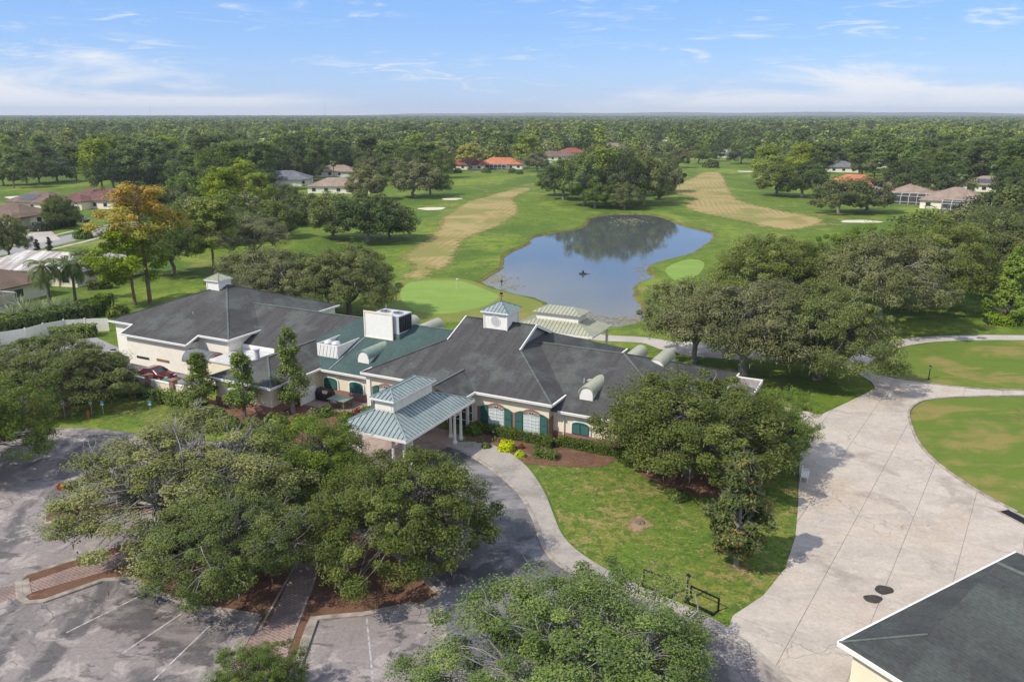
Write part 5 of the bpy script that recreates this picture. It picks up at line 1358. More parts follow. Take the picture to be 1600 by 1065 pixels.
near(OAK['c'], 1085, 565, 11, 7, 10.5, 6.2, 2.4, 'feathery brownish live oak over the cart path by the pond')
near(OAK['a'], 1275, 592, 11, 7, 11.5, 7.6, 1.9, 'dark live oak reaching over the cart path to the yard')
near(OAK['a'], 1200, 480, 11, 7, 12.0, 9.5, 4.4, 'dark green live oak at the near corner of the pond')
near(OAK['c'], 1370, 510, 11, 7, 14.0, 9.0, 5.1, 'tall live oak beyond the cart path, left of the bright cypress')
near(OAK['a'], 1450, 480, 11, 7, 14.5, 9.0, 0.7, 'tall dark live oak just left of the bright cypress')
near(OAK['b'], 1330, 470, 11, 7, 12.0, 7.0, 2.7, 'live oak with yellow-green leaves behind the cart path')
near(OAK['a'], 1560, 455, 11, 7, 15.5, 9.5, 3.9, 'large live oak behind the bright cypress at the right edge')
near(OAK['c'], 1640, 470, 11, 7, 15.0, 8.5, 1.5, 'live oak cut by the right edge behind the cypress')
near(CYP, 1572, 503, 14, 5.2, 11.8, 4.2, 0.0, 'bright green cone-shaped cypress at the right edge', 'cypress_tree')
near(OAK['c'], 428, 492, 11, 7, 10.5, 7.6, 3.1, 'pale live oak behind the banquet hall roof')
near(OAK['a'], 545, 493, 11, 7, 11.0, 8.0, 0.2, 'dark live oak behind the hall with a leaning pale trunk')
near(PINE_RUST, 235, 474, 19, 5.2, 19.5, 7.4, 0.5, 'tall pine with a rusty orange crown beside the banquet hall', 'pine_tree')
near(PINE_NEAR, 212, 477, 13, 4.6, 12.8, 6.4, 1.9, 'lower bright green pine before the rusty pine', 'pine_tree')
near(PINE_B, 334, 425, 15, 4.2, 15.0, 5.6, 1.1, 'bright green pine behind the hall cupola', 'pine_tree')
near(PINE_B, 358, 352, 15, 4.2, 16.5, 6.5, 3.7, 'broad green pine left of the maroon-roofed house', 'pine_tree')
near(PINE_NEAR, 408, 345, 13, 4.6, 14, 5.2, 5.0, 'smaller pine right beside the broad green pine', 'pine_tree')
near(OAK['c'], 398, 408, 11, 7, 10.5, 7.0, 4.0, 'feathery grey-brown oak behind the pale live oak')
near(OAK['b'], 270, 430, 11, 7, 12.5, 6.5, 4.0, 'dark oak standing right behind the rusty pine')
near(YOUNG[0], 316, 636, 7, 2.0, 6.2, 2.2, 0.0, 'young tree left of the service wing, nearest the red car', 'young_oak')
near(YOUNG[0], 383, 655, 7, 2.0, 7.4, 2.2, 2.0, 'middle young tree before the service wing', 'young_oak')
near(YOUNG[1], 458, 645, 9, 1.7, 9.6, 2.0, 0.9, 'tall slender young tree before the link roof', 'young_oak')
near(YOUNG[0], 212, 622, 7, 2.0, 2.6, 1.3, 0.9, 'spindly sapling by the cream service wall', 'young_oak')
near(YOUNG[0], 187, 610, 7, 2.0, 4.5, 2.4, 3.9, 'small tree at the right end of the broad dark oak', 'young_oak')
near(PALM, 78, 478, 5, 3.2, 6.6, 4.2, 0.0, 'left palm of the pair beside the white tiled house', 'palm_tree')
near(PALM, 118, 470, 5, 3.2, 6.2, 3.8, 1.2, 'right palm of the pair beside the white tiled house', 'palm_tree')
near(PALM2, 1497, 318, 7.5, 2.0, 9.5, 2.6, 0.0, 'taller cabbage palm behind the tan roofed house', 'palm_tree')
near(PALM2, 1516, 322, 7.5, 2.0, 7.5, 3.0, 0.7, 'shorter bushy palm behind the tan roofed house', 'palm_tree')
near(PALM2, 522, 285, 7.5, 2.0, 9.0, 2.4, 0.7, 'lone palm beside the pale far house', 'palm_tree')
near(OAK['b'], 408, 1105, 11, 7, 3.4, 2.4, 0.7, 'small tree top at the bottom edge beside the brick path', 'young_oak')
for k, (x, y) in enumerate(((59, 395), (78, 391))):
    near(SPIRE, x, y, 4, 0.55, 3.4, 0.8, k, ('left' if k == 0 else 'right') + ' thin dark cypress spire beside the street', 'italian_cypress')
near(OAK['a'], 15, 405, 11, 7, 9.5, 4.6, 0.8, 'round dark tree at the left edge above the white roof')
near(OAK['a'], 95, 356, 11, 7, 9.0, 4.8, 2.8, 'dark round tree on the lawn before the brown house')
near(OAK['a'], 162, 322, 11, 7, 6.5, 3.4, 0.3, 'small dark tree beside the maroon roofed house')
# middle distance: (kind, px, base py, height, radius, what it is)
mids = [
 ('oak2', 575, 378, 12.5, 8.5, 'dark live oak on the rough left of the straw fairway'), ('oak1', 520, 372, 12, 7.0, 'live oak left of the dark one beside the straw fairway'), ('oak3', 610, 372, 9.5, 5.0, 'lower rounded oak nearest the straw fairway'), ('oak3', 490, 345, 8, 5.0, 'grey oak before the maroon roofed house'),
 ('oak3', 648, 308, 14, 8.5, 'grey-brown oak on the course left of the sand bunker'), ('oak2', 672, 306, 12, 6.5, 'dark oak nearest the small sand bunkers'), ('oak3', 574, 312, 12, 7.5, 'grey oak behind the live oaks on the rough'), ('oak4', 628, 290, 16, 8, 'tall green oak behind the course oaks'), ('oak4', 692, 278, 14, 6, 'green tree beside the red roofed house'),
 ('yellow', 733, 266, 14.5, 9.0, 'bright yellow-green tree behind the orange roofed house'), ('pine3', 824, 264, 19, 9.0, 'tall light green tree right of the orange roofed house'), ('oak3', 838, 268, 11, 7, 'grey-purple tree right of the orange roofed house'), ('pine1', 790, 255, 18, 7.0, 'green pine behind the orange roofed house'),
 ('oak2', 880, 312, 15, 7.5, 'leftmost dark tree of the clump behind the pond'), ('oak4', 912, 322, 17, 7.5, 'green tree on the left side of the pond clump'), ('pine3', 945, 318, 19, 7.5, 'tallest bright tree of the pond clump'), ('oak4', 930, 325, 9, 5.0, 'low yellow-green tree at the front of the pond clump'), ('oak2', 972, 322, 19, 7.5, 'tall dark tree in the middle of the pond clump'), ('oak1', 1005, 320, 18, 8.0, 'grey-green tree on the right of the pond clump'), ('oak3', 1032, 312, 15, 6.5, 'rightmost feathery tree of the pond clump'), ('oak2', 955, 308, 20, 7, 'rear dark tree of the pond clump'), ('oak1', 898, 305, 16, 7, 'rear left tree of the pond clump'),
 ('oak1', 1212, 306, 13, 9.0, 'left oak of the pair beside the second fairway'), ('oak2', 1252, 308, 13, 9.0, 'right oak of the pair beside the second fairway'), ('oak1', 1310, 333, 11.5, 8.5, 'spreading oak before the tan roofed house'), ('oak3', 1352, 332, 11.5, 8.0, 'spreading oak nearest the white pool cage'), ('pine3', 1195, 288, 17, 8.0, 'light green pine behind the fairway oaks, leftmost'), ('pine3', 1248, 282, 17, 8.5, 'light green pine behind the fairway oaks'), ('pine1', 1283, 284, 17.5, 7.5, 'green pine left of the orange tiled house'),
 ('oak2', 1412, 306, 14.5, 9, 'dark oak behind the tan roofs, left'), ('oak2', 1462, 314, 14, 9, 'dark oak behind the tan roofs, beside the palms'), ('oak2', 1585, 322, 14, 8, 'dark oak at the right edge behind the tan house'), ('yellow', 1536, 268, 12, 8, 'yellow-green tree far right among the woods'), ('oak1', 1590, 400, 17, 9, 'oak at the right edge below the tan house'), ('oak3', 1500, 420, 13, 8, 'grey oak in front of the tan roofed house'), ('oak1', 1440, 425, 13, 8, 'rounded oak in front of the white pool cages'), ('oak2', 1545, 395, 15, 8, 'dark oak right of the pool cages'),
 ('oak2', 62, 288, 12.5, 8.5, 'dark oak beyond the left fairway'), ('oak2', 90, 284, 12, 8, 'dark oak right of the twin beyond the left fairway'), ('pine1', 120, 282, 16, 7, 'pine beside the left fairway with bare stem'), ('pine1', 22, 294, 14, 6, 'pine standing on the left fairway edge'), ('pine3', 160, 297, 20, 9, 'tall broad pine behind the maroon roof'), ('oak2', 178, 299, 16, 8, 'dark oak behind the maroon roof'), ('pine1', 212, 298, 18, 8, 'pine behind the rusty tree, left'), ('pine1', 240, 290, 19, 8, 'tall pine behind the rusty tree'), ('oak2', 270, 292, 16, 9, 'dark oak behind the rusty tree, right'), ('pine1', 300, 330, 14, 5, 'pine between the rusty tree and the broad green pine'),
 ('oak1', 925, 300, 19, 8, 'rear middle tree of the pond clump'), ('oak3', 990, 305, 18, 8, 'rear right grey tree of the pond clump'), ('oak4', 865, 305, 10, 6, 'low outer tree on the left of the pond clump'), ('oak2', 1045, 300, 12, 6, 'low outer tree on the right of the pond clump'), ('oak1', 975, 327, 9, 6, 'low skirt tree at the front of the pond clump'),
 ('oak4', 330, 300, 17, 8, 'green tree far behind the broad green pine'), ('oak3', 350, 285, 15, 8, 'grey tree behind the broad green pine'), ('oak3', 310, 385, 12, 6, 'brownish oak between the rusty pine and the bright pine'), ('oak4', 290, 340, 13, 6, 'green tree right behind the rusty pine crown'), ('oak2', 262, 375, 9, 5, 'dark tree below the rusty pine crown'),
 ('oak1', 300, 372, 11, 6, 'rounded oak between the street and the bright pine'), ('oak4', 348, 378, 12, 6, 'green tree behind the bright pine'), ('oak3', 385, 366, 11, 6, 'grey oak behind the feathery grey-brown oak'), ('oak1', 428, 372, 10, 5.5, 'oak below the maroon roofed house'), ('oak4', 462, 352, 9, 5, 'small green tree beside the maroon roofed house'), ('oak2', 238, 352, 12, 6, 'dark oak left behind the rusty pine'), ('pine3', 385, 318, 15, 6, 'bright pine behind the broad green pine'), ('oak4', 330, 330, 13, 6.5, 'leafy green tree left of the broad green pine'),
 ('pine1', 42, 287, 15, 6.5, 'pine at the far edge of the left fairway'), ('oak1', 5, 290, 11, 6, 'oak at the left edge of the left fairway'), ('oak1', 1060, 262, 12, 7, 'oak right behind the pond clump'), ('oak4', 1092, 256, 12, 7, 'green tree beside the dark red far house'), ('oak2', 1158, 256, 13, 8, 'dark tree at the end of the second fairway'), ('pine1', 1175, 262, 17, 7, 'pine at the end of the second fairway'), ('oak2', 1118, 252, 11, 6, 'small dark tree between the two far houses'),
 ('oak1', 140, 440, 6.5, 4.0, 'bushy tree right of the white tiled house'), ('oak2', 445, 330, 9, 5, 'dark tree beside the maroon house'),
]
_r = random.Random(9)
for kd, px, py, H, Rr, lab in mids:
    nm = 'pine_tree' if kd.startswith('pine') else ('yellow_tree' if kd == 'yellow' else 'oak_tree')
    H0, R0 = {'oak1': (12, 7), 'oak2': (12, 7), 'oak3': (12, 6), 'oak4': (13, 6.5), 'pine1': (18, 4.4), 'pine2': (18, 4.0), 'pine3': (17, 4.8), 'yellow': (12, 5)}[kd]
    near(MID[kd], px, py, H0, R0, H, Rr, _r.uniform(0, 6.28), lab, nm)
# ================================================================ houses round the course
HOUSES = []
def hip_roof(m, w, d, ze, s, over=0.6, x0=0.0, y0=0.0):
    W, D = w / 2 + over, d / 2 + over
    z0 = ze; k = min(W, D); zt = z0 + k * s
    if W >= D: r = [(-W + D, 0), (W - D, 0)]
    else: r = [(0, -D + W), (0, D - W)]
    c = [(-W, -D), (W, -D), (W, D), (-W, D)]
    P = lambda q, z: (q[0] + x0, q[1] + y0, z)
    if W >= D:
        qs = [[P(c[0], z0), P(c[1], z0), P(r[1], zt), P(r[0], zt)], [P(c[1], z0), P(c[2], z0), P(r[1], zt)], [P(c[2], z0), P(c[3], z0), P(r[0], zt), P(r[1], zt)], [P(c[3], z0), P(c[0], z0), P(r[0], zt)]]
    else:
        qs = [[P(c[0], z0), P(c[1], z0), P(r[0], zt)], [P(c[1], z0), P(c[2], z0), P(r[1], zt), P(r[0], zt)], [P(c[2], z0), P(c[3], z0), P(r[1], zt)], [P(c[3], z0), P(c[0], z0), P(r[0], zt), P(r[1], zt)]]
    for q in qs: m.slab(q, 0.16)
    return zt
def house(px, py, w, d, rot, roof, wallm, label, wing=None, cage=None, chimney=False, solar=None, h=2.8, s=0.42, garage=True):
    p = G(px, py); HOUSES.append((p.x, p.y, w, d))
    e = thing('house', label, 'house', (p.x, p.y, 0), R(rot), 'houses round the golf course')
    MB().bx(-w / 2, w / 2, -d / 2, d / 2, 0, h).build('wall', MATS[wallm], e)
    m = MB(); hip_roof(m, w, d, h, s); rf = m.build('roof', MATS[roof], e)
    if wing:
        wx, wy, ww, wd = wing
        MB().bx(wx - ww / 2, wx + ww / 2, wy - wd / 2, wy + wd / 2, 0, h - 0.1).build('wing_wall', MATS[wallm], e)
        m = MB(); hip_roof(m, ww, wd, h - 0.05, s, 0.6, wx, wy); m.build('wing_roof', MATS[roof], e)
    for y, sy in ((-d / 2, -1), (d / 2, 1)):
        n = max(2, int(w / 4.2))
        for k in range(n):
            x = -w / 2 + w * (k + 0.5) / n
            if wing and sy < 0 and abs(x - wing[0]) < wing[2] / 2 and wing[1] < 0: continue
            f = MB().bx(x - 0.85, x + 0.85, y - 0.05, y + 0.05, 0.7, 2.2).build('window', WH, e)
            MB().bx(x - 0.75, x + 0.75, y - 0.07, y + 0.07, 0.8, 2.1).build('pane', MATS['glass'], f)
    for x in (-w / 2, w / 2):
        f = MB().bx(x - 0.05, x + 0.05, -0.9, 0.9, 0.7, 2.2).build('window', WH, e); MB().bx(x - 0.07, x + 0.07, -0.8, 0.8, 0.8, 2.1).build('pane', MATS['glass'], f)
    if wing and garage:
        y = wing[1] - wing[3] / 2
        g = MB().bx(wing[0] - 2.4, wing[0] + 2.4, y - 0.06, y + 0.04, 0.02, 2.25).build('garage_door', MATS['white_wall'], e)
        for k in range(4): MB().bx(wing[0] - 2.35, wing[0] + 2.35, y - 0.08, y - 0.062, 0.08 + k * 0.55, 0.56 + k * 0.55).build('door_panel', WH, g)
    if chimney: MB().bx(w * .1 - .45, w * .1 + .45, -d * .12 - .45, -d * .12 + .45, h, h + d * s / 2 + 1.0).bx(w * .1 - .55, w * .1 + .55, -d * .12 - .55, -d * .12 + .55, h + d * s / 2 + 1.0, h + d * s / 2 + 1.15).build('chimney', WH, rf)
    if solar:
        for k in range(solar):
            x = -w * .25 + k * 1.15; m = MB(); y0, y1 = -d / 2 + 1.0, -d / 2 + 4.2
            zf = lambda y: h + (y + d / 2 + .6) * s + 0.12
            m.slab([(x, y0, zf(y0)), (x + 1.05, y0, zf(y0)), (x + 1.05, y1, zf(y1)), (x, y1, zf(y1))], 0.05).build('solar_panel', MATS['glass'], rf)
    if cage:
        cx, cy, cw, cd, ch = cage
        f = MB(); x0, x1, y0, y1 = cx - cw / 2, cx + cw / 2, cy - cd / 2, cy + cd / 2; zt = ch + cd * 0.12
        n = max(2, int(cw / 2.4)); k2 = max(2, int(cd / 2.4))
        for i in range(n + 1):
            x = x0 + cw * i / n
            for y in (y0, y1): f.bx(x - .05, x + .05, y - .05, y + .05, 0, ch)
            f.beam((x, y0, ch), (x, cy, zt), .09, .09); f.beam((x, cy, zt), (x, y1, ch), .09, .09)
        for j in range(k2 + 1):
            y = y0 + cd * j / k2; zz = ch + (zt - ch) * (1 - abs(y - cy) / (cd / 2))
            f.beam((x0, y, zz), (x1, y, zz), .09, .09)
            for x in (x0, x1): f.bx(x - .05, x + .05, y - .05, y + .05, 0, ch)
        for z in (0.9, ch):
            for y in (y0, y1): f.beam((x0, y, z), (x1, y, z), .08, .08)
            for x in (x0, x1): f.beam((x, y0, z), (x, y1, z), .08, .08)
        c = f.build('pool_cage', WH, e)
        MB().slab([(x0, y0, ch - .03), (x1, y0, ch - .03), (x1, cy, zt - .03), (x0, cy, zt - .03)], 0.01).slab([(x0, cy, zt - .03), (x1, cy, zt - .03), (x1, y1, ch - .03), (x0, y1, ch - .03)], 0.01).build('screen', MATS['screen_veil'], c)
        MB().bx(x0, x1, y0 + .0, y0 + .01, 0, ch).build('screen', MATS['screen_veil'], c)
        MB().bx(x0 - .1, x1 + .1, y0 - .1, y1 + .1, 0.0, 0.06).build('pool_deck', MATS['cart_path_mat'], c)
    return e
def veil():
    m, nt, b = newmat('screen_veil')
    tp = nt.nodes.new('ShaderNodeBsdfTransparent'); mx = nt.nodes.new('ShaderNodeMixShader'); mx.inputs[0].default_value = 0.55
    b.inputs['Base Color'].default_value = (0.05, 0.055, 0.06, 1); b.inputs['Roughness'].default_value = 0.6
    nt.links.new(tp.outputs[0], mx.inputs[1]); nt.links.new(b.outputs[0], mx.inputs[2]); nt.links.new(mx.outputs[0], nt.nodes['Material Output'].inputs['Surface'])
veil()
house(-25, 465, 17, 12, -20, 'shingle_brown', 'cream', 'brown roofed house with a white pool cage at the left edge', cage=(8.5, -7.5, 9, 7, 2.7))
house(82, 434, 23, 13, -14, 'tile_white', 'cream', 'house with a stained white tile roof beside the palms', wing=(9, 4, 9, 11), s=0.34)
house(25, 349, 17, 13, -15, 'shingle_brown', 'cream', 'brown roofed house at the left edge behind the maroon car', wing=(5, -6, 7, 6))
house(70, 326, 19, 13, -20, 'shingle_brown', 'cream', 'brown roofed house with dark roof panels beside the left fairway', solar=6, cage=(-10, 7, 9, 7, 2.7))
house(168, 322, 26, 15, -18, 'shingle_maroon', 'cream', 'long maroon roofed house with a garage behind the rusty pine', wing=(-3, -8, 8, 8))
house(447, 288, 22, 15, 5, 'shingle_grey', 'white_wall', 'grey-blue roofed house in the trees left of the course', wing=(4, -7, 9, 6))
house(432, 322, 13, 18, 12, 'shingle_maroon', 'white_wall', 'maroon roofed house below the grey-blue roofed one', cage=(2, -12, 9, 6, 2.7))
house(536, 300, 25, 13, -4, 'shingle_tan', 'white_wall', 'tan roofed house behind the course oaks')
house(527, 275, 20, 12, 0, 'shingle_tan', 'white_wall', 'pale pink roofed far house beside the lone palm', wing=(7, -5, 7, 6))
house(728, 264, 24, 14, -12, 'tile_red', 'white_wall', 'red roofed white house with a white chimney by the fairway', chimney=True)
house(783, 263, 26, 15, -6, 'tile_orange', 'white_wall', 'orange tile roofed house at the end of the straw fairway', cage=(-2, -8.5, 12, 4, 2.5))
house(868, 250, 28, 14, 0, 'shingle_brown', 'white_wall', 'brown roofed house left behind the pond clump', wing=(8, -5, 9, 8))
house(893, 244, 20, 14, 10, 'tile_red', 'cream', 'dull red roofed house farthest behind the pond clump')
house(1392, 306, 18, 16, -32, 'shingle_tan', 'white_wall', 'left one of the three tan roofed villas', cage=(0, -11, 14, 6, 2.8))
house(1438, 314, 22, 18, -32, 'shingle_tan', 'white_wall', 'middle one of the three tan roofed villas, with the long white pool cage', cage=(-1, -12.5, 18, 7, 2.9))
house(1492, 324, 20, 18, -32, 'shingle_tan', 'white_wall', 'right one of the three tan roofed villas', cage=(4, -12.5, 14, 8, 2.6))
house(1335, 296, 22, 15, -25, 'tile_orange', 'cream', 'orange tile roofed house behind the spreading oaks', cage=(-12, -4, 6, 8, 2.8))
house(1308, 268, 20, 13, -15, 'shingle_grey', 'white_wall', 'pale grey roofed house behind the fairway pines')
house(1545, 298, 20, 14, -25, 'shingle_tan', 'white_wall', 'tan house with dark solar panels right of the palms', solar=5)
house(1375, 262, 18, 12, 0, 'tile_white', 'white_wall', 'white roofed house deep in the right-hand woods')
house(100, 262, 20, 13, 0, 'shingle_grey', 'cream', 'grey roofed house in the woods beyond the left fairway')
house(8, 277, 18, 12, 0, 'shingle_brown', 'white_wall', 'small brown roofed house at the left edge beyond the fairway')
house(1075, 248, 16, 11, 10, 'tile_red', 'white_wall', 'dark red roofed far house right of the pond clump')
house(1138, 246, 16, 11, -10, 'tile_white', 'white_wall', 'small white far house at the end of the second fairway')

_far = [(330, 232, 'tile_white'), (395, 238, 'shingle_tan'), (415, 226, 'tile_white'), (610, 236, 'shingle_grey'), (958, 236, 'shingle_tan'), (1040, 230, 'tile_white'), (1035, 200, 'tile_white'), (1345, 214, 'shingle_tan'), (1362, 217, 'tile_white'), (1372, 213, 'shingle_grey'), (1300, 240, 'shingle_maroon'), (1420, 246, 'tile_white'), (1560, 262, 'shingle_tan'), (1460, 232, 'shingle_grey'), (60, 232, 'shingle_brown'), (215, 226, 'tile_white')]
_wh = {'tile_white': 'white roofed', 'shingle_tan': 'tan roofed', 'shingle_grey': 'grey roofed', 'shingle_maroon': 'maroon roofed', 'shingle_brown': 'brown roofed'}
_side = lambda x: 'left of the rusty pine' if x < 230 else ('above the broad green pine' if x < 500 else ('behind the course oaks' if x < 700 else ('behind the pond clump' if x < 1045 else ('above the orange tiled house' if x < 1330 else ('above the tan villas' if x < 1480 else 'at the far right')))))
for _i, (_x, _y, _m) in enumerate(_far):
    house(_x, _y, 20, 13, (_i * 37) % 50 - 25, _m, 'white_wall', 'tiny %s house in the far woods %s, %s' % (_wh[_m], _side(_x), ('farther' if _y < 222 else 'deep') + (' left' if _i % 2 else ' right') + (' side' if _i % 3 else '')), s=0.5, h=3.2)
# ================================================================ vehicles
def car(loc, rz, paint, label, L=4.8, W=1.85, H=1.45, suv=False, cat='car', name='car'):
    e = thing(name, label, cat, loc, rz)
    P = MATS[paint]; hl = L / 2
    if suv: prof = [(-hl, .35), (-hl, 1.05), (-hl + .12, 1.72), (-hl + .5, 1.78), (.35, 1.76), (1.15, 1.12), (hl - .25, .98), (hl, .78), (hl, .35)]; cabin = [(-hl + .22, 1.10), (-hl + .30, 1.62), (.30, 1.66), (.98, 1.12)]
    else: prof = [(-hl, .40), (-hl + .05, .88), (-hl + .55, .98), (-hl + 1.25, 1.36), (-.25, H), (.45, 1.36), (1.15, .98), (hl - .35, .82), (hl, .62), (hl, .35)]; cabin = [(-hl + .85, .99), (-hl + 1.32, 1.28), (-.25, H - .09), (.40, 1.28), (.98, .99)]
    def ext(pr, hw, taper=0.86):
        m = MB(); n = len(pr); ws = [hw * (1 if z < 1.0 else taper) for x, z in pr]
        vs = [(x, -w, z) for (x, z), w in zip(pr, ws)] + [(x, w, z) for (x, z), w in zip(pr, ws)]
        return m.add(vs, [tuple(range(n)), tuple(reversed(range(n, 2 * n)))] + [(i, (i + 1) % n, (i + 1) % n + n, i + n) for i in range(n)])
    b = ext(prof, W / 2).build('body', P, e)
    md = b.modifiers.new('bevel', 'BEVEL'); md.width = 0.06; md.segments = 2
    for s in (-1, 1):
        m = MB(); cw = [W / 2 * .99 if z < 1.13 else W / 2 * .875 for x, z in cabin]
        m.add([(x, s * (w + .006), z) for (x, z), w in zip(cabin, cw)] + [(x, s * (w - .02), z) for (x, z), w in zip(cabin, cw)], [tuple(range(len(cabin))), tuple(reversed(range(len(cabin), 2 * len(cabin))))]); m.build('side_window', MATS['glass'], e)
    (x0, z0), (x1, z1) = prof[-5 if not suv else -5], prof[-4]
    ws = (Vector((.43, 0, 1.37)), Vector((1.10, 0, 1.01))) if not suv else (Vector((.38, 0, 1.73)), Vector((1.12, 0, 1.16)))
    rs = (Vector((-hl + 1.22, 0, 1.35)), Vector((-hl + .62, 0, 1.02))) if not suv else (Vector((-hl + .11, 0, 1.66)), Vector((-hl + .01, 0, 1.12)))
    for nm, (a, c) in (('windscreen', ws), ('rear_window', rs)):
        d = (c - a).normalized(); nr = Vector((d.z, 0, -d.x)); nr = nr if (nr.x > 0) == (nm == 'windscreen') else -nr
        a = a + nr * .012; c = c + nr * .012; w0, w1 = W * .40, W * .44
        MB().add([(a.x, -w0, a.z), (a.x, w0, a.z), (c.x, w1, c.z), (c.x, -w1, c.z)], [(0, 1, 2, 3)]).build(nm, MATS['glass'], e)
    for x in (-L * .29, L * .30):
        for s in (-1, 1):
            t = MB().tube((x, s * (W / 2 - .22), .33), (x, s * (W / 2 + .015), .33), .33, .33, 18).build('wheel', MATS['tyre'], e)
            MB().tube((x, s * (W / 2 + .016), .33), (x, s * (W / 2 + .03), .33), .22, .20, 12).build('rim', MATS['rim'], t)
    for s in (-1, 1):
        MB().bx(hl - .14, hl + .012, s * .66 - .2, s * .66 + .2, .60, .72).build('headlight', MATS['steel_light'], e)
        MB().bx(-hl - .012, -hl + .1, s * .68 - .18, s * .68 + .18, .74, .88).build('tail_light', MATS['red_light'], e)
        MB().bx(.55, .72, s * (W / 2 + .02) - .09, s * (W / 2 + .02) + .09, .98, 1.10).build('mirror', P, e)
    MB().bx(hl - .05, hl + .015, -.5, .5, .42, .55).build('grille', MATS['black_metal'], e)
    return e
p = BW(-50.4, -3.3); car((p.x, p.y, 0.012), TH, 'car_red', 'dark red sedan parked beside the white hall wall')
p = G(57, 361); car((p.x, p.y, 0.03), R(180 - 12), 'car_maroon', 'maroon van on the driveway of the brown house', 4.9, 1.9, 1.78, True)
p = G(128, 347); car((p.x, p.y, 0.0), R(160), 'car_navy', 'dark blue car half hidden behind the round tree', 4.7)
p = G(858, 256); car((p.x, p.y, 0.0), R(170), 'car_white', 'white car before the brown roofed house behind the fairway', 4.7)

# ================================================================ walls, fence, yard things
sw = thing('service_wall', 'cream service yard wall with brick pillars before the banquet hall', 'wall', BW(-38.4, -7.3, GZ), TH)
xs_ = [0.0, -4.4, -8.3, -12.4, -16.6, -20.8]
for i, x in enumerate(xs_):
    pl_ = MB().bx(x - .32, x + .32, -.32, .32, 0, 2.15).build('brick_pillar', BR, sw); MB().bx(x - .4, x + .4, -.4, .4, 2.15, 2.27).build('pillar_cap', MATS['brick'], pl_)
for a, b in zip(xs_, xs_[1:]):
    w_ = MB().bx(b + .32, a - .32, -.1, .1, 0.0, 1.65).build('wall_panel', CR, sw); MB().bx(b + .33, a - .33, -.13, .13, 0.0, 0.35).build('brick_base', BR, sw); MB().bx(b + .32, a - .32, -.15, .15, 1.65, 1.73).build('coping', WH, sw)
fpts = [G(-60, 552), G(0, 540), G(42, 534), G(70, 526), G(102, 520), G(135, 518), G(172, 517)]
fe = thing('vinyl_fence', 'white vinyl privacy fence running from the left edge to the hall', 'fence', fpts[0])
prev = fpts[0]
for q in fpts[1:]:
    L_ = (q - prev).length; n = max(1, round(L_ / 2.4))
    for k in range(n):
        a = prev + (q - prev) * (k / n) - fpts[0]; b = prev + (q - prev) * ((k + 1) / n) - fpts[0]
        MB().bx(a.x - .07, a.x + .07, a.y - .07, a.y + .07, 0, 2.0).bx(a.x - .09, a.x + .09, a.y - .09, a.y + .09, 2.0, 2.06).build('post', WH, fe)
        d = (b - a).normalized() * .08
        MB().beam(a + d + Vector((0, 0, .98)), b - d + Vector((0, 0, .98)), .04, 1.7).build('panel', MATS['white_wall'], fe)
        MB().beam(a + d + Vector((0, 0, 1.86)), b - d + Vector((0, 0, 1.86)), .06, .12).beam(a + d + Vector((0, 0, .10)), b - d + Vector((0, 0, .10)), .06, .12).build('rail', WH, fe)
    prev = q
for k, (u, v) in enumerate(((-60.2, -1.2), (-61.8, -0.4))):
    p = BW(u, v, GZ); e = thing('condenser_unit', ('nearer' if k == 0 else 'farther') + ' grey air conditioning condenser at the left end of the hall', 'air conditioner', p, TH)
    MB().bx(-.5, .5, -.5, .5, .08, 1.3).build('cabinet', MATS['steel_light'], e); MB().bx(-.6, .6, -.6, .6, 0, .08).build('pad', MATS['sidewalk'], e)
    for j in range(8): MB().bx(-.45, .45, -.52, -.502, .2 + j * .13, .27 + j * .13).build('louvre', MATS['dark'], e)
    MB().lathe([(.4, 1.3), (.4, 1.36), (.1, 1.38)], (0, 0, 0), 14).build('fan_guard', MATS['dark'], e)
for k, (u, v, c, lab) in enumerate(((-45.6, -5.9, 'green_lid', 'green wheeled bin beside the brick porch'), (-46.9, -6.4, 'grey_metal', 'pale grey rubbish skip in front of the red car'))):
    p = BW(u, v, GZ); e = thing('rubbish_bin', lab, 'bin', p, TH)
    if k == 0:
        MB().add([(x * .42, y * .4, 0.06) for x, y in ((-1, -1), (1, -1), (1, 1), (-1, 1))] + [(x * .5, y * .48, 1.25) for x, y in ((-1, -1), (1, -1), (1, 1), (-1, 1))], [(3, 2, 1, 0), (4, 5, 6, 7)] + [(i, (i + 1) % 4, (i + 1) % 4 + 4, i + 4) for i in range(4)]).build('bin_body', MATS[c], e)
        MB().bx(-.55, .55, -.54, .54, 1.255, 1.36).build('lid', MATS[c], e)
    else:
        MB().extr([(-1.0, -.7, .1), (1.0, -.7, .1), (1.0, -.85, 1.0), (-1.0, -.85, 1.0)], (0, 1.5, 0)).build('bin_body', MATS[c], e); MB().bx(-1.05, 1.05, -.9, .72, 1.005, 1.06).build('lid', MATS['metal_sage2'], e)
    for x in (-.35, .35): MB().tube((x, .4, .1), (x + .08, .4, .1), .1, .1, 10).build('wheel', MATS['tyre'], e)

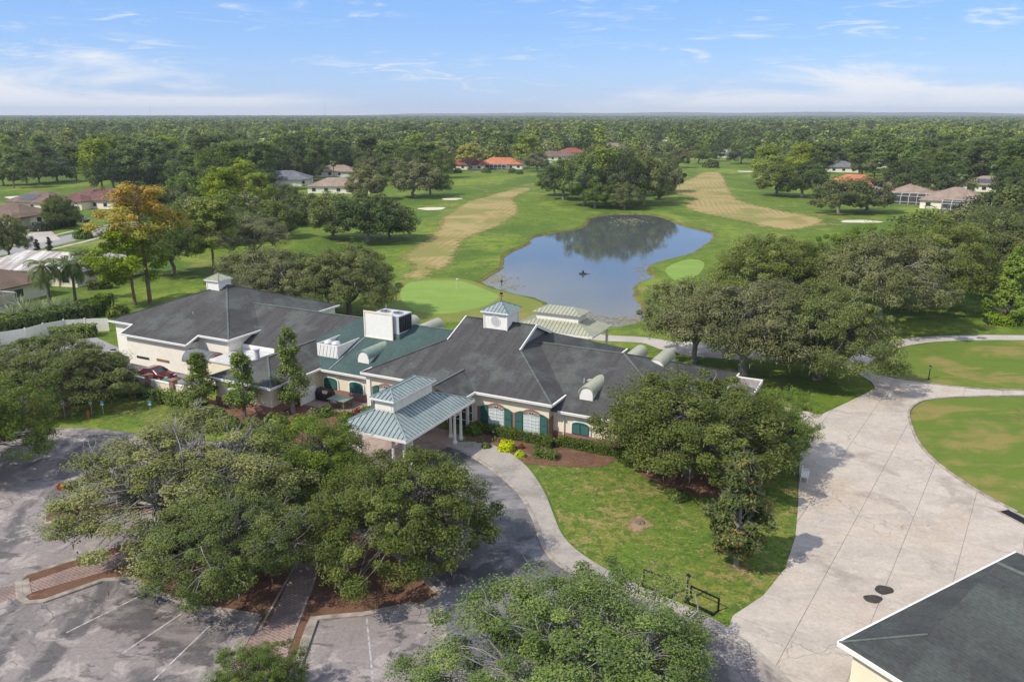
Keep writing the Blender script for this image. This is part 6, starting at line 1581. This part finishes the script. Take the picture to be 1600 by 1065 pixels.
# ---- patio things by the green-roofed wing
p = BW(-24.6, -1.0, GZ)
e = thing('patio_table', 'pale green square patio table on the brick patio', 'table', p, TH)
MB().bx(-1.15, 1.15, -.85, .85, .92, 1.0).build('table_top', MATS['metal_sage2'], e)
for x in (-.95, .95):
    for y in (-.7, .7): MB().bx(x - .05, x + .05, y - .05, y + .05, 0, .92).build('leg', MATS['wood'], e)
for s in (-1, 1): MB().bx(-1.0, 1.0, s * .5 - .12, s * .5 + .12, .3, .36).build('shelf', MATS['wood'], e)
p = BW(-27.6, -0.2, GZ); e = thing('barbecue_grill', 'black covered grill beside the white patio screen', 'grill', p, TH)
MB().bx(-.8, .8, -.4, .4, .12, .95).build('cabinet', MATS['black_metal'], e); MB().extr([(-.8, -.4, .95), (-.8, .4, .95), (-.8, .3, 1.2), (-.8, -.2, 1.22)], (1.6, 0, 0)).build('hood', MATS['dark'], e)
p = BW(-28.6, -1.6, GZ); e = thing('patio_screen', 'white upright screen panel left of the grill', 'screen', p, TH)
MB().bx(-.05, .05, -1.2, 1.2, 0.05, 1.7).build('panel', WH, e)
for y in (-1.2, 1.2): MB().bx(-.08, .08, y - .08, y + .08, 0, 1.8).build('post', WH, e)
sheet('brick_patio', [BW(u, v).to_2d() for u, v in ((-28.7, 1.2), (-22.2, 1.2), (-22.2, -2.4), (-28.7, -2.4))], 0.035, MATS['paver'])

# ---- golf bag racks, lamp posts
def rack(a, b, label):
    A, B = G(*a), G(*b); d = (B - A); L = d.length; e = thing('bag_rack', label, 'rack', A, math.atan2(d.y, d.x), 'black golf bag racks')
    K = MATS['black_metal']
    for x in (0, L):
        MB().bx(x - .05, x + .05, -.05, .05, 0.06, .95).build('post', K, e); MB().bx(x - .07, x + .07, -.75, .12, 0, .06).build('foot', K, e)
    MB().beam((0, 0, .90), (L, 0, .90), .06, .09, 0).build('top_rail', K, e); MB().bx(.08, L - .08, -.74, -.50, .062, .12).build('base_tray', K, e)
    n = int(L / .28)
    for k in range(1, n): MB().bx(L * k / n - .015, L * k / n + .015, -.14, -.02, .86, .94).build('divider', K, e)
    return e
rack((1006, 908), (1055, 926), 'black golf bag rack on the pavement, left one'); rack((1079, 934), (1122, 954), 'black golf bag rack beside the lamp post at the lawn corner')
def lamp(px, py, H, label):
    p = G(px, py); e = thing('lamp_post', label, 'lamp post', p); K = MATS['black_metal']
    MB().lathe([(.14, 0), (.14, .08), (.07, .14), (.055, .3), (.05, H * .72), (.08, H * .74), (.05, H * .76)], (0, 0, 0), 10).build('post', K, e)
    h = MB().lathe([(.06, H * .76), (.10, H * .78), (.15, H * .90), (.05, H * .90)], (0, 0, 0), 6).build('lantern', MATS['glass_pale'], e)
    MB().lathe([(.19, H * .90), (.16, H * .93), (.05, H * .98), (.02, H)], (0, 0, 0), 6).build('lantern_hat', K, h)
    for k in range(6):
        a = math.pi * k / 3; MB().beam((.105 * math.cos(a), .105 * math.sin(a), H * .78), (.155 * math.cos(a), .155 * math.sin(a), H * .90), .02, .02).build('lantern_bar', K, h)
lamp(1073, 934, 1.85, 'black lamp post beside the golf bag rack'); lamp(1451, 592, 1.75, 'black lamp post standing on the range lawn by the path')
lamp(771, 690, 1.3, 'short black lamp in the planting bed by the entrance')

# ---- parking signs
def sign(px, py, H, label, kind):
    p = G(px, py); e = thing('parking_sign', label, 'sign', p, R(18))
    MB().bx(-.03, .03, -.03, .03, 0, H).build('post', MATS['grey_metal'], e)
    z0 = H - .50 if kind == 'blue' else H - .34
    pl_ = MB().bx(-.16, .16, -.055, -.032, z0, H + .02).build('plate', MATS['sign_blue'] if kind == 'blue' else MATS['line_paint'], e)
    if kind == 'blue':
        zc_ = z0 + .30; m = MB()
        n = 14
        for k in range(n - 4):
            a0, a1 = -2.4 + 5.0 * k / n, -2.4 + 5.0 * (k + 1) / n
            m.beam((-.015 + .075 * math.cos(a0), -.058, zc_ - .05 + .075 * math.sin(a0)), (-.015 + .075 * math.cos(a1), -.058, zc_ - .05 + .075 * math.sin(a1)), .018, .006, 0, (0, 1, 0))
        m.box((-.02, -.058, zc_ + .02), (.022, .006, .13)).box((.02, -.058, zc_ - .0), (.09, .006, .02)).box((.075, -.058, zc_ - .05), (.022, .006, .10)).box((-.02, -.058, zc_ + .115), (.04, .006, .04))
        m.build('symbol', WH, pl_)
        MB().bx(-.15, .15, -.062, -.056, z0 + .01, z0 + .15).build('lower_plate', WH, pl_)
sign(102, 653, 2.05, 'blue parking sign on a post nearest the left oak', 'blue'); sign(144, 648, 1.5, 'small white sign behind the orange bollard', 'white'); sign(162, 648, 1.6, 'blue parking sign right of the orange bollard', 'blue'); sign(236, 648, 1.6, 'blue parking sign farthest right on the side lawn', 'blue')
p = G(138.5, 653); e = thing('bollard', 'orange pipe bollard on the grass by the parking signs', 'bollard', p)
MB().lathe([(.11, 0), (.11, .72), (.08, .80), (.02, .83)], (0, 0, 0), 12).build('pipe', MATS['orange_paint'], e); MB().bx(-.16, .16, -.05, .05, .45, .55).build('cross_bar', MATS['orange_paint'], e)
p = G(103, 800); e = thing('red_sign', 'orange-red sign half hidden at the edge of the bare-branched oak', 'sign', p, R(25))
MB().bx(-.035, .035, -.035, .035, 0, 2.3).build('post', MATS['grey_metal'], e)
_o8 = [(.38 * math.cos(math.pi * (k + .5) / 4), -.045, 2.25 + .38 * math.sin(math.pi * (k + .5) / 4)) for k in range(8)]
MB().extr(_o8, (0, -.02, 0)).build('plate', MATS['orange_paint'], e)
# ---- bench at the yard, drain, stump, pond fountain, flag
p = G(1258, 748); e = thing('bench', 'white bench at the edge of the concrete yard under the oak', 'bench', p, R(66))
for k in range(4): MB().bx(-.8, .8, -.28 + k * .15, -.16 + k * .15, .44, .48).build('seat_slat', WH, e)
for k in range(3): MB().bx(-.8, .8, .30, .335, .56 + k * .14, .66 + k * .14).build('back_slat', WH, e)
for x in (-.7, .7):
    for y in (-.22, .31): MB().bx(x - .04, x + .04, y - .04, y + .04, 0.05, .44 if y < 0 else .96).build('leg', WH, e)
    MB().bx(x - .035, x + .035, -.25, .3, .62, .66).build('armrest', WH, e)
p = G(1586, 808); e = thing('storm_drain', 'rusty storm drain grate at the kerb of the concrete yard', 'drain', (p.x, p.y, .05), math.atan2(*(G(1600, 806) - G(1540, 775)).yx))
MB().bx(-1.1, 1.1, -.5, .5, -.03, .012).build('pit', MATS['dark'], e)
for k in range(16): MB().bx(-1.02 + k * .135, -.95 + k * .135, -.45, .45, .013, .045).build('grate_bar', MATS['black_metal'], e)
MB().bx(-1.15, 1.15, .45, .60, 0, .09).bx(-1.15, 1.15, -.6, -.45, 0, .05).build('rim', MATS['kerb'], e)
p = G(1000, 816); e = thing('tree_stump', 'cut tree stump in the bare patch of the front lawn', 'stump', p)
_rs = random.Random(3); n = 14
prof = [.30 * (1 + .2 * _rs.uniform(-1, 1)) for _ in range(n)]
MB().add([(r * 1.35 * math.cos(2 * math.pi * i / n), r * 1.35 * math.sin(2 * math.pi * i / n), 0) for i, r in enumerate(prof)] + [(r * math.cos(2 * math.pi * i / n), r * math.sin(2 * math.pi * i / n), .16 + .04 * _rs.random()) for i, r in enumerate(prof)], [(i, (i + 1) % n, (i + 1) % n + n, i + n) for i in range(n)] + [tuple(range(n, 2 * n))]).build('wood', MATS['bark'], e)
MB().lathe([(.22, .14), (.22, .215), (.04, .22)], (0, 0, 0), 12).build('cut_face', MATS['wood'], e)
p = G(911, 428, -.32); e = thing('pond_fountain', 'small dark fountain float in the middle of the pond', 'fountain', p)
MB().lathe([(.1, -.15), (.75, -.12), (.85, .05), (.6, .22), (.2, .3)], (0, 0, 0), 16).build('float', MATS['dark'], e); MB().lathe([(.16, .3), (.16, .55), (.28, .6), (.1, .72)], (0, 0, 0), 10).build('nozzle', MATS['black_metal'], e)
for k in range(3): MB().beam((0, 0, .1), (1.4 * math.cos(k * 2.1), 1.4 * math.sin(k * 2.1), .02), .06, .06).build('stay', MATS['black_metal'], e)
p = G(713, 452); e = thing('flagstick', 'thin flagstick with white flag on the putting green', 'flagstick', p)
MB().tube((0, 0, 0), (0, 0, 2.1), .018, .014, 6).build('pole', WH, e)
MB().add([(0, 0, 2.08), (.2, .03, 2.02), (.45, -.02, 1.9), (.2, .03, 1.80), (0, 0, 1.74)], [(0, 1, 2, 3, 4)]).build('flag', WH, e)
p = G(784, 446); e = thing('course_marker', 'dark course marker post on the apron by the pond', 'marker', p)
MB().lathe([(.07, 0), (.07, .9), (.11, .95), (.11, 1.1), (.03, 1.2)], (0, 0, 0), 8).build('post', MATS['black_metal'], e); MB().bx(-.25, .25, -.02, .02, .65, .9).build('plate', MATS['dark'], e)
# radio masts on the skyline
for k, (px, D, hh) in enumerate(((508, 5200, 95), (235, 6000, 80))):
    d = ray(px, 178); x = d[0] / d[1] * D
    e = thing('radio_mast', ('taller' if k == 0 else 'shorter') + ' thin lattice radio mast on the skyline at the left', 'mast', (x, D, 0))
    m = MB()
    for s in range(3):
        a = s * 2.094; m.beam((1.1 * math.cos(a), 1.1 * math.sin(a), 0), (1.0 * math.cos(a), 1.0 * math.sin(a), hh), .45, .45)
    m.build('legs', MATS['grey_metal'], e); m = MB()
    for j in range(int(hh / 4)):
        a = j * 2.094; m.beam((1.1 * math.cos(a), 1.1 * math.sin(a), j * 4), (1.1 * math.cos(a + 2.094), 1.1 * math.sin(a + 2.094), j * 4 + 4), .3, .3)
    m.build('bracing', MATS['grey_metal'], e)

# ================================================================ hedges and bushes
def hedge(pts, w, h, label, mat='leaf_hedge', dens=220, ln=0.13, seed=1, name='hedge', group=None):
    """clipped hedge following ground points"""
    rng = np.random.default_rng(seed); P, N = [], []
    base = Vector(pts[0]); core = MB()
    for a, b in zip(pts, pts[1:]):
        a = Vector(a) - base; b = Vector(b) - base; L_ = (b - a).length; t = (b - a).normalized(); s = Vector((-t.y, t.x, 0))
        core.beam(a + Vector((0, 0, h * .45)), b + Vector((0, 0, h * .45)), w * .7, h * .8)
        n = int(dens * L_ * (w + 2 * h)); x = rng.uniform(-.15, L_ + .15, n); q = rng.uniform(0, w + 2 * h, n)
        yy = np.where(q < h, -w / 2, np.where(q < h + w, q - h - w / 2, w / 2)); zz = np.where(q < h, q, np.where(q < h + w, h, 2 * h + w - q))
        nn = np.stack([np.zeros(n), np.where(q < h, -1., np.where(q < h + w, 0, 1.)), np.where((q >= h) & (q < h + w), 1., .15)], 1)
        wob = 1 + .12 * np.sin(x * 1.7 + seed) + .08 * np.sin(x * 4.3)
        yy = yy * wob + rng.normal(size=n) * .06; zz = np.maximum(.02, zz * (1 + .05 * np.sin(x * 2.3 + 1)) + rng.normal(size=n) * .06)
        Pw = np.array(a)[None] + np.array(t)[None] * x[:, None] + np.array(s)[None] * yy[:, None] + np.array([[0, 0, 1.]]) * zz[:, None]
        Nw = np.array(s)[None] * nn[:, 1:2] + np.array([[0, 0, 1.]]) * nn[:, 2:3]
        P.append(Pw); N.append(Nw)
    P = np.concatenate(P); N = unit(np.concatenate(N) + rng.normal(size=P.shape) * .45)
    V, F = leaf_quads(P, N, ln * rng.uniform(.7, 1.3, len(P)), ln * .7, rng)
    e = thing(name, label, 'hedge', base, 0, group)
    link(bpy.data.objects.new('foliage', np_mesh('hedge_foliage', V, F, [MATS[mat]], {'rnd': rng.random(len(P))})), e)
    core.build('branches', MATS['leaf_core'], e)
    return e
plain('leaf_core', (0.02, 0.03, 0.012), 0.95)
hedge([BW(-7.6, -0.35, GZ), BW(-4, -0.4, GZ), BW(-0.3, -0.5, GZ), BW(0.6, -0.9, GZ)], .9, .85, 'long clipped hedge under the two shuttered front windows', seed=2)
hedge([BW(0.9, 0.15, GZ), BW(5, 0.15, GZ), BW(9, 0.1, GZ)], .9, .85, 'clipped hedge under the arched shutters of the right wing', seed=3)
hedge([G(836, 712), G(868, 716)], 1.1, .6, 'low green hedge block in the mulch bed', 'leaf_oak_green', seed=4)
hedge([G(-40, 545), G(40, 525), G(100, 512), G(135, 505)], 3.4, 3.0, 'tall dark clipped hedge before the palms', 'leaf_hedge', 45, .3, 5)
hedge([G(140, 497), G(166, 478)], 2.4, 2.0, 'lower dark hedge behind the tall hedge', 'leaf_hedge', 45, .3, 6)
hedge([G(82, 532), G(120, 526), G(150, 524)], 2.6, 1.6, 'rounded clipped hedge inside the white fence', 'leaf_oak_green', 60, .22, 7)
hedge([BW(-57, -8.6, GZ), BW(-50, -8.5, GZ), BW(-44, -8.5, GZ)], 1.3, 1.1, 'shrub row at the foot of the service wall, left part', 'leaf_hedge', 90, .2, 8)
hedge([BW(-43, -8.6, GZ), BW(-38.5, -8.8, GZ), BW(-36, -9.6, GZ)], 1.6, 1.3, 'shrub row at the foot of the service wall, right part', 'leaf_oak_green', 90, .2, 9)
hedge([G(1540, 505), G(1610, 508), G(1700, 510)], 3.0, 1.2, 'low bright green ground hedge under the cypress', 'leaf_cypress', 50, .25, 10)
hedge([G(138, 452), G(175, 450)], 2.0, 1.4, 'dark hedge along the white tiled house wall', 'leaf_hedge', 45, .3, 11)
hedge([G(60, 362), G(115, 352)], 3.0, 2.2, 'dark hedge on the lawn of the brown house', 'leaf_dark', 25, .4, 12)
BUSH = {'lime': bush_mesh('lime_bush', 1, .7, .75, 900, .16, 'leaf_lime'), 'green': bush_mesh('green_bush', 2, .7, .7, 900, .16, 'leaf_hedge'), 'agave': bush_mesh('agave', 3, 1.0, 1.0, 70, .2, 'leaf_silver', True), 'red': bush_mesh('red_bush', 4, .6, .9, 500, .15, 'leaf_redbush'), 'pale': bush_mesh('pale_bush', 5, .7, .7, 800, .15, 'leaf_oak_pale'), 'oakb': bush_mesh('leafy_bush', 6, .8, .8, 900, .2, 'leaf_oak_green')}
def bush(kind, px, py, s, label, cat='bush', name='bush', group=None, zs=1.0):
    p = G(px, py); e = thing(name, label, cat, p, px * .37, group)
    o = bpy.data.objects.new('foliage', BUSH[kind]); o.scale = (s, s, s * zs); link(o, e)
    o = MB().tube((0, 0, -.02), (0, 0, .25 * s), .05 * s, .03 * s, 6).build('stem', MATS['bark'], e)
bush('lime', 791, 702, 1.25, 'larger lime yellow bush in the entrance bed'); bush('lime', 812, 713, .75, 'smaller lime yellow bush before the low hedge')
bush('pale', 751, 690, .6, 'pale flowering shrub left of the short lamp'); bush('pale', 773, 688, .55, 'pale flowering shrub right of the short lamp'); bush('green', 742, 677, 1.3, 'leafy shrub beside the porte-cochere columns', zs=1.3); bush('oakb', 760, 699, .6, 'low green shrub at the pavement edge of the entrance bed'); bush('red', 815, 700, .5, 'dark red shrub in front of the window hedge')
bush('green', 838, 700, .5, 'small dark shrub between the hedge and low hedge block')
bush('red', 558, 650, 1.0, 'dark red shrub at the right of the brick patio'); bush('green', 575, 648, 1.3, 'round green shrub beside the dark red patio shrub'); bush('oakb', 510, 648, 1.2, 'green shrub below the white patio screen'); bush('oakb', 540, 655, 1.1, 'green shrub below the patio table'); bush('pale', 490, 652, 1.3, 'pale shrub at the left of the brick patio'); bush('oakb', 470, 668, 1.6, 'leafy shrub under the slender young tree'); bush('oakb', 430, 668, 1.8, 'leafy shrub at the corner of the service wing'); bush('pale', 400, 672, 1.6, 'pale shrub before the middle young tree'); bush('oakb', 360, 668, 1.5, 'leafy shrub at the brick base of the service wall'); bush('oakb', 340, 660, 1.7, 'leafy shrub under the nearest young tree')
for k, (x, y, s) in enumerate(((20, 492, 2.2), (40, 488, 2.4), (62, 486, 2.3), (85, 484, 2.2), (104, 480, 2.0), (30, 478, 2.0))):
    bush('agave', x, y, s, 'silver spiky palmetto %s the tall clipped hedge' % ('first from the left behind', 'second from the left behind', 'third from the left behind', 'fourth from the left behind', 'fifth from the left behind', 'nearest the pool cage behind')[k], 'shrub', 'palmetto', 'silver palmettos behind the hedge')
bush('oakb', 183, 493, 2.2, 'rounded bush on the grass left of the pines'); bush('green', 130, 372, 3.6, 'clipped round bush beside the street'); bush('oakb', 1200, 655, 1.8, 'bright palmetto shrub at the right end of the clubhouse'); bush('green', 1208, 665, 1.3, 'dark round shrub by the footpath to the yard')
bush('oakb', 1185, 640, 2.6, 'bright green fern palm at the flat porch'); bush('green', 1060, 780, 1.2, 'shrub under the wide dark oak')
for k, (x, y, s) in enumerate(((690, 268, 4), (715, 270, 3.5), (760, 270, 4), (800, 270, 3.5), (812, 272, 3.0), (1050, 268, 6), (1110, 262, 7), (470, 350, 5), (430, 350, 5))):
    bush('green', x, y, s, ('dark shrub left of the red roofed house', 'dark shrub before the red roofed house', 'dark shrub before the orange roofed house', 'dark shrub at the right corner of the orange roofed house', 'small dark shrub right of the orange roofed house', 'dark bushy clump right of the pond clump', 'dark rounded thicket at the end of the second fairway', 'shrub below the maroon roofed house, right', 'shrub below the maroon roofed house, left')[k])
# floating algae along the near shore
def algae():
    rg = random.Random(8); m = MB()
    for cx, cy, n, sx, sy in ((985, 345, 160, 30, 5), (905, 500, 260, 44, 8), (775, 437, 200, 26, 10), (1005, 455, 160, 9, 34), (800, 448, 40, 22, 5), (980, 500, 180, 34, 8), (1000, 420, 30, 10, 12)):
        for _ in range(n):
            px, py = cx + rg.gauss(0, sx / 2), cy + rg.gauss(0, sy / 2); p = G(px, py, -.31)
            if not inside(p, POND): continue
            zz = -.318 + rg.random() * .03; r = rg.uniform(.08, .42); k = 7; a0 = rg.random() * 6
            m.slab([(p.x + r * rg.uniform(.6, 1.2) * math.cos(a0 + 6.283 * i / k), p.y + r * 1.2 * rg.uniform(.6, 1.2) * math.sin(a0 + 6.283 * i / k), zz) for i in range(k)], .004)
    o = m.build('floating_algae', MATS['algae']); tag(o, 'patches of floating algae along the pond shore', 'algae', kind='stuff')
algae()

# ================================================================ woodland
OPEN = [pxw(q) for q in (
    [(470, 500), (455, 380), (480, 345), (600, 330), (680, 300), (700, 272), (830, 258), (860, 258), (1040, 247), (1180, 240), (1190, 300), (1270, 330), (1390, 330), (1400, 360), (1330, 390), (1200, 400), (1080, 400), (1000, 520), (700, 500)],
    [(-200, 345), (-200, 285), (60, 287), (145, 275), (150, 300), (60, 330)])]
EDGE = [(-400, 275), (0, 278), (150, 276), (190, 292), (300, 302), (420, 302), (480, 296), (560, 290), (690, 268), (860, 254), (1050, 247), (1180, 256), (1290, 276), (1400, 290), (1500, 300), (1640, 325), (2000, 340)]
EX = np.array([(p.x / p.y, p.y) for p in (G(*q) for q in EDGE)])
def edge_y(x, y): return np.interp(x / y, EX[:, 0], EX[:, 1])
rng = np.random.default_rng(77)
def scatter(y0, y1, sp):
    out = []
    ys = np.arange(y0, y1, sp)
    for y in ys:
        hw = y * 0.80 + 60; xs = np.arange(-hw, hw, sp)
        out.append(np.stack([xs + rng.uniform(-.45, .45, len(xs)) * sp, np.full(len(xs), y) + rng.uniform(-.45, .45, len(xs)) * sp], 1))
    return np.concatenate(out)
P = scatter(200, 1500, 9.6)
def wave_noise(x, y, L, s=0): return (np.sin(x / L + 1.3 * np.sin(y / L * 1.7 + s) + s) + np.sin(y / L * 1.31 + 1.1 * np.sin(x / L * .8 + 2 * s)) + .6 * np.sin((x + y) / L * 2.3 + s)) / 2.6
k = P[:, 1] > edge_y(P[:, 0], P[:, 1])
k &= ~((wave_noise(P[:, 0], P[:, 1], 38, 2.0) > 0.62) & (P[:, 1] > 480))
k &= rng.random(len(P)) > .10
for q in OPEN: k &= ~inside_np(P[:, 0], P[:, 1], q)
for hx, hy, w, d in HOUSES:
    k &= ~((np.abs(P[:, 0] - hx) < w / 2 + 4) & (np.abs(P[:, 1] - hy) < d / 2 + 5))
    k &= ~((np.abs(P[:, 0] - hx * P[:, 1] / hy) < w * .42) & (P[:, 1] < hy) & (P[:, 1] > hy - max(55, hy * .2)))
for tx, ty, tr_ in TREES:
    k &= np.hypot(P[:, 0] - tx, P[:, 1] - ty) > tr_ * .75
P = P[k]; P = P[np.argsort(P[:, 1])]
n_ind = 300
keys = ['pine1', 'pine2', 'oak1', 'oak2', 'oak3', 'oak4', 'pine3', 'yellow']; wts = np.array([.25, .20, .12, .13, .10, .12, .06, .02])
words = {'pine1': 'dark green pine', 'pine2': 'tall slim pine', 'oak1': 'grey-green oak', 'oak2': 'dark oak', 'oak3': 'pale feathery oak', 'oak4': 'mid green oak', 'pine3': 'light green pine', 'yellow': 'yellow-green tree'}
dims = {'oak1': (12, 7), 'oak2': (12, 7), 'oak3': (12, 6), 'oak4': (13, 6.5), 'pine1': (18, 4.4), 'pine2': (18, 4.0), 'pine3': (17, 4.8), 'yellow': (12, 5)}
vis = np.abs(P[:, 0]) < P[:, 1] * 0.66
iv = np.nonzero(vis)[0][:n_ind]; rest = np.setdiff1d(np.arange(len(P)), iv)
def nth(n): return '%d%s' % (n, 'th' if 10 < n % 100 < 14 else {1: 'st', 2: 'nd', 3: 'rd'}.get(n % 10, 'th'))
picks = []
for i in iv:
    t = P[i][0] / P[i][1]
    picks.append((str(rng.choice(keys, p=wts)), 'at the left' if t < -0.30 else ('behind the grey-blue and tan roofs' if t < -0.05 else ('beyond the fairway ends' if t < 0.25 else 'at the right')), t, i))
seen = {}
for kd, zone, t, i in sorted(picks, key=lambda q: q[2]):
    x, y = P[i]; seen[kd, zone] = seen.get((kd, zone), 0) + 1
    H0, R0 = dims[kd]; pine_ = kd.startswith('pine'); H = rng.uniform(12, 20) if pine_ else rng.uniform(9, 15.5); Rr = rng.uniform(4.5, 8.0)
    plant('woodland_pine' if pine_ else 'woodland_oak', MID[kd], (x, y, 0), Rr / R0, H / H0, rng.uniform(0, 6.28),
          '%s fronting the woods %s, %s from the left' % (words[kd], zone, nth(seen[kd, zone])), 'tree', 'woodland trees: %s %s' % (words[kd], zone))
# the rest of the woods: one mass, as instanced trees and, farther, tree patches
def far_tree(seed, H, Rr, n, ln, conic):
    rg = np.random.default_rng(seed); z = rg.random(n)
    if conic: base = .4; r = Rr * np.sin(np.clip(z * 1.1 + .15, 0, 1) * 2.7) ** .7 * rg.random(n) ** .25; zz = H * (base + .6 * z)
    else:
        d = unit(rg.normal(size=(n, 3))); d[:, 2] = np.abs(d[:, 2]) * 1.1 - .25; f = rg.uniform(.82, 1, n); r = None
    if conic:
        a = rg.uniform(0, 6.28, n); C = np.stack([r * np.cos(a), r * np.sin(a), zz], 1)
    else:
        lobs = unit(rg.normal(size=(6, 3))); kk = 1 + (np.exp(-((1 - d @ lobs.T) / .2)) * rg.uniform(-.2, .25, 6)).sum(1)
        C = d * (f * kk)[:, None] * (Rr, Rr, H * .5) + (0, 0, H * .48)
    N = unit(unit(C - (0, 0, H * .5)) + (0, 0, .5) + rg.normal(size=C.shape) * .5); V, F = leaf_quads(C, N, ln * rg.uniform(.6, 1.4, n), ln * .8, rg)
    return V, F, rg.random(n)
protos = bpy.data.collections.new('woodland_prototypes'); pats = bpy.data.collections.new('woodland_patches')
mk = ['leaf_pine_far', 'leaf_pine', 'leaf_oak', 'leaf_dark', 'leaf_oak_pale', 'leaf_oak_green', 'leaf_pine_far', 'leaf_yellow']
for i in range(8):
    con = i in (0, 1, 6); V, F, rn = far_tree(300 + i, 16 if con else 12, 4.6 if con else 5.8, 420, 1.25, con)
    tv, tf = tube_np([(0, 0, 0), (0, 0, 8)], [.28, .15], 4); V2, F2 = merge([(V, F), (tv, tf)])
    me = np_mesh('woodland_tree', V2, F2, [MATS[mk[i]], MATS['bark']], {'rnd': np.concatenate([rn, np.zeros(len(tf))])}, np.concatenate([np.zeros(len(F)), np.ones(len(tf))]))
    protos.objects.link(bpy.data.objects.new('woodland_tree_%d' % i, me))
for i in range(5):
    parts, rns = [], []; rg = np.random.default_rng(400 + i)
    for gx in range(6):
        for gy in range(6):
            con = rg.random() < .5; V, F, rn = far_tree(500 + i * 40 + gx * 6 + gy, rg.uniform(11, 17) if con else rg.uniform(9, 13), rg.uniform(4, 6), 46, 3.4, con)
            tone = rg.uniform(0, .6); parts.append((V + ((gx - 2.5) * 10 + rg.uniform(-3, 3), (gy - 2.5) * 10 + rg.uniform(-3, 3), 0), F)); rns.append(np.clip(rn * .4 + tone, 0, 1))
    V, F = merge(parts); me = np_mesh('woodland_patch', V, F, [MATS[('leaf_pine_far', 'leaf_oak', 'leaf_oak_green', 'leaf_pine_far', 'leaf_oak_pale')[i]]], {'rnd': np.concatenate(rns)})
    pats.objects.link(bpy.data.objects.new('woodland_patch_%d' % i, me))
def gn_scatter(name, pts, coll, ncoll, scale, label, idx=None):
    n = len(pts); me = bpy.data.meshes.new(name); me.vertices.add(n); me.vertices.foreach_set('co', np.concatenate([pts, np.zeros((n, 1))], 1).astype(np.float32).ravel())
    for nm, ty, arr in (('sc', 'FLOAT', scale), ('rz', 'FLOAT', rng.uniform(0, 6.28, n)), ('idx', 'INT', rng.integers(0, ncoll, n) if idx is None else idx)):
        a = me.attributes.new(nm, ty, 'POINT'); a.data.foreach_set('value', np.asarray(arr, np.float32 if ty == 'FLOAT' else np.int32))
    o = link(bpy.data.objects.new(name, me)); tag(o, label, 'woods', kind='stuff')
    ng = bpy.data.node_groups.new(name, 'GeometryNodeTree')
    ng.interface.new_socket('Geometry', in_out='INPUT', socket_type='NodeSocketGeometry'); ng.interface.new_socket('Geometry', in_out='OUTPUT', socket_type='NodeSocketGeometry')
    N = ng.nodes.new; gi, go = N('NodeGroupInput'), N('NodeGroupOutput'); ip = N('GeometryNodeInstanceOnPoints'); ci = N('GeometryNodeCollectionInfo')
    ci.inputs['Collection'].default_value = coll; ci.inputs['Separate Children'].default_value = True; ci.inputs['Reset Children'].default_value = True
    def attr(nm, ty):
        a = N('GeometryNodeInputNamedAttribute'); a.data_type = ty; a.inputs['Name'].default_value = nm; return a.outputs['Attribute']
    cx = N('ShaderNodeCombineXYZ'); L = ng.links.new
    L(attr('rz', 'FLOAT'), cx.inputs[2]); L(gi.outputs[0], ip.inputs['Points']); L(ci.outputs[0], ip.inputs['Instance']); ip.inputs['Pick Instance'].default_value = True
    L(attr('idx', 'INT'), ip.inputs['Instance Index']); L(cx.outputs[0], ip.inputs['Rotation']); L(attr('sc', 'FLOAT'), ip.inputs['Scale']); L(ip.outputs[0], go.inputs[0])
    md = o.modifiers.new('scatter', 'NODES'); md.node_group = ng
    return o
_w = wave_noise(P[rest][:, 0], P[rest][:, 1], 55, 0.4) + rng.normal(size=len(rest)) * .45
_ix = np.array([3, 0, 6, 2, 4, 5, 1])[np.clip(((_w + 1.25) / 2.5 * 7).astype(int), 0, 6)]; _ix[rng.random(len(rest)) < .012] = 7
gn_scatter('woodland', P[rest], protos, 8, np.clip(np.exp(rng.normal(size=len(rest)) * .24) * (0.95 + .18 * wave_noise(P[rest][:, 0], P[rest][:, 1], 90, 1.7)), .5, 1.3), idx=_ix, label='dense mixed woods of pine and oak stretching away beyond the houses')
Q = scatter(1500, 7000, 58); Q = Q[wave_noise(Q[:, 0], Q[:, 1], 210, 3.0) < .72]; gn_scatter('far_woodland', Q, pats, 5, np.clip(np.exp(rng.normal(size=len(Q)) * .18), .7, 1.25), 'far woods fading to the skyline')
aa = rng.uniform(-.72, .72, 1500); rr = rng.uniform(7300, 9700, 1500)
# ================================================================ haze: the air itself
hz = MB().bx(-13400, 13400, -1000, 14000, -1.6, 118).build('haze', None)
hz.data.materials.clear()
hm = bpy.data.materials.new('haze_air'); hm.use_nodes = True; ht = hm.node_tree; ht.nodes.clear()
pvn = ht.nodes.new('ShaderNodeVolumePrincipled'); pvn.inputs['Color'].default_value = (0.80, 0.88, 1.0, 1); pvn.inputs['Density'].default_value = 0.00011; pvn.inputs['Anisotropy'].default_value = 0.0
ot = ht.nodes.new('ShaderNodeOutputMaterial'); ht.links.new(pvn.outputs[0], ot.inputs['Volume'])
hz.data.materials.append(hm); tag(hz, 'thin summer haze over the woods', 'haze', kind='stuff')
